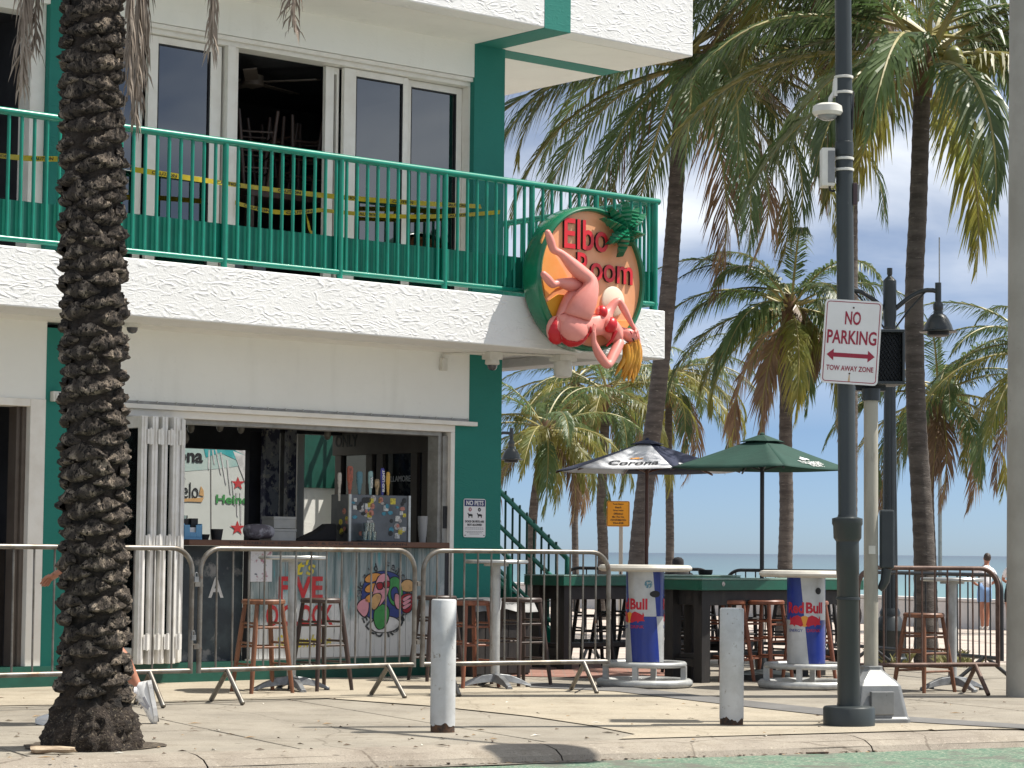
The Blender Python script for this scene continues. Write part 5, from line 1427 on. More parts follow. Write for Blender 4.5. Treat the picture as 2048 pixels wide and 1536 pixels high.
# printed drum tables
def curved(name, pts, W_, d, mt, parent):
    """a flat print cut fine enough to follow the curved drum"""
    bm = bmesh.new()
    bm.faces.new([bm.verts.new((x, y, d)) for x, y in pts])
    bmesh.ops.triangulate(bm, faces=bm.faces)
    for _ in range(3):
        bmesh.ops.subdivide_edges(bm, edges=[e for e in bm.edges if e.calc_length() > .016], cuts=1)
        bmesh.ops.triangulate(bm, faces=bm.faces)
    for v in bm.verts: v.co = W_(v.co.copy())
    me = bpy.data.meshes.new(name); bm.to_mesh(me); bm.free(); me.materials.append(mt)
    return share(name, me, parent)
def can_table(label, loc, h, turn):
    o = thing('drum_table', label, 'table', loc, 0, 'drum tables printed like drink cans')
    MB().lathe([(0, h - .055), (.36, h - .055), (.385, h - .04), (.39, h - .025), (.375, h - .004), (.35, h), (0, h)], 48).build('table_top', table_cream, o, smooth=40)
    MB().torus(.325, .024, (0, 0, .185), 48, 10).build('foot_ring', table_white_metal, o, smooth=80)
    MB().torus(.365, .034, (0, 0, .034), 52, 10).build('base_ring', table_white_metal, o, smooth=80)
    MB().lathe([(.0, .17), (.155, .17), (.155, .205), (0, .205)], 30).box(-.325, .325, -.02, .02, .165, .19).box(-.02, .02, -.325, .325, .165, .19).build('spider_frame', table_white_metal, o)
    pm_ = MB().box(-.022, .022, -.022, .022, .03, .175).mesh('post', table_white_metal)
    for k_ in range(4):
        a = PI / 4 + k_ * PI / 2 + .5
        share('post', pm_, o, (.33 * math.cos(a), .33 * math.sin(a), 0), (0, 0, a))
    R0, zb, zt_ = .158, .205, h - .055
    zm = zb + (zt_ - zb) * .505
    m = MB(); n_ = 64; sk = .62
    for (z0, z1, ph_) in ((zb, zm, 0), (zm, zt_, 1)):
        rows = 4
        for i in range(rows):
            za, zc = z0 + (z1 - z0) * i / rows, z0 + (z1 - z0) * (i + 1) / rows
            for j in range(n_):
                def P(jj, z): a = turn + 2 * PI * jj / n_ - sk * (z - zm) ; return (R0 * math.cos(a), R0 * math.sin(a), z)
                sec = (j * 4 // n_) % 2
                m.quad(P(j, za), P(j + 1, za), P(j + 1, zc), P(j, zc), (sec + ph_) % 2)
    m.build('drum', [can_blue, can_silver], o, smooth=80)
    def wrap(a0, z0):
        return lambda c: Vector(((R0 + .0015 + c.z) * math.cos(a0 + c.x / R0), (R0 + .0015 + c.z) * math.sin(a0 + c.x / R0), z0 + c.y))
    for q in (0, PI):
        a0 = turn + q
        letters('printed_words', 'Red', can_red, o, (0, 0, 0), w=.155, h=.092, bold=.035, ext=.0006, warp=wrap(a0 - .52, zm + .10))
        letters('printed_words', 'Bull', can_red, o, (0, 0, 0), w=.155, h=.092, bold=.035, ext=.0006, warp=wrap(a0 + .56, zm + .10))
        letters('printed_words', 'ENERGY', can_blue, o, (0, 0, 0), w=.13, h=.025, ext=.0006, warp=wrap(a0 - .5, zm - .085))
        letters('printed_words', 'DRINK', can_red, o, (0, 0, 0), w=.12, h=.025, ext=.0006, warp=wrap(a0 + .5, zm - .085))
        def emb(pts, mt, d):
            W_ = wrap(a0, zm - .01)
            curved('emblem', pts, W_, d, mt, o)
        emb(disc_poly(0, 0, .045, 18), can_gold, .0004)
        bull = [(.01, -.03), (.02, .005), (.03, .035), (.06, .05), (.10, .035), (.125, .02), (.13, .045), (.14, .02), (.135, -.01), (.145, -.03), (.12, -.028), (.10, -.03), (.085, -.045), (.08, -.028), (.05, -.035), (.03, -.045)]
        emb(bull, can_red, .0008); emb([(-x, y) for x, y in bull][::-1], can_red, .0008)
    return o, R0, wrap
def stick(o, wrap, a, z, r, mt, sy=1.0):
    W_ = wrap(a, z)
    curved('sticker', disc_poly(0, 0, r, 18, sy), W_, .001, mt, o)
blue_st = MAT('pale_blue_sticker', (.08, .22, .32), .5, c2=(.4, .45, .45), ns=60, thr=(.5, .56))
c1, r1, wr1 = can_table('white topped table on a blue and silver drum beside the steel barrier', gnd(1289, 1373), 1.0, -PI / 2 - .98)
stick(c1, wr1, -PI / 2 + .12, .842, .034, blue_st); stick(c1, wr1, -PI / 2 + .5, .762, .05, print_black, .55)
c2, r2, wr2 = can_table('white topped table on a blue and silver drum beside the dark street pole', gnd(1612, 1376), .965, -PI / 2 - .2)
stick(c2, wr2, -PI / 2 + .55, .80, .028, print_black)

# long green tables
def long_table(label, corner, Ln, w=.45, h=.885):
    o = thing('long_table', label, 'table', corner, BRZ, 'long green topped tables on black timber legs')
    MB().box(-.06, Ln + .06, -.06, w + .06, h - .012, h).build('table_top', table_top_mint, o, bevel=.004)
    MB().box(-.058, Ln + .058, -.058, -.02, h - .10, h - .014).box(-.058, Ln + .058, w + .02, w + .058, h - .10, h - .014).box(-.058, -.02, -.018, w + .018, h - .10, h - .014).box(Ln + .02, Ln + .058, -.018, w + .018, h - .10, h - .014).build('apron', table_green, o, bevel=.004)
    MB().box(.0, Ln, .0, .05, h - .23, h - .102).box(0, Ln, w - .05, w, h - .23, h - .102).box(.06, .10, .05, w - .05, h - .23, h - .102).build('frame', wood_black, o, bevel=.004)
    lg = MB().box(-.05, .05, -.05, .05, 0, h - .102).mesh('leg', wood_black)
    for x in (.05, .28, Ln - .28, Ln - .05) :
        for y in (-.003 + .05, w - .05): 
            if x in (.28, Ln - .28) and y < .1: continue
            share('leg', lg, o, (x, y, 0))
    MB().box(.05, Ln - .05, w / 2 - .10, w / 2 + .10, .20, .24).box(.02, .08, .0, w, .13, .2).box(Ln - .08, Ln - .02, 0, w, .13, .2).build('foot_shelf', wood_black, o, bevel=.004)
    return o
t1 = long_table('left long green topped table behind the first drum table', gnd(1127, 1340), 2.25)
t2 = long_table('right long green topped table between the two drum tables', gnd(1403, 1366), 1.95)
MB().prism(disc_poly(.2, .84, .02, 12)[::-1], .06, .0615, axis='y').build('sticker', stk_c[4], t2, fix=True)
ash = MB().lathe([(.06, 0), (.07, .01), (.075, .05), (.06, .05), (.05, .015), (0, .015)], 18).build('ashtray', print_black, smooth=40)
ash.location = t2.location + UU * .25 + NN * -.33 + Vector((0, 0, .886)); ash.location = at(1463, 1151, 22.0); ash.location.z = .886
ash.location = t1.location + UU * 2.12 + NN * (-.25) + Vector((0, 0, .886)); tag(ash, 'black round ashtray near the end of the left long green table', 'ashtray')
# black cabinet by the stair foot
bk = thing('storage_cabinet', 'dark timber cabinet with a loose grey cover standing between stools and stair', 'cabinet', gnd(1010, 1352), BRZ)
MB().box(-.36, .30, .02, .4, 0, .66).build('body', wood_black, bk, bevel=.01)
for i in range(5): MB().box(-.36 + i * .132, -.36 + i * .132 + .126, .0, .02, .02, .64).build('plank', wood_black, bk, bevel=.004)
m = MB(); n_ = 14
for i in range(n_):
    for j in range(6):
        def P(a, b): x, y = -.40 + .74 * a / n_, -.05 + .5 * b / 6; return Vector((x, y, .675 + .035 * noise.noise((x * 6, y * 6, 2)) - (.10 if b == 0 else 0)))
        m.quad(P(i, j), P(i + 1, j), P(i + 1, j + 1), P(i, j + 1))
m.build('cover', MAT('grey_tarp', (.10, .10, .105), .45, c2=(.2, .2, .2), ns=6), bk, smooth=60)

# ================================================================== CROWD BARRIERS
def barrier(label, pl, pr, mt, h=1.12, zb=.24, foot_in=.32, nb=13, group='metal crowd control barriers', hooks=True, rr=.16, tr=.0185):
    a, b = Vector(pl), Vector(pr)
    d = b - a; Ln = math.hypot(d.x, d.y)
    o = thing('crowd_barrier', label, 'barrier', a, math.atan2(d.y, d.x), group)
    pts = [(0, 0, zb - .02)] + [(0, 0, h - rr)]
    for k_ in range(1, 8):
        t = PI / 2 * k_ / 8; pts.append((rr - rr * math.cos(t), 0, h - rr + rr * math.sin(t)))
    pts.append((rr, 0, h))
    q = [(Ln - x, y, z) for x, y, z in pts][::-1]
    m = MB().tube(pts + q, tr, 10)
    m.tube([(0, 0, zb), (Ln, 0, zb)], tr, 10)
    m.build('frame', mt, o, smooth=60)
    for i in range(1, nb + 1):
        x = Ln * i / (nb + 1)
        zt_ = h
        if x < rr: zt_ = h - rr + math.sqrt(max(0, rr * rr - (rr - x) ** 2))
        if Ln - x < rr: zt_ = h - rr + math.sqrt(max(0, rr * rr - (rr - Ln + x) ** 2))
        MB().tube([(x + random.uniform(-.004, .004), 0, zb), (x, 0, zt_)], .0075, 7, caps=False).build('bar', mt, o, smooth=60)
    for x in (foot_in, Ln - foot_in):
        f = MB()
        for s_ in (-1, 1):
            f.tube([(x + s_ * .01, s_ * .012, zb - .005), (x + s_ * .03, s_ * .25, .012)], [.018, .018], 9)
        f.build('foot', mt, o, smooth=60)
    if hooks:
        for z in (.42, .86):
            hk = MB().tube([(Ln + .01, 0, z), (Ln + .05, 0, z), (Ln + .075, 0, z + .035), (Ln + .085, 0, z - .03)], .008, 7)
            hk.box(Ln + .02, Ln + .075, -.012, .012, z - .03, z + .005)
            hk.build('hook', galv, o, smooth=40)
    return o
LB = 2.44
def onv(x, v, z=0.0):
    u, _ = fac(x, 1200, v); return B(u, v, z)
barrier('worn galvanised crowd barrier passing behind the date palm trunk', onv(-190, 2.30), onv(383, 2.42), galv, 1.10, .24)
barrier('worn galvanised crowd barrier in front of the painted bar counter', onv(400, 2.42), onv(829, 2.45), galv, 1.10, .24, .24)
barrier('worn galvanised crowd barrier between the left bollard and the first drum table', onv(846, 2.46), onv(1217, 2.80), galv, 1.10, .24, .22, hooks=False)
barrier('rusty crowd barrier around the stool by the concrete pole', gnd(1716, 1391), gnd(1996, 1388), rusty, 1.0, .235, .2, 10, hooks=False)
barrier('black crowd barrier farther back, left of the two behind the long tables', stand(1128, 26.2), stand(1426, 25.8), black_tube, .97, .2, .3, 12, hooks=False)
barrier('black crowd barrier farther back, right of the two behind the long tables', stand(1452, 25.8), stand(1712, 25.4), black_tube, .96, .2, .3, 12, hooks=False)
barrier('black crowd barrier behind the grey pedestal pole and ornate lamp post', stand(1716, 24.6), stand(2003, 21.9), black_tube, .94, .2, .3, 13, hooks=False)
for px, z, lb in ((392, .88, 'upper small padlock chained between the two left barriers'), (388, .47, 'lower small padlock chained between the two left barriers')):
    o = MB().box(-.017, .017, -.008, .008, -.036, 0).tube([(-.011, 0, 0), (-.011, 0, .02), (-.005, 0, .028), (.005, 0, .028), (.011, 0, .02), (.011, 0, 0)], .004, 7).build('padlock', cast_alu, smooth=40)
    o.location = onv(px, 2.46, z + .02); o.rotation_euler = (0, 0, BRZ); tag(o, lb, 'padlock', 'padlocks on the barriers')

# ================================================================== PARASOLS
def parasol(label, loc, R0, zr, za, n, a0, mats, pole_m, cap_r, cap_m, pole_r=.019, drop=.0):
    o = thing('parasol', label, 'parasol', loc, 0, 'market parasols over the long tables')
    MB().tube([(0, 0, 0), (0, 0, za - .02)], pole_r, 12).build('pole', pole_m, o, smooth=60)
    MB().lathe([(.30, 0), (.30, .05), (.05, .09), (.035, .25), (0, .25)], 24).build('base', black_paint, o, smooth=40)
    rim = [Vector((R0 * math.cos(a0 + 2 * PI * i / n), R0 * math.sin(a0 + 2 * PI * i / n), zr)) for i in range(n)]
    ap = Vector((0, 0, za))
    for i in range(n):
        A, C = rim[i], rim[(i + 1) % n]
        m = MB(); k = 8
        def P(s, t):           # s 0..1 apex->rim, t across
            p = ap.lerp(A.lerp(C, t), s)
            sag = .012 * math.sin(PI * t) * s + .006 * math.sin(PI * s)
            if s > .99: sag = .012 * math.sin(PI * t)
            return p - Vector((0, 0, sag))
        for a_ in range(k):
            for b_ in range(k):
                m.quad(P(a_ / k, b_ / k), P((a_ + 1) / k, b_ / k), P((a_ + 1) / k, (b_ + 1) / k), P(a_ / k, (b_ + 1) / k))
        pn = m.build('canopy_panel', mats[i % len(mats)], o, smooth=70)
        s_ = pn.modifiers.new('thick', 'SOLIDIFY'); s_.thickness = .004
        MB().tube([ap - Vector((0, 0, .04)), A - Vector((0, 0, .018))], .009, 6).tube([Vector((0, 0, zr - .02)), ap.lerp(A, .5) - Vector((0, 0, .04))], .008, 6).build('rib', pole_m, o, smooth=60)
    m = MB()
    zc_ = za - (za - zr) * cap_r / R0 + .02
    for i in range(n):
        a, c = a0 + 2 * PI * i / n, a0 + 2 * PI * (i + 1) / n
        pa, pc = Vector((cap_r * math.cos(a), cap_r * math.sin(a), zc_)), Vector((cap_r * math.cos(c), cap_r * math.sin(c), zc_))
        mid = (pa + pc) / 2 + Vector((0, 0, .006)); tp_ = Vector((0, 0, za + .02))
        m.add([tp_, pa, mid, pc], [(0, 1, 2), (0, 2, 3)])
    cp_ = m.build('vent_cap', cap_m, o); s_ = cp_.modifiers.new('thick', 'SOLIDIFY'); s_.thickness = .006
    MB().lathe([(.02, 0), (.022, .008), (.012, .018), (0, .02)], 12, (0, 0, za + .012)).build('finial', cap_m, o, smooth=50)
    def on_panel(i, s0, t0, off=.008):
        A, C = rim[i], rim[(i + 1) % n]
        ax = (C - A).normalized(); mid0 = ap.lerp(A.lerp(C, t0), s0); up_ = (ap - (A + C) / 2).normalized(); nr = ax.cross(up_).normalized()
        if nr.z < 0: nr = -nr
        def w(c):
            s = s0 - c.y / ((ap - (A + C) / 2).length)
            base = A.lerp(C, .5); p = mid0 + ax * c.x + up_ * c.y
            t = .5 + (p - ap.lerp(base, s)).dot(ax) / max(.05, (C - A).length * s)
            sag = .012 * math.sin(PI * max(0, min(1, t))) * s + .006 * math.sin(PI * min(1, max(0, s)))
            return p - Vector((0, 0, sag)) + nr * (off + c.z)
        return w
    return o, on_panel
pole_wood = MAT('varnished_pole', (.10, .035, .02), .4)
Y1 = 23.9; lc = stand(1293, Y1)
z_r, z_a = at(1293, 941, Y1).z, at(1310, 882, Y1).z
u1, op1 = parasol('navy and white panelled parasol above the left long table', lc, .93, z_r, z_a, 6, math.radians(-138), [pale_cloth, navy_cloth], pole_wood, .17, navy_cloth)
letters('printed_words', 'Corona', print_black, u1, (0, 0, 0), w=.50, h=.135, bold=.02, ext=.0006, warp=op1(0, .80, .56))
letters('printed_words', 'Corona', sign_white, u1, (0, 0, 0), w=.44, h=.12, bold=.02, ext=.0006, warp=op1(1, .87, .45))
letters('printed_words', 'Corona', print_black, u1, (0, 0, 0), w=.50, h=.135, bold=.02, ext=.0006, warp=op1(4, .80, .5))
cw = op1(0, .64, .56)
mm = MB(); cr_pts = [(-.07, -.02), (-.05, .02), (-.03, 0), (-.012, .03), (0, .012), (.012, .03), (.03, 0), (.05, .02), (.07, -.02)]
mm.add([cw(Vector((x, y, .001))) for x, y in cr_pts], [tuple(range(9))]).build('crown_emblem', can_gold, u1)
Y2 = 21.6; lc = stand(1524, Y2); lc.z = 0
z_r, z_a = at(1524, 937, Y2).z, at(1524, 872, Y2).z
u2, op2 = parasol('dark green square parasol above the right long table', lc, .82, z_r, z_a, 4, math.radians(-173), [green_cloth], MAT('black_parasol_pole', (.015, .015, .018), .4), .20, green_cloth)
letters('printed_words', 'TULLAMORE', sign_white, u2, (0, 0, 0), w=.36, h=.06, bold=.02, ext=.0006, warp=op2(1, .82, .53))
letters('printed_words', 'D.E.W.', sign_white, u2, (0, 0, 0), w=.20, h=.05, bold=.02, ext=.0006, warp=op2(1, .905, .55))
for dx, s_ in ((-.05, .71), (.0, .67), (.05, .71), (-.02, .72), (.02, .69)):
    W_ = op2(1, s_, .53)
    MB().add([W_(Vector((dx + x, y, .001))) for x, y in disc_poly(0, 0, .022, 9)], [tuple(range(9))]).build('crest_emblem', sign_white, u2)

# ================================================================== BOLLARDS
def bollard(label, loc, h, r, rz):
    o = thing('bollard', label, 'bollard', loc, rz, 'white steel bollards at the kerb')
    vs, fs = [], []; n_ = 40
    m = MB()
    pr_ = [(r, None), (r, h - .008), (r - .006, h), (0, h + .004)]
    rows = []
    for j in range(n_):
        a = 2 * PI * j / n_; z0 = .045 + .022 * noise.noise((math.cos(a) * 2.2, math.sin(a) * 2.2, rz * 5)) + .015 * noise.noise((math.cos(a) * 7, math.sin(a) * 7, rz))
        rows.append((a, max(.012, z0)))
    for (a, z) in rows: vs.append((r * math.cos(a), r * math.sin(a), z))
    for zz, rr_ in ((h * .5, r), (h - .008, r), (h, r - .007)):
        for (a, z) in rows: vs.append((rr_ * math.cos(a), rr_ * math.sin(a), zz))
    for i in range(3):
        for j in range(n_): fs.append((i * n_ + j, i * n_ + (j + 1) % n_, (i + 1) * n_ + (j + 1) % n_, (i + 1) * n_ + j))
    fs.append(tuple(3 * n_ + j for j in range(n_)))
    m.add(vs, fs); m.build('tube', bollard_paint, o, smooth=50)
    MB().lathe([(r - .003, -.02), (r - .003, .12)], 32).build('rusted_foot', rust_dark, o, smooth=60)
    return o
bollard('taller left bollard with a chipped rusty foot', gnd(885, 1464), .805, .0765, 1.0)
bollard('shorter right bollard with a chipped rusty foot near the dark pole', gnd(1463, 1451), .75, .0775, 2.3)

# ================================================================== DARK STREET POLE
PB = gnd(1698, 1452)
pole = thing('street_pole', 'tall dark green black steel pole on a round drum base near the kerb', 'pole', PB)
tp_ = at(1686, 0, PB.y) - PB
ax = tp_ / tp_.z
def pp(z): return Vector((ax.x * z, 0, z))
def zpx(y): return at(1694, y, PB.y).z
rb = .166
MB().lathe([(rb, 0), (rb, .115), (rb - .008, .125), (.075, .13), (0, .13)], 48).build('drum_base', pole_green, pole, smooth=40)
prof = [(.0735, .13), (.070, zpx(1150)), (.074, zpx(1148)), (.074, zpx(1083)), (.090, zpx(1076)), (.092, zpx(1052)), (.099, zpx(1048)), (.099, zpx(1037)), (.064, zpx(1034)), (.058, zpx(1028)), (.056, zpx(470)), (.0555, zpx(312)), (.060, zpx(311)), (.060, zpx(285)), (.0555, zpx(284)), (.052, 5.6)]
sh = MB().lathe(prof, 32)
sh.v = [(v[0] + ax.x * v[2], v[1], v[2]) for v in sh.v]
sh.build('shaft', pole_green, pole, smooth=35)
for y in (1197, 318, 340, 155, 186):
    z = zpx(y); r_ = .078 if y > 1000 else .0625
    t = MB().lathe([(r_ - .004, z - .009), (r_, z - .007), (r_, z + .007), (r_ - .004, z + .009)], 28); t.v = [(v[0] + ax.x * v[2], v[1], v[2]) for v in t.v]
    t.build('band', black_paint if y > 1000 else white_plastic, pole, smooth=40)
arm_tip = Vector((3.5, 14.5, 5.45)) - PB
MB().tube([pp(5.35), tuple(pp(5.35).lerp(arm_tip, .5) + Vector((0, 0, .10))), tuple(arm_tip + Vector((-.2, .17, .04)))], [.04, .035, .028], 10).build('mast_arm', pole_green, pole, smooth=60)
lm = MB().lathe([(0, .07), (.16, .06), (.31, .0), (.31, -.03), (0, -.06)], 24); lm.v = [(v[0] * 1.15 + arm_tip.x, v[1] * .75 + arm_tip.y, v[2] + arm_tip.z) for v in lm.v]
lm.build('luminaire', pole_green, pole, smooth=50)
# items strapped on the pole
def polept(px, y, dy=0.0): p_ = at(px, y, PB.y + dy); return p_
o = thing('security_camera', 'white dome camera on a bracket strapped high on the dark street pole', 'security camera', polept(1655, 222, -.03))
MB().lathe([(0, .05), (.07, .045), (.095, .03), (.10, -.01), (.085, -.03), (0, -.03)], 28).build('housing', white_plastic, o, smooth=40)
MB().lathe([(.068, -.028), (.06, -.045), (.035, -.06), (0, -.066)], 24).build('dome', MAT('camera_dome', (.25, .26, .27), .12, coat=.5), o, smooth=60)
MB().tube([(.02, .03, .045), (.025, .03, .09), (.05, .03, .13), (.055, .03, .20)], .016, 10).box(.045, .065, .0, .06, .1, .22).build('bracket', white_plastic, o, smooth=50)
MB().tube([(.15, .02, .16), (.17, .0, .12), (.165, 0, .0), (.16, .0, -.12)], .006, 6).build('cable', print_black, o, smooth=60)
o = thing('equipment_box', 'grey metal equipment box strapped to the left side of the dark pole', 'box', polept(1655, 336, .0))
MB().box(-.044, .042, -.06, .06, -.125, .125).build('case', white_plastic, o, bevel=.006)
MB().box(-.005, .040, -.064, -.058, -.105, .105).build('cover', cast_grey, o, bevel=.003)
MB().tube([(.01, -.03, -.125), (.012, -.03, -.15), (.03, -.02, -.155), (.045, 0, -.15)], .008, 7).build('cable', print_black, o, smooth=60)
o = thing('junction_box', 'small maroon junction box on the right side of the dark pole', 'box', polept(1711, 388, .0))
MB().box(-.02, .008, -.03, .03, -.075, .07).build('case', MAT('maroon_plastic', (.06, .035, .04), .5), o, bevel=.004)
MB().box(.008, .022, -.025, .025, -.05, .06).build('lid', cast_grey, o, bevel=.003)
# no parking sign
sc_ = (at(1648, 597, PB.y - .09) + at(1758, 772, PB.y - .09)) / 2
tl, tr_, bl = at(1648.5, 597, PB.y - .09), at(1762, 605.5, PB.y - .09), at(1645.5, 765, PB.y - .09)
sw_, shh = (tr_ - tl).length, (tl - bl).length
npk = thing('parking_sign', 'white no parking tow away sign with red arrow on the dark pole', 'sign', sc_)
npk.rotation_euler = (0, math.atan2(-(tr_ - tl).z, (tr_ - tl).x) * 1.0, -.12)
MB().prism(rrect(-sw_ / 2, sw_ / 2, -shh / 2, shh / 2, .028, 5), 0, .004, axis='y').build('plate', sign_white, npk, fix=True)
def ring(x, z, r, t, d0, d1):
    o_, i_ = rrect(-x, x, -z, z, r, 5), rrect(-x + t, x - t, -z + t, z - t, r - t, 5)
    m = MB(); n_ = len(o_)
    for k_ in range(n_):
        k2 = (k_ + 1) % n_
        m.quad((o_[k_][0], -d1, o_[k_][1]), (o_[k2][0], -d1, o_[k2][1]), (i_[k2][0], -d1, i_[k2][1]), (i_[k_][0], -d1, i_[k_][1]))
    return m
ring(sw_ / 2 - .012, shh / 2 - .012, .02, .005, 0, .005).build('border', sign_red, npk)
letters('printed_words', 'NO', sign_red, npk, (0, -.0045, shh * .285), w=sw_ * .275, h=shh * .16, bold=.02)
letters('printed_words', 'PARKING', sign_red, npk, (0, -.0045, shh * .055), w=sw_ * .86, h=shh * .165, bold=.02)
aw, az, ah = sw_ * .42, -shh * .16, shh * .025
MB().prism([(-aw, az), (-aw + .045, az - .038), (-aw + .045, az - ah), (aw - .045, az - ah), (aw - .045, az - .038), (aw, az), (aw - .045, az + .038), (aw - .045, az + ah), (-aw + .045, az + ah), (-aw + .045, az + .038)], .004, .0055, axis='y').build('arrow', sign_red, npk, fix=True)
letters('printed_words', 'TOW AWAY ZONE', sign_red, npk, (0, -.0045, -shh * .315), w=sw_ * .82, h=shh * .062, bold=.015)
for z in (shh * .41, -shh * .375):
    t = MB().lathe([(.006, 0), (.006, .003), (0, .005)], 10); t.v = [(v[0], -v[2] - .004, v[1] + z) for v in t.v]; t.build('bolt', rust_dark, npk)
MB().add([(-.003, -.0046, -shh * .39), (.003, -.0046, -shh * .39), (.006, -.0046, -shh * .47), (-.008, -.0046, -shh * .47)], [(0, 3, 2, 1)]).build('rust_stain', MAT('rust_stain', (.55, .38, .22), .6), npk)

# ================================================================== GREY PEDESTAL POLE WITH SIGNAL HEAD
QB = gnd(1742, 1444)
ped = thing('signal_pedestal', 'tan stained signal pole on a flared grey cast metal pedestal', 'pole', QB)
hP = at(1742, 800, QB.y).z
MB().tube([(0, 0, .3), (0, 0, hP)], .0475, 24).build('shaft', tan_pole, ped, smooth=60)
MB().lathe([(.062, hP - .005), (.062, hP + .075), (.05, hP + .08), (0, hP + .08)], 24).build('collar', black_paint, ped, smooth=40)
def octa(r, c): return [(r, -r + c), (r, r - c), (r - c, r), (-r + c, r), (-r, r - c), (-r, -r + c), (-r + c, -r), (r - c, -r)]
m = MB()
secs = [(.205, .03, 0), (.205, .03, .03), (.193, .03, .045), (.158, .03, .245), (.14, .03, .27), (.075, .03, .335), (.066, .026, .345), (.066, .026, .37)]
vs, fs = [], []
for r_, c_, z in secs: vs += [(x, y, z) for x, y in octa(r_, c_)]
for i in range(len(secs) - 1):
    for j in range(8): fs.append((i * 8 + j, i * 8 + (j + 1) % 8, (i + 1) * 8 + (j + 1) % 8, (i + 1) * 8 + j))
fs.append(tuple((len(secs) - 1) * 8 + j for j in range(8)))
pb_ = m.add(vs, fs).build('cast_base', cast_grey, ped, bevel=.006)
pb_.rotation_euler = (0, 0, .25)
MB().box(-.08, .08, -.203, -.17, .06, .21).build('access_door', cast_grey, pb_, bevel=.004)
pl_ = MB().box(-.022, .022, -.052, -.046, 0, .055).build('plate', white_plastic, ped); pl_.location = (.0, 0, at(1738, 1108, QB.y).z)
sg = thing('pedestrian_signal', 'black pedestrian signal head with lattice visor behind the no parking sign', 'traffic signal', Vector((at(1744, 716, QB.y).x, QB.y, at(1744, 716, QB.y).z)))
MB().box(-.185, .205, .0, .2, -.18, .185).build('housing', black_paint, sg, bevel=.02)
MB().box(-.185, .205, -.10, .0, .165, .185).box(-.185, .205, -.10, 0, -.18, -.16).box(.187, .205, -.10, 0, -.16, .165).box(-.185, -.167, -.10, 0, -.16, .165).build('visor', black_paint, sg, bevel=.004)
m = MB()
for i in range(-16, 17):
    for s_ in (-1, 1):
        x0 = i * .024
        pts_ = []
        z0, z1 = -.16, .165
        xa, xb = x0 - s_ * .0, x0 + s_ * (z1 - z0) * .62
        def clip(xa, za, xb, zb_):
            lo, hi = -.167, .187
            ts = [0, 1]
            if xa == xb: return None
            t0, t1 = (lo - xa) / (xb - xa), (hi - xa) / (xb - xa)
            if t0 > t1: t0, t1 = t1, t0
            t0, t1 = max(0, t0), min(1, t1)
            if t1 <= t0: return None
            return (xa + (xb - xa) * t0, za + (zb_ - za) * t0, xa + (xb - xa) * t1, za + (zb_ - za) * t1)
        c_ = clip(xa, z0, xb, z1)
        if c_: m.beam((c_[0], -.094, c_[1]), (c_[2], -.094, c_[3]), .02, .0025, up=(0, 1, 0)) if False else m.quad((c_[0], -.10, c_[1]), (c_[2], -.10, c_[3]), (c_[2], -.07, c_[3]), (c_[0], -.07, c_[1]))
m.build('lattice', black_paint, sg)
MB().box(-.1, .1, .05, .15, -.215, -.18).build('mount', black_paint, sg)
pbn = thing('push_button', 'black push button housing on the right side of the tan signal pole', 'push button', Vector((at(1773, 1080, QB.y).x, QB.y, at(1773, 1080, QB.y).z)))
MB().box(-.045, .048, -.03, .03, -.19, .20).build('housing', black_paint, pbn, bevel=.012)
MB().lathe([(.02, 0), (.02, .012), (.012, .018), (0, .018)], 14, (0, 0, 0)).build('button', steel, pbn, smooth=40)
MB().tube([(.0, 0, -.19), (-.01, 0, -.27), (-.03, 0, -.31), (-.045, 0, -.33)], [.035, .032, .028, .02], 10).build('elbow', black_paint, pbn, smooth=60)

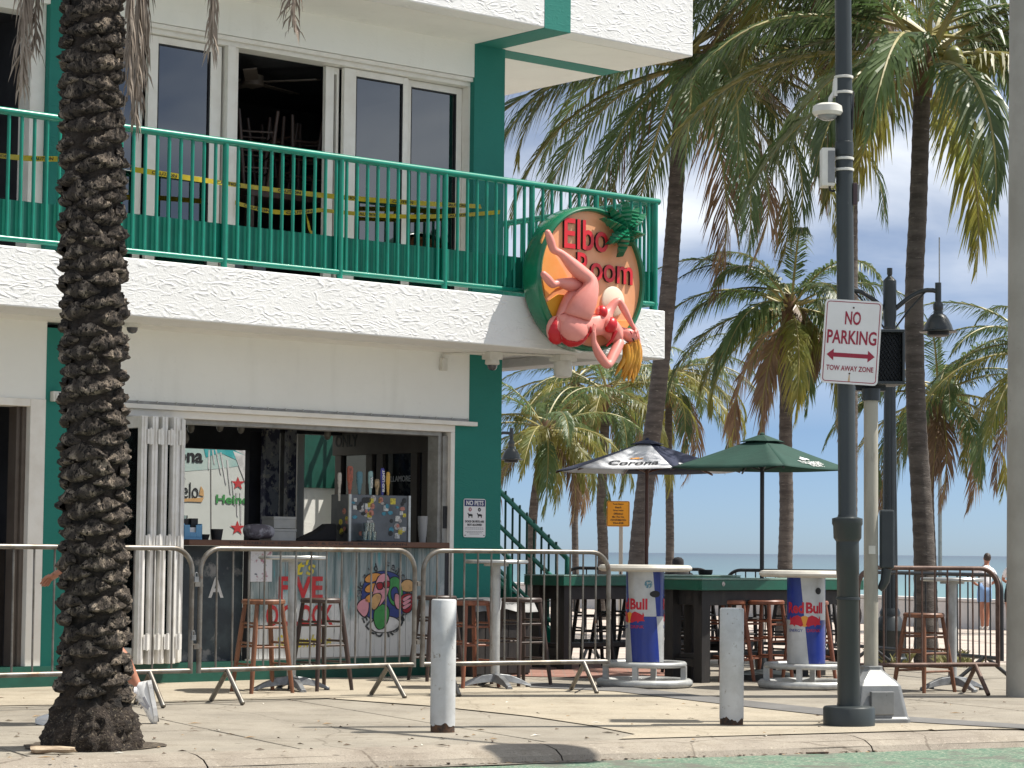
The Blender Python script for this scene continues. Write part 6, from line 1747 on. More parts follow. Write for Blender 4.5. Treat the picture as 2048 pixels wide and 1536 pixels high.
# ================================================================== ORNATE LAMP POSTS
def lamp_post(label, loc, H, arm=.56, s=1.0, rz=0.0):
    o = thing('lamp_post', label, 'lamp post', loc, rz, 'black ornate street lamps with bell shades')
    MB().lathe([(.17, 0), (.17, .08), (.15, .10), (.15, .34), (.165, .36), (.15, .40), (.115, .48), (.10, .50), (.105, .54), (.085, .58)], 28).build('base', black_paint, o, smooth=40)
    m = MB(); n_ = 32; vs, fs = [], []
    for z, r_ in ((.56, .083), (H - .62, .052)):
        for j in range(n_): 
            q = r_ * (1 - .10 * (j % 4 == 0)); a = 2 * PI * j / n_; vs.append((q * math.cos(a), q * math.sin(a), z))
    for j in range(n_): fs.append((j, (j + 1) % n_, n_ + (j + 1) % n_, n_ + j))
    m.add(vs, fs).build('shaft', black_paint, o)
    MB().lathe([(.052, H - .66), (.068, H - .62), (.055, H - .58), (.068, H - .50), (.068, H - .13), (.04, H - .10), (.02, H - .08), (.028, H - .06), (.028, H), (0, H)], 20).build('crown', black_paint, o, smooth=35)
    for sx in (-1, 1):
        pts = []
        for k_ in range(9):
            t = k_ / 8.0; pts.append((sx * (.05 + (arm - .05) * t), 0, H - .42 + .20 * math.sin(t * PI * .62)))
        e = Vector(pts[-1])
        m = MB().tube(pts, .024, 8)
        m.tube([(sx * .05, 0, H - .62), (sx * arm * .4, 0, H - .42), (sx * arm * .75, 0, H - .23)], .010, 6)
        m.tube([(e.x, 0, e.z - .09), (e.x, 0, e.z + .09)], .032, 10)
        m.build('arm', black_paint, o, smooth=60)
        zc = e.z - .08
        MB().lathe([(.03, zc), (.03, zc - .02), (.052, zc - .05), (.052, zc - .10), (.045, zc - .11), (.05, zc - .145), (.075, zc - .16), (.105, zc - .20), (.135, zc - .26), (.15, zc - .31), (.19, zc - .325), (.185, zc - .335), (.13, zc - .32), (0, zc - .30)], 30, (e.x, 0, 0)).build('bell_shade', black_paint, o, smooth=50)
        MB().lathe([(.11, zc - .325), (.11, zc - .365), (.09, zc - .375), (0, zc - .375)], 24, (e.x, 0, 0)).build('lens_ring', print_black, o, smooth=40)
    return o
LY = 24.6
lp = stand(1762, LY); lp2 = at(1784, 1329, LY); lp = Vector((lp2.x - .02, LY, gz(LY)))
Hl = at(1762, 536, LY).z - lp.z
lamp_post('tall ornate black lamp post with bell lamps behind the no parking sign', lp, Hl, arm=.49)
L2 = stand(948, 38.5)
lamp_post('ornate bell lamp showing past the teal corner pilaster near the palms', L2, at(1020, 853, 38.5).z + .12 - L2.z, .57)

# ================================================================== CONCRETE POLE, YELLOW NOTICE, BICYCLE
CB = gnd(2058, 1393)
cpole = thing('concrete_pole', 'thick grey concrete utility pole at the right edge', 'pole', CB)
t = MB()
for i in range(13):
    pass
m = MB().lathe([(.178 - .0016 * k_, -.05 + k_ * .55) for k_ in range(15)] , 16, a0=PI / 16)
m.v = [(v[0] + v[2] * .006, v[1], v[2]) for v in m.v]
m.build('shaft', concrete_pole, cpole, smooth=25)
YB = stand(1236, 45.0)
yn = thing('notice_sign', 'yellow turtle nesting notice on a slim post beyond the tables', 'sign', YB, -.1)
yc = at(1231, 1027.5, 45.0).z - YB.z
MB().beam((.05, .03, 0), (.05, .03, yc - .2), .07, .04).build('post', MAT('pale_post', (.42, .38, .32), .7), yn)
MB().prism(rrect(-.21, .21, yc - .235, yc + .235, .03, 4), -.02, 0, axis='y').build('plate', sign_yellow, yn, fix=True)
ry = ring(.20, .225, .026, .007, 0, .003); ry.v = [(x, y, z + yc) for x, y, z in ry.v]; ry.build('border', print_black, yn)
for i, (s_, w_) in enumerate((('Turtle Nesting', .20), ('Beach', .11), ('Street Lights', .19), ('Off/Reduced', .17), ('Mar. Thru Oct.', .22), ('-FOR INFORMATION-', .30), ('954-828', .19))):
    letters('printed_words', s_, print_black, yn, (0, -.002, yc + .175 - i * .058), w=w_, h=.034, bold=.02, ext=.0008)
by = thing('bicycle', 'dark bicycle leaning by the beach wall behind the right drum table', 'bicycle', stand(1650, 47), .5)
for x in (-.52, .52):
    w_ = MB(); t_ = MB().torus(.33, .018, (0, 0, 0), 36, 6); w_.add([(p[0] + x, p[2], p[1] + .35) for p in t_.v], t_.f)
    for k_ in range(14):
        a = 2 * PI * k_ / 14; w_.tube([(x, 0, .35), (x + .32 * math.cos(a), 0, .35 + .32 * math.sin(a))], .003, 4)
    w_.build('wheel', print_black, by, smooth=60)
MB().tube([(-.52, 0, .35), (-.12, 0, .33), (.34, 0, .82), (-.22, 0, .80), (-.12, 0, .33)], .017, 8).tube([(-.52, 0, .35), (-.22, 0, .80)], .012, 8).tube([(.52, 0, .35), (.36, 0, .95)], .016, 8).build('frame', MAT('bicycle_paint', (.06, .07, .09), .35), by, smooth=60)
MB().tube([(-.24, 0, .80), (-.27, 0, .93)], .014, 8).box(-.40, -.16, -.06, .06, .93, .97).build('saddle', print_black, by, bevel=.02)
MB().tube([(.36, 0, .95), (.33, 0, 1.05), (.36, -.26, 1.07), (.26, -.30, 1.08)], .013, 8).tube([(.33, 0, 1.05), (.36, .26, 1.07), (.26, .30, 1.08)], .013, 8).build('handlebar', steel, by, smooth=60)
MB().tube([(-.12, 0, .33), (-.05, .08, .20)], .01, 6).tube([(-.12, 0, .33), (-.19, -.08, .46)], .01, 6).build('crank', steel, by)
# ================================================================== COCONUT PALMS
def leaf_mat(name, c, c2, trans):
    return MAT(name, c, 0.42, c2=c2, ns=1.2, thr=(.35, .65), trans=trans, tint=.25, spec=.6)
leaf_green = leaf_mat('frond_green', (0.072, 0.120, 0.038), (0.10, 0.145, 0.048), .42)
leaf_yellow = leaf_mat('frond_yellowing', (0.27, 0.235, 0.045), (0.135, 0.165, 0.042), .48)
leaf_dry = leaf_mat('frond_dry', (0.28, 0.185, 0.105), (0.18, 0.11, 0.065), .3)
rachis_m = MAT('frond_midrib', (0.30, 0.26, 0.08), .5, c2=(.2, .17, .06), ns=2)
trunk_m = MAT('coconut_trunk', (0.115, 0.098, 0.085), .9, c2=(.06, .05, .044), ns=3, stretch=(1, 1, 5), c3=(.24, .215, .19), ns3=9, thr3=(.6, .72), bs=22, bstr=.7, bdist=.02)
nut_m = MAT('green_coconut', (.16, .17, .045), .4, c2=(.22, .18, .05), ns=4)
stalk_m = MAT('dry_spathe', (.20, .115, .06), .8, c2=(.1, .06, .035), ns=5)
WIND = Vector((-.16, -.05, 0))

def frond(name, P, az, el, Ln, droop, mt, parent, rng, nl=76, lw=.036, ll=.85, hang=.65, path=None):
    """a pinnate frond: curved midrib with two rows of drooping, folded leaflets"""
    n = 16
    pts, dirs = [], []
    p = Vector(P)
    for i in range(n + 1):
        t = i / n
        e = el - droop * t ** 1.25
        d = Vector((math.cos(az) * math.cos(e), math.sin(az) * math.cos(e), math.sin(e)))
        d = (d + WIND * t * .8).normalized()
        pts.append(p.copy()); dirs.append(d)
        p = p + d * (Ln / n)
    if path:
        pts = [Vector(q) for q in path]; n = len(pts) - 1
        dirs = [(pts[min(i + 1, n)] - pts[max(i - 1, 0)]).normalized() for i in range(n + 1)]
    def P_(t):
        f = min(t * n, n - 1e-4); i = int(f); return pts[i].lerp(pts[i + 1], f - i), dirs[i].lerp(dirs[min(i + 1, n)], f - i).normalized()
    mb = MB()
    mb.tube(pts, [.030 * (1 - i / n) ** .8 * min(1, Ln / 4) + .004 for i in range(n + 1)], 4, 1)
    vs, fs = [], []
    for i in range(nl):
        t = .13 + .87 * (i + rng.random() * .5) / nl
        c, d = P_(t)
        sv = d.cross(Vector((0, 0, 1)))
        if sv.length < .15: sv = d.cross(Vector((math.cos(az + 1.57), math.sin(az + 1.57), 0)))
        sv.normalize(); up = sv.cross(d).normalized()
        prof = (math.sin(PI * min(1, t * .78 + .22)) ** .75)
        for sgn in (-1, 1):
            L_ = ll * Ln / 4 * max(.25, prof) * rng.uniform(.72, 1.18)
            a = math.radians(38 + 34 * t) + rng.uniform(-.13, .13)
            ld = (sv * sgn * math.cos(a) + d * math.sin(a) + up * rng.uniform(-.05, .32)).normalized()
            q0 = c
            q1 = c + ld * (L_ * .45) + Vector((0, 0, -1)) * (L_ * hang * .18) + WIND * (L_ * .15)
            q2 = c + ld * (L_ * .78) + Vector((0, 0, -1)) * (L_ * hang * rng.uniform(.5, 1.05)) + WIND * (L_ * .5)
            w = lw * (.6 + .5 * prof) * .5
            wd = (d - ld * d.dot(ld)).normalized() * w
            wd2 = wd * .85
            o = len(vs)
            vs += [q0 - wd * .5, q0 + wd * .5, q1 - wd2, q1 + wd2, q2]
            fs += [(o, o + 1, o + 3, o + 2), (o + 2, o + 3, o + 4)]
    mb.add(vs, fs, 0)
    return mb.build(name, [mt, rachis_m], parent)

def palm(label, px_path, Y, r0, r1, crown, Ln, nf, seed, zb=None, group='coconut palms along the beach', nuts=0, dry=4, extra=(), el_rng=(-.75, 1.12), nl=78, ll=.85, yel=.66):
    """px_path: pixels down the trunk centre line, top first; the trunk stands at depth Y"""
    rng = random.Random(seed)
    pts = [at(x, y, Y) for x, y in px_path]
    base = pts[-1].copy(); base.z = gz(Y) if zb is None else zb
    dz = pts[-1] - pts[-2]
    pts.append(Vector((pts[-1].x + (dz.x / dz.z) * (base.z - pts[-1].z) * .6, Y, base.z - .1)))
    root = thing('coconut_palm', label, 'palm tree', pts[-1] + Vector((0, 0, .1)), 0, group)
    o0 = root.location
    pts = [p - o0 for p in pts][::-1]
    # resample
    cum = [0]
    for a, b in zip(pts[:-1], pts[1:]): cum.append(cum[-1] + (b - a).length)
    T = cum[-1]; nr = int(T / .055)
    def samp(s):
        for i in range(len(cum) - 1):
            if s <= cum[i + 1] + 1e-6:
                f = (s - cum[i]) / (cum[i + 1] - cum[i])
                i0, i3 = max(i - 1, 0), min(i + 2, len(pts) - 1)
                a, b, c, d = pts[i0], pts[i], pts[i + 1], pts[i3]
                return 0.5 * ((2 * b) + (c - a) * f + (2 * a - 5 * b + 4 * c - d) * f * f + (3 * b - a - 3 * c + d) * f ** 3)
        return pts[-1].copy()
    line, rad = [], []
    for i in range(nr + 1):
        s = T * i / nr
        line.append(samp(s))
        r = r0 + (r1 - r0) * (s / T) + .10 * r0 * math.exp(-s / .5) * 2.2
        rad.append(r * (1 + (.035 if i % 3 == 0 else -.01) + .02 * noise.noise((s * 2, seed, 0))))
    MB().tube(line, rad, 18).build('trunk', trunk_m, root, smooth=70)
    top = line[-1]
    C = at(crown[0], crown[1], Y) - o0
    MB().tube([top - Vector((0, 0, .35)), top.lerp(C, .5), C], [r1 * 1.15, r1 * 1.6, r1 * .9], 12).build('crown_shaft', stalk_m, root, smooth=60)
    ga = 2.39996
    k = 0
    nf += 6
    for i in range(nf):
        f = i / max(1, nf - 1)
        el = el_rng[1] + (el_rng[0] - el_rng[1]) * f ** .85 + rng.uniform(-.12, .12)
        az = i * ga + rng.uniform(-.25, .25) + seed
        mt = leaf_green if f < yel else (leaf_yellow if rng.random() < .6 else leaf_green)
        if f > .9 and k < dry: mt = leaf_dry; k += 1
        L_ = Ln * 1.08 * (1.0 - .18 * abs(f - .4)) * rng.uniform(.9, 1.08)
        frond('frond', C + Vector((math.cos(az) * .12, math.sin(az) * .12, -.1 - f * .25)), az, el, L_, 1.25 + .75 * (1 - f) * .6 + rng.uniform(-.1, .2), mt, root, rng, nl=nl, ll=ll, hang=.5 + .35 * f)
    for (az, el, L_, dr, mt) in extra:
        frond('frond', C, az, el, L_, dr, mt, root, rng, nl=int(nl * 1.25), ll=ll, hang=.75)
    for i in range(nuts):
        a = rng.uniform(-2.6, -.3)
        q = C + Vector((.34 + .17 * math.cos(i * 2.2), -.42 - .14 * math.sin(i * 2.2), -.36 - .09 * (i % 4)))
        MB().tube([C + Vector((0, 0, -.15)), q + Vector((0, 0, .12))], .014, 5).lathe([(0, -.15), (.07, -.12), (.11, -.03), (.10, .07), (.05, .13), (0, .14)], 14, q).build('coconut', nut_m, root, smooth=60)
    return root
palm('large leaning coconut palm behind the navy and white parasol', [(1362, 215), (1357, 300), (1345, 480), (1331, 640), (1311, 820), (1292, 960), (1276, 1120)], 41.0, .165, .125, (1372, 105), 4.3, 25, 3,
     extra=((math.radians(176), .55, 4.6, 2.1, leaf_green), (math.radians(190), .35, 4.4, 2.0, leaf_green), (math.radians(160), .2, 4.0, 1.9, leaf_yellow), (math.radians(-8), .0, 4.0, 1.5, leaf_dry), (math.radians(10), .35, 4.2, 1.9, leaf_dry), (math.radians(-25), .2, 4.3, 1.9, leaf_yellow), (math.radians(12), .75, 4.4, 1.5, leaf_green), (math.radians(172), 1.0, 4.4, 2.0, leaf_green), (math.radians(20), .9, 4.6, 1.7, leaf_green), (math.radians(182), .75, 5.0, 2.2, leaf_green), (math.radians(195), .6, 4.8, 2.3, leaf_green), (math.radians(168), .45, 4.9, 2.0, leaf_green), (math.radians(186), .05, 4.2, 1.6, leaf_yellow), (math.radians(-15), .6, 4.5, 2.2, leaf_green), (math.radians(-4), -.3, 3.8, 1.2, leaf_dry)), nuts=4)
palm('coconut palm with green coconuts standing in the right barrier enclosure', [(1845, 130), (1842, 250), (1836, 420), (1829, 560), (1829, 700), (1834, 860), (1842, 980), (1848, 1100), (1851, 1250), (1853, 1328)], 25.9, .115, .088, (1852, 70), 3.1, 17, 11, nuts=7,
     extra=((math.radians(178), .35, 3.1, 1.5, leaf_green), (math.radians(165), .1, 3.1, 1.2, leaf_green), (math.radians(-170), .55, 3.4, 1.5, leaf_green), (math.radians(195), -.75, 2.3, .8, leaf_yellow), (math.radians(205), -.6, 2.2, .8, leaf_dry), (math.radians(0), .3, 2.8, 1.6, leaf_green), (math.radians(8), .55, 2.9, 1.9, leaf_green), (math.radians(-20), -.1, 2.6, 1.3, leaf_green), (math.radians(172), .7, 3.6, 1.7, leaf_green)), el_rng=(-.15, 1.1), dry=0)
palm('slim coconut palm rising behind the green parasol', [(1576, 640), (1573, 760), (1571, 900), (1573, 1020), (1570, 1135)], 43.0, .135, .105, (1582, 590), 2.65, 24, 21, ll=.85,
     extra=((math.radians(185), .3, 2.4, 1.7, leaf_green), (math.radians(180), .75, 2.3, 1.6, leaf_green), (math.radians(-5), .4, 2.1, 1.7, leaf_green), (math.radians(-60), -.8, 1.8, .6, leaf_dry)))
palm('slim coconut palm rising beside the yellow notice', [(1211, 800), (1208, 900), (1203, 1000), (1206, 1100), (1204, 1190)], 62.0, .145, .115, (1216, 770), 3.0, 17, 31, yel=.42, nl=66,
     extra=((math.radians(-15), .5, 3.2, 1.6, leaf_yellow), (math.radians(5), .2, 3.0, 1.6, leaf_yellow), (math.radians(190), -.1, 2.6, 1.2, leaf_yellow)))
palm('thin coconut palm just right of the large leaning trunk', [(1338, 790), (1337, 900), (1339, 1000), (1340, 1090), (1338, 1180)], 66.0, .12, .095, (1346, 740), 3.0, 17, 41, yel=.42, nl=66,
     extra=((math.radians(-5), .3, 3.0, 1.6, leaf_yellow), (math.radians(15), .1, 2.8, 1.5, leaf_yellow), (math.radians(-30), -.1, 2.7, 1.3, leaf_yellow)))
palm('coconut palm with yellow hanging fronds beside the staircase', [(1087, 880), (1078, 940), (1067, 1020), (1062, 1120), (1060, 1190)], 58.0, .12, .10, (1093, 840), 2.7, 18, 51, yel=.42, nl=66,
     extra=((math.radians(-95), -.9, 2.0, .45, leaf_yellow), (math.radians(-40), -.6, 2.2, .8, leaf_yellow), (math.radians(185), .3, 2.6, 1.6, leaf_yellow), (math.radians(60), .9, 2.7, 1.6, leaf_green)))
palm('coconut palm with an orange dead frond behind the bell lamp', [(1868, 800), (1862, 900), (1858, 1000), (1862, 1120)], 52.0, .12, .095, (1876, 770), 2.9, 18, 61, yel=.42, nl=66,
     extra=((math.radians(-100), -.9, 2.6, .5, leaf_dry), (math.radians(-5), .9, 2.9, 1.3, leaf_green), (math.radians(10), .5, 3.0, 1.5, leaf_green), (math.radians(200), .2, 2.4, 1.5, leaf_yellow)))
palm('coconut palm mostly hidden by the concrete pole at the right edge', [(2095, 720), (2098, 900), (2100, 1100)], 50.0, .12, .10, (2092, 690), 3.1, 18, 71, yel=.42, nl=66,
     extra=((math.radians(178), .5, 3.0, 1.5, leaf_green), (math.radians(185), .1, 3.0, 1.3, leaf_green)))
palm('coconut palm whose crown hangs behind the bar sign and balcony corner', [(1150, 790), (1150, 900), (1149, 1000), (1152, 1190)], 70.0, .10, .085, (1150, 745), 3.2, 18, 81, yel=.42, nl=66,
     extra=((math.radians(178), .6, 3.2, 1.6, leaf_yellow), (math.radians(0), .4, 3.0, 1.6, leaf_green)))
palm('tall coconut palm whose fronds hang from above the picture beside the dark pole', [(1700, -150), (1701, 100), (1702, 400), (1702, 700), (1700, 1100)], 40.0, .12, .10, (1655, -150), 4.2, 24, 91, el_rng=(-.6, .9),
     extra=((math.radians(180), .4, 4.4, 1.6, leaf_green), (math.radians(190), .1, 4.3, 1.4, leaf_green), (math.radians(172), .0, 4.2, 1.2, leaf_dry), (math.radians(200), .6, 4.2, 1.8, leaf_green), (math.radians(150), .2, 4.3, 1.5, leaf_green), (math.radians(168), .7, 4.4, 1.7, leaf_green)))

# ================================================================== DATE PALM in front
date_bark = MAT('date_palm_bark', (.040, .030, .023), .95, c2=(.11, .086, .066), ns=9, thr=(.5, .72), c3=(.010, .008, .007), ns3=5, thr3=(.5, .62), stretch=(1, 1, 2), bs=34, bstr=1.0, bdist=.03)
boot_m = MAT('date_palm_leaf_base', (.085, .067, .053), .95, c2=(.48, .39, .30), ns=15, thr=(.48, .60), c3=(.012, .009, .007), ns3=30, thr3=(.50, .58), stretch=(1, 1.8, 1), bs=60, bstr=1.0, bdist=.04)
root_m = MAT('date_palm_root_mat', (.055, .040, .030), .95, c2=(.025, .018, .014), ns=20, c3=(.22, .18, .13), ns3=70, thr3=(.56, .66), bs=90, bstr=1.0, bdist=.03)
DB = gnd(184, 1496)
dp = thing('date_palm', 'thick dark date palm trunk with knobbly cut leaf bases in the left foreground', 'palm tree', DB)
def dr(z):
    pts_ = [(0, .285), (.05, .287), (.12, .268), (.20, .225), (.30, .188), (.45, .178), (.8, .174), (1.5, .168), (2.4, .165), (3.2, .158), (6, .155)]
    for (z0, r0), (z1, r1) in zip(pts_[:-1], pts_[1:]):
        if z <= z1: return r0 + (r1 - r0) * (z - z0) / (z1 - z0)
    return .155
def dx(z): return -.018 * z + .012 * math.sin(z * 1.3)
HT = 5.4
m = MB(); nz_, na = 330, 72; vs, fs = [], []
for i in range(nz_ + 1):
    z = -.03 + (HT + .03) * (i / nz_)
    for j in range(na):
        a = 2 * PI * j / na
        r = dr(max(z, 0)) - .018
        q = Vector((math.cos(a) * 3, math.sin(a) * 3, z * 7))
        r += .020 * noise.noise(q) + .013 * noise.noise(q * 2.7) + .007 * noise.noise(q * 7)
        if z < .34: r += .018 * noise.noise(q * 5.0) + .016 * noise.noise(q * 9.0) + .035 * noise.noise(q * 1.1) + .012 * math.sin(a * 23 + 6 * noise.noise(q)) * (.3 if z > .2 else .6)
        vs.append((r * math.cos(a) + dx(z), r * math.sin(a), z))
for i in range(nz_):
    for j in range(na): fs.append((i * na + j, i * na + (j + 1) % na, (i + 1) * na + (j + 1) % na, (i + 1) * na + j))
m.add(vs, fs, 0)
m.m = [1 if (f // na) < nz_ * (.26 / HT) else 0 for f in range(len(fs))]
m.build('trunk', [date_bark, root_m], dp, smooth=75)
boots = []
for k in range(10):
    rng = random.Random(100 + k)
    mb_ = MB(); ny, nt_ = 20, 9; vs, fs = [], []
    wv, hv, dv = rng.uniform(.085, .115), rng.uniform(.085, .115), rng.uniform(.020, .036)
    lean = rng.uniform(-.25, .25)
    for i in range(ny + 1):
        y = -1 + 2 * i / ny
        for j in range(nt_ + 1):
            t = j / nt_
            arch = (1 - abs(y) ** 2.2)
            # undercut lip low, then a sloping ragged cut face rising back into the trunk
            pf = [0, .75, 1.0, 1.05, .92, .78, .62, .45, .25, -.1][j]
            o_ = dv * pf * (arch ** .55 if arch > 0 else 0)
            z_ = (t - .30) * hv * max(.12, 1 - abs(y) ** 1.5) + lean * y * .05
            nn_ = noise.noise((y * 4 + k * 9, t * 5, 1.3)) * .014 + noise.noise((y * 11 + k * 5, t * 3, 4.1)) * .011 + noise.noise((y * 24, t * 7, k)) * .006
            edge = 0 if j in (0, nt_) or i in (0, ny) else 1
            vs.append((-.022 + o_ + .022 * edge + nn_ * edge, y * wv, z_ + nn_ * .8 * edge))
    w_ = nt_ + 1
    for i in range(ny):
        for j in range(nt_): fs.append((i * w_ + j, (i + 1) * w_ + j, (i + 1) * w_ + j + 1, i * w_ + j + 1))
    boots.append(mb_.add(vs, fs).mesh('leaf_base', boot_m, 80))
rng = random.Random(5)
z, i = .27, 0
while z < 4.7:
    a = (i * 2.39996) % (2 * PI)
    da = (a + PI / 2 + PI) % (2 * PI) - PI               # 0 faces the street
    if abs(da) < 2.15:
        s_ = rng.uniform(.9, 1.2)
        o = share('leaf_base', boots[i % 10], dp, ((dr(z) - .008) * math.cos(a) + dx(z), (dr(z) - .008) * math.sin(a), z + rng.uniform(-.02, .02)), (rng.uniform(-.13, .13), rng.uniform(-.15, .12), a), (s_, s_ * rng.uniform(.9, 1.12), s_ * rng.uniform(.85, 1.15)))
    z += .0162; i += 1
# dead fronds drooping from the crown
dead_m = MAT('dead_date_frond', (.34, .28, .225), .8, c2=(.2, .155, .12), ns=3, trans=.1, tint=.15)
def dead(tipx, tipy, Yd, width, ln, name='frond'):
    tip = at(tipx, tipy, Yd) - DB
    C = Vector((dx(5.2), 0, 5.2))
    out = Vector((tip.x - C.x, tip.y - C.y, 0))
    pts_ = []
    for k in range(13):
        t = k / 12
        ang = min(1, t * 1.9)
        h = C + out * (math.sin(ang * PI / 2))
        zt = 5.2 + .55 * math.sin(min(1, t * 2) * PI) * .8
        zz = zt if t < .5 else zt + (tip.z - zt) * ((t - .5) / .5)
        pts_.append(Vector((h.x, h.y, zz)))
    mb_ = MB(); rg = random.Random(int(tipx)); vs, fs = [], []
    n = 12
    mb_.tube(pts_, [.014 * (1 - k / 12) + .003 for k in range(13)], 5)
    for q in range(150):
        t = .40 + .60 * q / 150; f = min(t * n, n - .001); ii = int(f); c = pts_[ii].lerp(pts_[ii + 1], f - ii); d = (pts_[ii + 1] - pts_[ii]).normalized()
        a = rg.uniform(0, 2 * PI); L_ = ln * rg.uniform(.6, 1.1) * (1 - .55 * max(0, t - .75) / .25)
        sd_ = Vector((math.cos(a), math.sin(a) * .7, 0)); e = c + d * L_ * .85 + sd_ * width * rg.uniform(.35, 1.0)
        md = c.lerp(e, .5) + sd_ * width * .15; w_ = Vector((math.sin(a), -math.cos(a), 0)) * .006
        if abs(w_.x) < .002: w_ = Vector((.006, 0, 0))
        o = len(vs); vs += [c - w_ * .5, c + w_ * .5, md - w_, md + w_, e]; fs += [(o, o + 1, o + 3, o + 2), (o + 2, o + 3, o + 4)]
    mb_.add(vs, fs); mb_.build(name, dead_m, dp)
dead(45, 170, 13.4, .085, .45); dead(70, 90, 13.6, .08, .4); dead(272, 235, 13.3, .06, .48); dead(285, 150, 13.55, .075, .45); dead(258, 190, 13.1, .05, .4)
dead(424, 95, 13.2, .055, .36); dead(585, 55, 13.3, .105, .34)
rng = random.Random(9)
for i in range(22):
    frond('frond', Vector((dx(5.4), 0, 5.35)), i * 2.39996, 1.25 - 1.0 * i / 22, 2.6, .9, leaf_green, dp, rng, nl=40, lw=.03, ll=.45, hang=.2)
wd = MB()
wv_ = []
for k in range(9):
    t = k / 8.0
    for j in range(10):
        a = 2 * PI * j / 10; r_ = (.030 - .010 * t) * (1 + .35 * noise.noise((t * 3, math.cos(a), math.sin(a)))) * (1 if 0 < k < 8 else .75)
        wv_.append((-.11 + .23 * t + .012 * noise.noise((a, t, 3)) * (3 if k in (0, 8) else 0), r_ * math.cos(a) * 1.3, .024 + r_ * math.sin(a) * .8))
wd = wd.add(wv_, [(k * 10 + j, k * 10 + (j + 1) % 10, k * 10 + 10 + (j + 1) % 10, k * 10 + 10 + j) for k in range(8) for j in range(10)] + [tuple(range(9, -1, -1)), tuple(80 + j for j in range(10))]).build('broken_frond_stub', MAT('pale_split_wood', (.50, .40, .28), .8, c2=(.2, .13, .08), ns=12, stretch=(.5, 3, 3), bs=30, bstr=.6, bdist=.006))
wd.location = gnd(103, 1508); wd.rotation_euler = (0, 0, .1); tag(wd, 'pale broken stub of palm wood lying at the foot of the date palm', 'wood')

# ================================================================== PEOPLE
def body(joints, bones, blobs, name='body', parent=None): return skinned(name, joints, bones, skin, parent, 'pelvis', 1, blobs)
V3 = Vector
# woman leaning on the beach wall, seen from behind
WPY = 55.4
pr_ = thing('person', 'person in white tee and pale blue shorts leaning on the beach wall', 'person', stand(1968, WPY))
pz = 1.0
Jw = {'pelvis': (V3((0, 0, .92)), (.14, .11)), 'waist': (V3((.02, .05, 1.10)), (.115, .09)), 'chest': (V3((.05, .13, 1.30)), (.15, .11)), 'neckb': (V3((.085, .19, 1.43)), (.07, .06)), 'neck': (V3((.10, .22, 1.50)), .05),
      'head': (V3((.115, .25, 1.58)), .085), 'head2': (V3((.12, .26, 1.66)), .07),
      'hipL': (V3((-.08, 0, .86)), .10), 'kneeL': (V3((-.06, -.02, .47)), .058), 'calfL': (V3((-.055, -.04, .33)), .056), 'ankL': (V3((-.05, -.05, .09)), .036), 'toeL': (V3((-.06, .10, .035)), .032),
      'hipR': (V3((.08, .02, .86)), .10), 'kneeR': (V3((.10, .10, .49)), .058), 'calfR': (V3((.09, .09, .34)), .055), 'ankR': (V3((.07, .02, .09)), .036), 'toeR': (V3((.09, .16, .035)), .032),
      'shL': (V3((-.13, .14, 1.38)), .055), 'elL': (V3((-.26, .20, 1.13)), .042), 'wrL': (V3((-.10, .40, 1.02)), .03), 'haL': (V3((.0, .47, 1.0)), .03),
      'shR': (V3((.22, .16, 1.36)), .055), 'elR': (V3((.34, .26, 1.12)), .042), 'wrR': (V3((.22, .46, 1.02)), .03), 'haR': (V3((.14, .52, 1.0)), .03)}
Bw = [('pelvis', 'waist'), ('waist', 'chest'), ('chest', 'neckb'), ('neckb', 'neck'), ('neck', 'head'), ('head', 'head2')]
for s in 'LR': Bw += [('pelvis', 'hip' + s), ('hip' + s, 'knee' + s), ('knee' + s, 'calf' + s), ('calf' + s, 'ank' + s), ('ank' + s, 'toe' + s), ('chest', 'sh' + s), ('sh' + s, 'el' + s), ('el' + s, 'wr' + s), ('wr' + s, 'ha' + s)]
fing = lambda b, n_, dirv: None
for s, sx in (('L', 1), ('R', -1)):
    for k in range(4):
        c = Jw['ha' + s][0]; Jw['f%s%d' % (s, k)] = (c + V3((sx * .055, .02 + k * .016 - .024, -.012)), .009); Jw['g%s%d' % (s, k)] = (c + V3((sx * (.085 + .01 * (k % 2)), .02 + k * .016 - .024, -.035)), .007)
        Bw += [('ha' + s, 'f%s%d' % (s, k)), ('f%s%d' % (s, k), 'g%s%d' % (s, k))]
    c = Jw['ha' + s][0]; Jw['t' + s] = (c + V3((sx * .02, -.055, .0)), .010); Bw.append(('ha' + s, 't' + s))
bw_ = body(Jw, Bw, [(V3((.12, .26, 1.62)), (.078, .095, .115), None), (V3((.145, .355, 1.605)), (.013, .02, .018), None), (V3((.045, .255, 1.61)), (.012, .02, .03), None), (V3((.195, .265, 1.61)), (.012, .02, .03), None)], parent=pr_)
garment('shirt', bw_, lambda c: (1.0 < c.z < 1.44 and abs(c.x - .045) < .26 and c.y < .34 and not (c.z < 1.20 and (c.x < -.135 or c.x > .225))), .016, cloth_white, pr_)
garment('shorts', bw_, lambda c: .66 < c.z < 1.01 and abs(c.x) < .22 and c.y < .25, .018, cloth_blue, pr_)
hr_ = MB().lathe([(0, -1), (.5, -.87), (.87, -.5), (1, 0), (.87, .5), (.5, .87), (0, 1)], 18); hr_.v = [(.12 + x * .086, .232 + y * .09, 1.642 + z * .105) for x, y, z in hr_.v]; hr_.build('hair', hair_dark, pr_, smooth=80)
garment('shoe', bw_, lambda c: c.z < .085 and c.x < .0, .010, shoe_white, pr_); garment('shoe', bw_, lambda c: c.z < .085 and c.x > .0, .010, shoe_white, pr_)
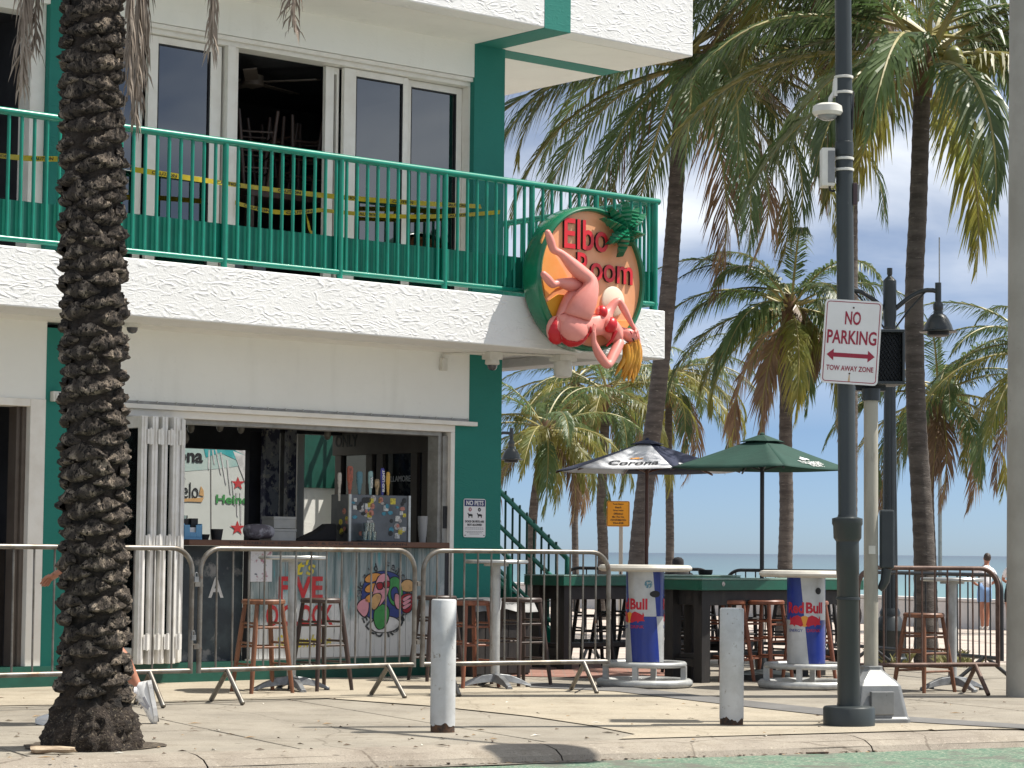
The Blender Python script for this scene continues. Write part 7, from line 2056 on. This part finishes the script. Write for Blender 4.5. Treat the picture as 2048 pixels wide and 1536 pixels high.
MB().lathe([(0, -.03), (.025, -.02), (.03, 0), (.02, .02), (0, .03)], 10, (.115, .15, 1.665)).build('hair_bun', hair_dark, pr_, smooth=60)
# companion at the wall, mostly hidden by the concrete pole
p2 = thing('person', 'person in a white top and dark shorts mostly hidden by the concrete pole', 'person', stand(2022, 54.9))
b2 = bw_.copy(); COL.objects.link(b2); b2.parent = p2
for ch in list(pr_.children):
    if ch is bw_: continue
    c = ch.copy(); COL.objects.link(c); c.parent = p2
    if c.name.startswith('shorts'): c.data = c.data.copy(); c.data.materials[0] = cloth_black
p2.rotation_euler = (0, 0, -.5)
# seated figure in black behind the round top
p3 = thing('person', 'person in a black hooded top sitting beyond the long tables', 'person', stand(1357, 40.0))
zt_ = at(1357, 1107, 40).z - p3.location.z
Js = {'pelvis': (V3((0, 0, zt_ - .82)), (.16, .13)), 'waist': (V3((0, .03, zt_ - .62)), (.14, .11)), 'chest': (V3((0, .06, zt_ - .42)), (.18, .12)), 'neck': (V3((0, .09, zt_ - .26)), .06), 'head': (V3((0, .11, zt_ - .14)), .09), 'head2': (V3((.0, .11, zt_ - .07)), .075),
      'hipL': (V3((-.1, .05, zt_ - .84)), .10), 'knL': (V3((-.12, .45, zt_ - .80)), .065), 'anL': (V3((-.12, .48, zt_ - 1.2)), .042), 'hipR': (V3((.1, .05, zt_ - .84)), .10), 'knR': (V3((.12, .45, zt_ - .80)), .065), 'anR': (V3((.12, .48, zt_ - 1.2)), .042),
      'shL': (V3((-.2, .06, zt_ - .36)), .06), 'elL': (V3((-.26, .15, zt_ - .62)), .045), 'haL': (V3((-.12, .36, zt_ - .70)), .035), 'shR': (V3((.2, .06, zt_ - .36)), .06), 'elR': (V3((.26, .15, zt_ - .62)), .045), 'haR': (V3((.12, .36, zt_ - .70)), .035)}
Bs = [('pelvis', 'waist'), ('waist', 'chest'), ('chest', 'neck'), ('neck', 'head'), ('head', 'head2')] + [(a + s, b + s) for s in 'LR' for a, b in (('hip', 'kn'), ('kn', 'an'), ('sh', 'el'), ('el', 'ha'))] + [('pelvis', 'hipL'), ('pelvis', 'hipR'), ('chest', 'shL'), ('chest', 'shR')]
b3 = body(Js, Bs, [], parent=p3)
garment('hooded_top', b3, lambda c: c.z > zt_ - .75, .02, cloth_black, p3)
garment('trousers', b3, lambda c: c.z <= zt_ - .75, .02, cloth_black, p3)
st_ = MB().box(-.22, .22, -.22, .22, 0, zt_ - .95).build('seat_block', wood_black, bevel=.02); st_.location = p3.location; tag(st_, 'low dark block seat under the person in the black top', 'seat')
# walker passing behind the date palm: a forward hand, one planted shoe and one trailing shoe show
PWY = 15.35
wk = thing('person', 'person in white trainers striding left behind the date palm trunk', 'person', Vector((at(185, 1400, PWY).x, PWY, 0)))
def WX(x, y, dy=0.0): p = at(x, y, PWY + dy); return V3((p.x - wk.location.x, dy, p.z))
h0 = WX(112, 1151, -.16)
Jk = {'pelvis': (V3((0, 0, .93)), (.10, .13)), 'waist': (V3((-.01, 0, 1.10)), (.085, .115)), 'chest': (V3((-.02, 0, 1.32)), (.095, .15)), 'neck': (V3((-.03, 0, 1.49)), .052), 'head': (V3((-.045, 0, 1.60)), .08), 'head2': (V3((-.045, 0, 1.68)), .075),
      'hipF': (V3((-.02, -.09, .88)), .095), 'knF': (V3((-.08, -.09, .49)), .06), 'caF': (V3((-.10, -.09, .33)), .056), 'anF': (WX(143, 1414, -.09), .038), 'toF': (WX(100, 1437, -.09), .030),
      'hipB': (V3((.01, .09, .88)), .095), 'knB': (V3((.07, .09, .50)), .06), 'caB': (WX(246, 1318, .09), .054), 'anB': (WX(274, 1374, .09), .034), 'toB': (WX(284, 1398, .09), .024),
      'shF': (V3((-.02, -.17, 1.40)), .055), 'elF': (V3((-.10, -.18, 1.12)), .042), 'foF': (V3((h0.x + .10, -.165, h0.z + .08)), .034), 'wrF': (h0 + V3((.03, 0, .025)), (.024, .028)), 'paF': (WX(99, 1157, -.16), (.017, .038)),
      'shB': (V3((-.02, .17, 1.40)), .055), 'elB': (V3((.09, .18, 1.14)), .042), 'wrB': (V3((.0, .17, .95)), .03), 'haB': (V3((-.03, .17, .90)), .03)}
Bk = [('pelvis', 'waist'), ('waist', 'chest'), ('chest', 'neck'), ('neck', 'head'), ('head', 'head2'), ('pelvis', 'hipF'), ('hipF', 'knF'), ('knF', 'caF'), ('caF', 'anF'), ('anF', 'toF'), ('pelvis', 'hipB'), ('hipB', 'knB'), ('knB', 'caB'), ('caB', 'anB'), ('anB', 'toB'),
      ('chest', 'shF'), ('shF', 'elF'), ('elF', 'foF'), ('foF', 'wrF'), ('wrF', 'paF'), ('chest', 'shB'), ('shB', 'elB'), ('elB', 'wrB'), ('wrB', 'haB')]
bk_ = skinned('body', Jk, Bk, skin, wk, 'pelvis', 2, [(V3((-.05, 0, 1.62)), (.10, .078, .12), None), (V3((-.155, 0, 1.605)), (.02, .014, .02), None), (V3((-.04, -.08, 1.61)), (.02, .012, .03), None)])
# hand: five fingers joined into the body
fm = bmesh.new(); fm.from_mesh(bk_.data)
fb = MB()
for k, (x0, y0, x1, y1, x2, y2, dy, r) in enumerate(((95, 1153, 87, 1161, 81, 1168, -.19, .0088), (96, 1157, 89, 1166, 84, 1172, -.172, .0092), (98, 1160, 93, 1168, 89, 1173, -.152, .009), (101, 1161, 97, 1169, 94, 1172, -.134, .0078), (101, 1152, 92, 1154, 84, 1161, -.205, .0100))):
    fb.tube([WX(x0 + 4, y0 - 3, dy * .6 - .065), WX(x0, y0, dy), WX(x1, y1, dy), WX(x2, y2, dy)], [r * 1.05, r, r * .95, r * .7], 8)
fme = fb.mesh('fingers', skin); fm.from_mesh(fme)
for f in fm.faces: f.smooth = True
fm.to_mesh(bk_.data); fm.free()
garment('shirt', bk_, lambda c: .98 < c.z < 1.47 and c.x > -.14, .014, cloth_white, wk)
garment('shorts', bk_, lambda c: .60 < c.z < 1.0 and abs(c.x) < .17 and abs(c.y) < .20, .016, cloth_black, wk)
hr_ = MB().lathe([(0, -1), (.5, -.87), (.87, -.5), (1, 0), (.87, .5), (.5, .87), (0, 1)], 18); hr_.v = [(-.03 + x * .10, y * .086, 1.645 + z * .115) for x, y, z in hr_.v]; hr_.build('hair', hair_dark, wk, smooth=80)
def shoe(A, T, up):
    """trainer from heel/ankle A to toe T"""
    A, T = V3(A), V3(T); d = (T - A).normalized(); up = (V3(up) - d * V3(up).dot(d)).normalized(); s_ = d.cross(up)
    Ln = .275
    m = MB(); vs, fs = [], []; n_ = 16
    st_ = [(-.075, .030, .075, .0), (-.05, .036, .10, 0), (0, .036, .105, 0), (.05, .038, .085, 0), (.10, .044, .062, 0), (.15, .043, .048, .002), (.185, .030, .036, .008), (.20, .010, .022, .014)]
    for x, w_, h_, lo in st_:
        for j in range(n_):
            a = 2 * PI * j / n_; cx, cz = math.cos(a), math.sin(a)
            z = lo + (h_ - lo) * (.5 + .5 * cz) if cz > 0 else lo + (h_ - lo) * .5 * (1 + cz) * .9
            vs.append(A + d * x + s_ * (w_ * (abs(cx) ** .8) * (1 if cx > 0 else -1)) + up * (z - .055))
    for i in range(len(st_) - 1):
        for j in range(n_): fs.append((i * n_ + j, i * n_ + (j + 1) % n_, (i + 1) * n_ + (j + 1) % n_, (i + 1) * n_ + j))
    fs += [tuple(range(n_ - 1, -1, -1)), tuple((len(st_) - 1) * n_ + j for j in range(n_))]
    o = m.add(vs, fs).build('shoe', shoe_white, wk, smooth=70, fix=True)
    sl = MB()
    for (x0, w0, _, l0), (x1, w1, _, l1) in zip(st_[:-1], st_[1:]):
        p = lambda x, w_, z: A + d * x + s_ * w_ + up * (z - .055)
        vs = [p(x0, -w0 - .004, l0 - .014), p(x0, w0 + .004, l0 - .014), p(x0, w0 + .004, l0 + .012), p(x0, -w0 - .004, l0 + .012), p(x1, -w1 - .004, l1 - .014), p(x1, w1 + .004, l1 - .014), p(x1, w1 + .004, l1 + .012), p(x1, -w1 - .004, l1 + .012)]
        sl.add(vs, [(0, 1, 5, 4), (1, 2, 6, 5), (3, 0, 4, 7), (2, 3, 7, 6)])
    sl.build('sole', shoe_white, o, fix=True)
    q = A + d * .13 - up * .069; MB().beam(A - d * .07 - up * .071, A + d * .19 - up * .066, .066, .006, up=up).build('tread', sole_dark, o)
    ac = MB()
    for sgn in (-1, 1):
        ac.beam(A + d * .02 + s_ * sgn * .037 + up * .0, A + d * .09 + s_ * sgn * .043 - up * .02, .004, .016, up=up)
        ac.beam(A + d * .10 + s_ * sgn * .044 - up * .015, A + d * .05 + s_ * sgn * .038 + up * .025, .004, .010, up=up)
    for x in (.03, .055, .08): ac.beam(A + d * x - s_ * .022 + up * (.042 - (x - .03) * .42), A + d * (x + .008) + s_ * .022 + up * (.042 - (x - .03) * .42), .010, .006, up=up)
    ac.build('trim', MAT('shoe_grey_trim', (.22, .22, .24), .5), o)
    MB().tube([A + up * .03 - d * .02, A + up * .115 - d * .028], [.040, .041], 14).build('sock', cloth_white, o, smooth=60)
aF = WX(136, 1424, -.09); aF.z = .068
shoe(aF, aF + V3((-1, 0, 0)), (0, 0, 1))
aB, tB = WX(277, 1376, .09), WX(292, 1430, .09)
shoe(aB + (tB - aB) * .22 + V3((.012, 0, 0)), tB, (-.96, -.25, .3))

# ================================================================== UPSTAIRS STOOLS, GRASS, LITTER
up = stool_proto(wood_dark, .72, 'upturned dark stool stacked inside the open upstairs window', group='upturned stools stacked upstairs')
for i, (x, v) in enumerate(((508, -.75), (545, -.95), (592, -.75), (626, -1.0))):
    u, _ = fac(x, 300, v)
    o = place(up, i == 0, B(u, v, ZF + 1.62), .3 + i, ['upturned dark stool leftmost in the open upstairs window', 'upturned dark stool second from the left in the open upstairs window', 'upturned dark stool third from the left in the open upstairs window', 'upturned dark stool rightmost in the open upstairs window'][i])
    o.rotation_euler = (PI, 0, .3 + i)
u0, _ = fac(480, 400, -.8); u1, _ = fac(650, 400, -.8)
ut = thing('high_table', 'dark high table under the upturned stools upstairs', 'table', B((u0 + u1) / 2, -.85, ZF + .01), BRZ)
MB().box(-.55, .55, -.3, .3, .84, .89).build('table_top', wood_dark, ut, bevel=.006)
for sx in (-.5, .5):
    for sy in (-.25, .25): MB().box(sx - .03, sx + .03, sy - .03, sy + .03, 0, .84).build('leg', wood_dark, ut)
gr = MB(); rng = random.Random(2)
for i in range(420):
    c = stand(rng.choice((1780, 1800, 1895, 1905, 1925)) + rng.gauss(0, 10), rng.uniform(24.2, 26.2))
    a = rng.uniform(0, 2 * PI); L_ = rng.uniform(.06, .22); d = Vector((math.cos(a) * .5, math.sin(a) * .5, 1)).normalized(); w_ = Vector((math.sin(a), -math.cos(a), 0)) * .005
    gr.add([c - w_, c + w_, c + d * L_ * .6 + w_ * .6, c + d * L_ + Vector((math.cos(a), math.sin(a), -.3)) * .05], [(0, 1, 2), (0, 2, 3)])
go = gr.build('grass', MAT('dry_grass', (.16, .17, .05), .7, c2=(.3, .26, .12), ns=30)); tag(go, 'tufts of dry grass around the foot of the right coconut palm', 'grass', kind='stuff')
lt = MB(); rng = random.Random(4)
for i in range(210):
    x, y = rng.uniform(-20, 2060), 1395 + 125 * rng.random() ** .8
    c = gnd(x, y, .004)
    if c.y < 12.2 or (c - RA).dot(kn) < .05: continue
    a = rng.uniform(0, PI); L_ = rng.choice((.012, .015, .02, .03, .05)); d = Vector((math.cos(a), math.sin(a), 0)) * L_; w_ = Vector((-math.sin(a), math.cos(a), 0)) * rng.uniform(.004, .012)
    lt.add([c - d, c + w_ + Vector((0, 0, .008)), c + d, c - w_ + Vector((0, 0, .004))], [(0, 3, 2, 1)], rng.choice((0, 0, 0, 1, 2, 2)))
for i in range(420):                                             # leaf crumbs caught along the kerb foot
    a_ = rng.uniform(-3.5, 3.6); c = K2(a_, rng.uniform(-.06, .03), -.076); a = rng.uniform(0, PI); L_ = rng.uniform(.006, .022); d = Vector((math.cos(a), math.sin(a), 0)) * L_; w_ = Vector((-math.sin(a), math.cos(a), .3)) * L_ * .5
    lt.add([c - d, c + w_, c + d, c - w_], [(0, 3, 2, 1)], rng.choice((0, 0, 2)))
lo = lt.build('litter', [MAT('dead_leaf', (.10, .065, .04), .8), MAT('pale_scrap', (.6, .58, .52), .8), MAT('tan_leaf', (.28, .19, .10), .8)]); tag(lo, 'scattered dead leaf bits and scraps along the kerb and pavement', 'litter', kind='stuff')
for x, y, lb in ((875, 1529, 'dark flat stick lying on the green lane below the left bollard'), (1635, 1508, 'curled brown leaf lying on the green lane below the right bollard')):
    o = MB().beam((-.07, 0, .006), (.07, .01, .008), .022, .010).build('twig', rust_dark, bevel=.003); o.location = gnd(x, y, -.08); o.rotation_euler = (0, 0, -.3 if x < 1000 else .2); tag(o, lb, 'debris')
ms = thing('antenna_mast', 'thin distant antenna mast above the right palms', 'mast', at(1880, 1100, 120) + Vector((0, 0, -1.5)))
MB().tube([(0, 0, 0), (0, 0, at(1880, 600, 120).z)], .10, 6).tube([(0, 0, at(1880, 600, 120).z), (0, 0, at(1880, 530, 120).z + 1.5)], .035, 6).build('mast', cast_grey, ms)
cbl = thing('power_cable', 'thin black cable looping on the pavement between barrier foot and drum table', 'cable', gnd(1160, 1386))
pts = []
for k in range(15):
    t = k / 14.0
    q = gnd(1150 + 52 * t, 1388 - 10 * t - 6 * math.sin(PI * t)) - cbl.location
    pts.append((q.x, q.y, .008 + (.0 if t < .9 else .01)))
MB().tube(pts, .006, 6).build('cord', print_black, cbl, smooth=60)
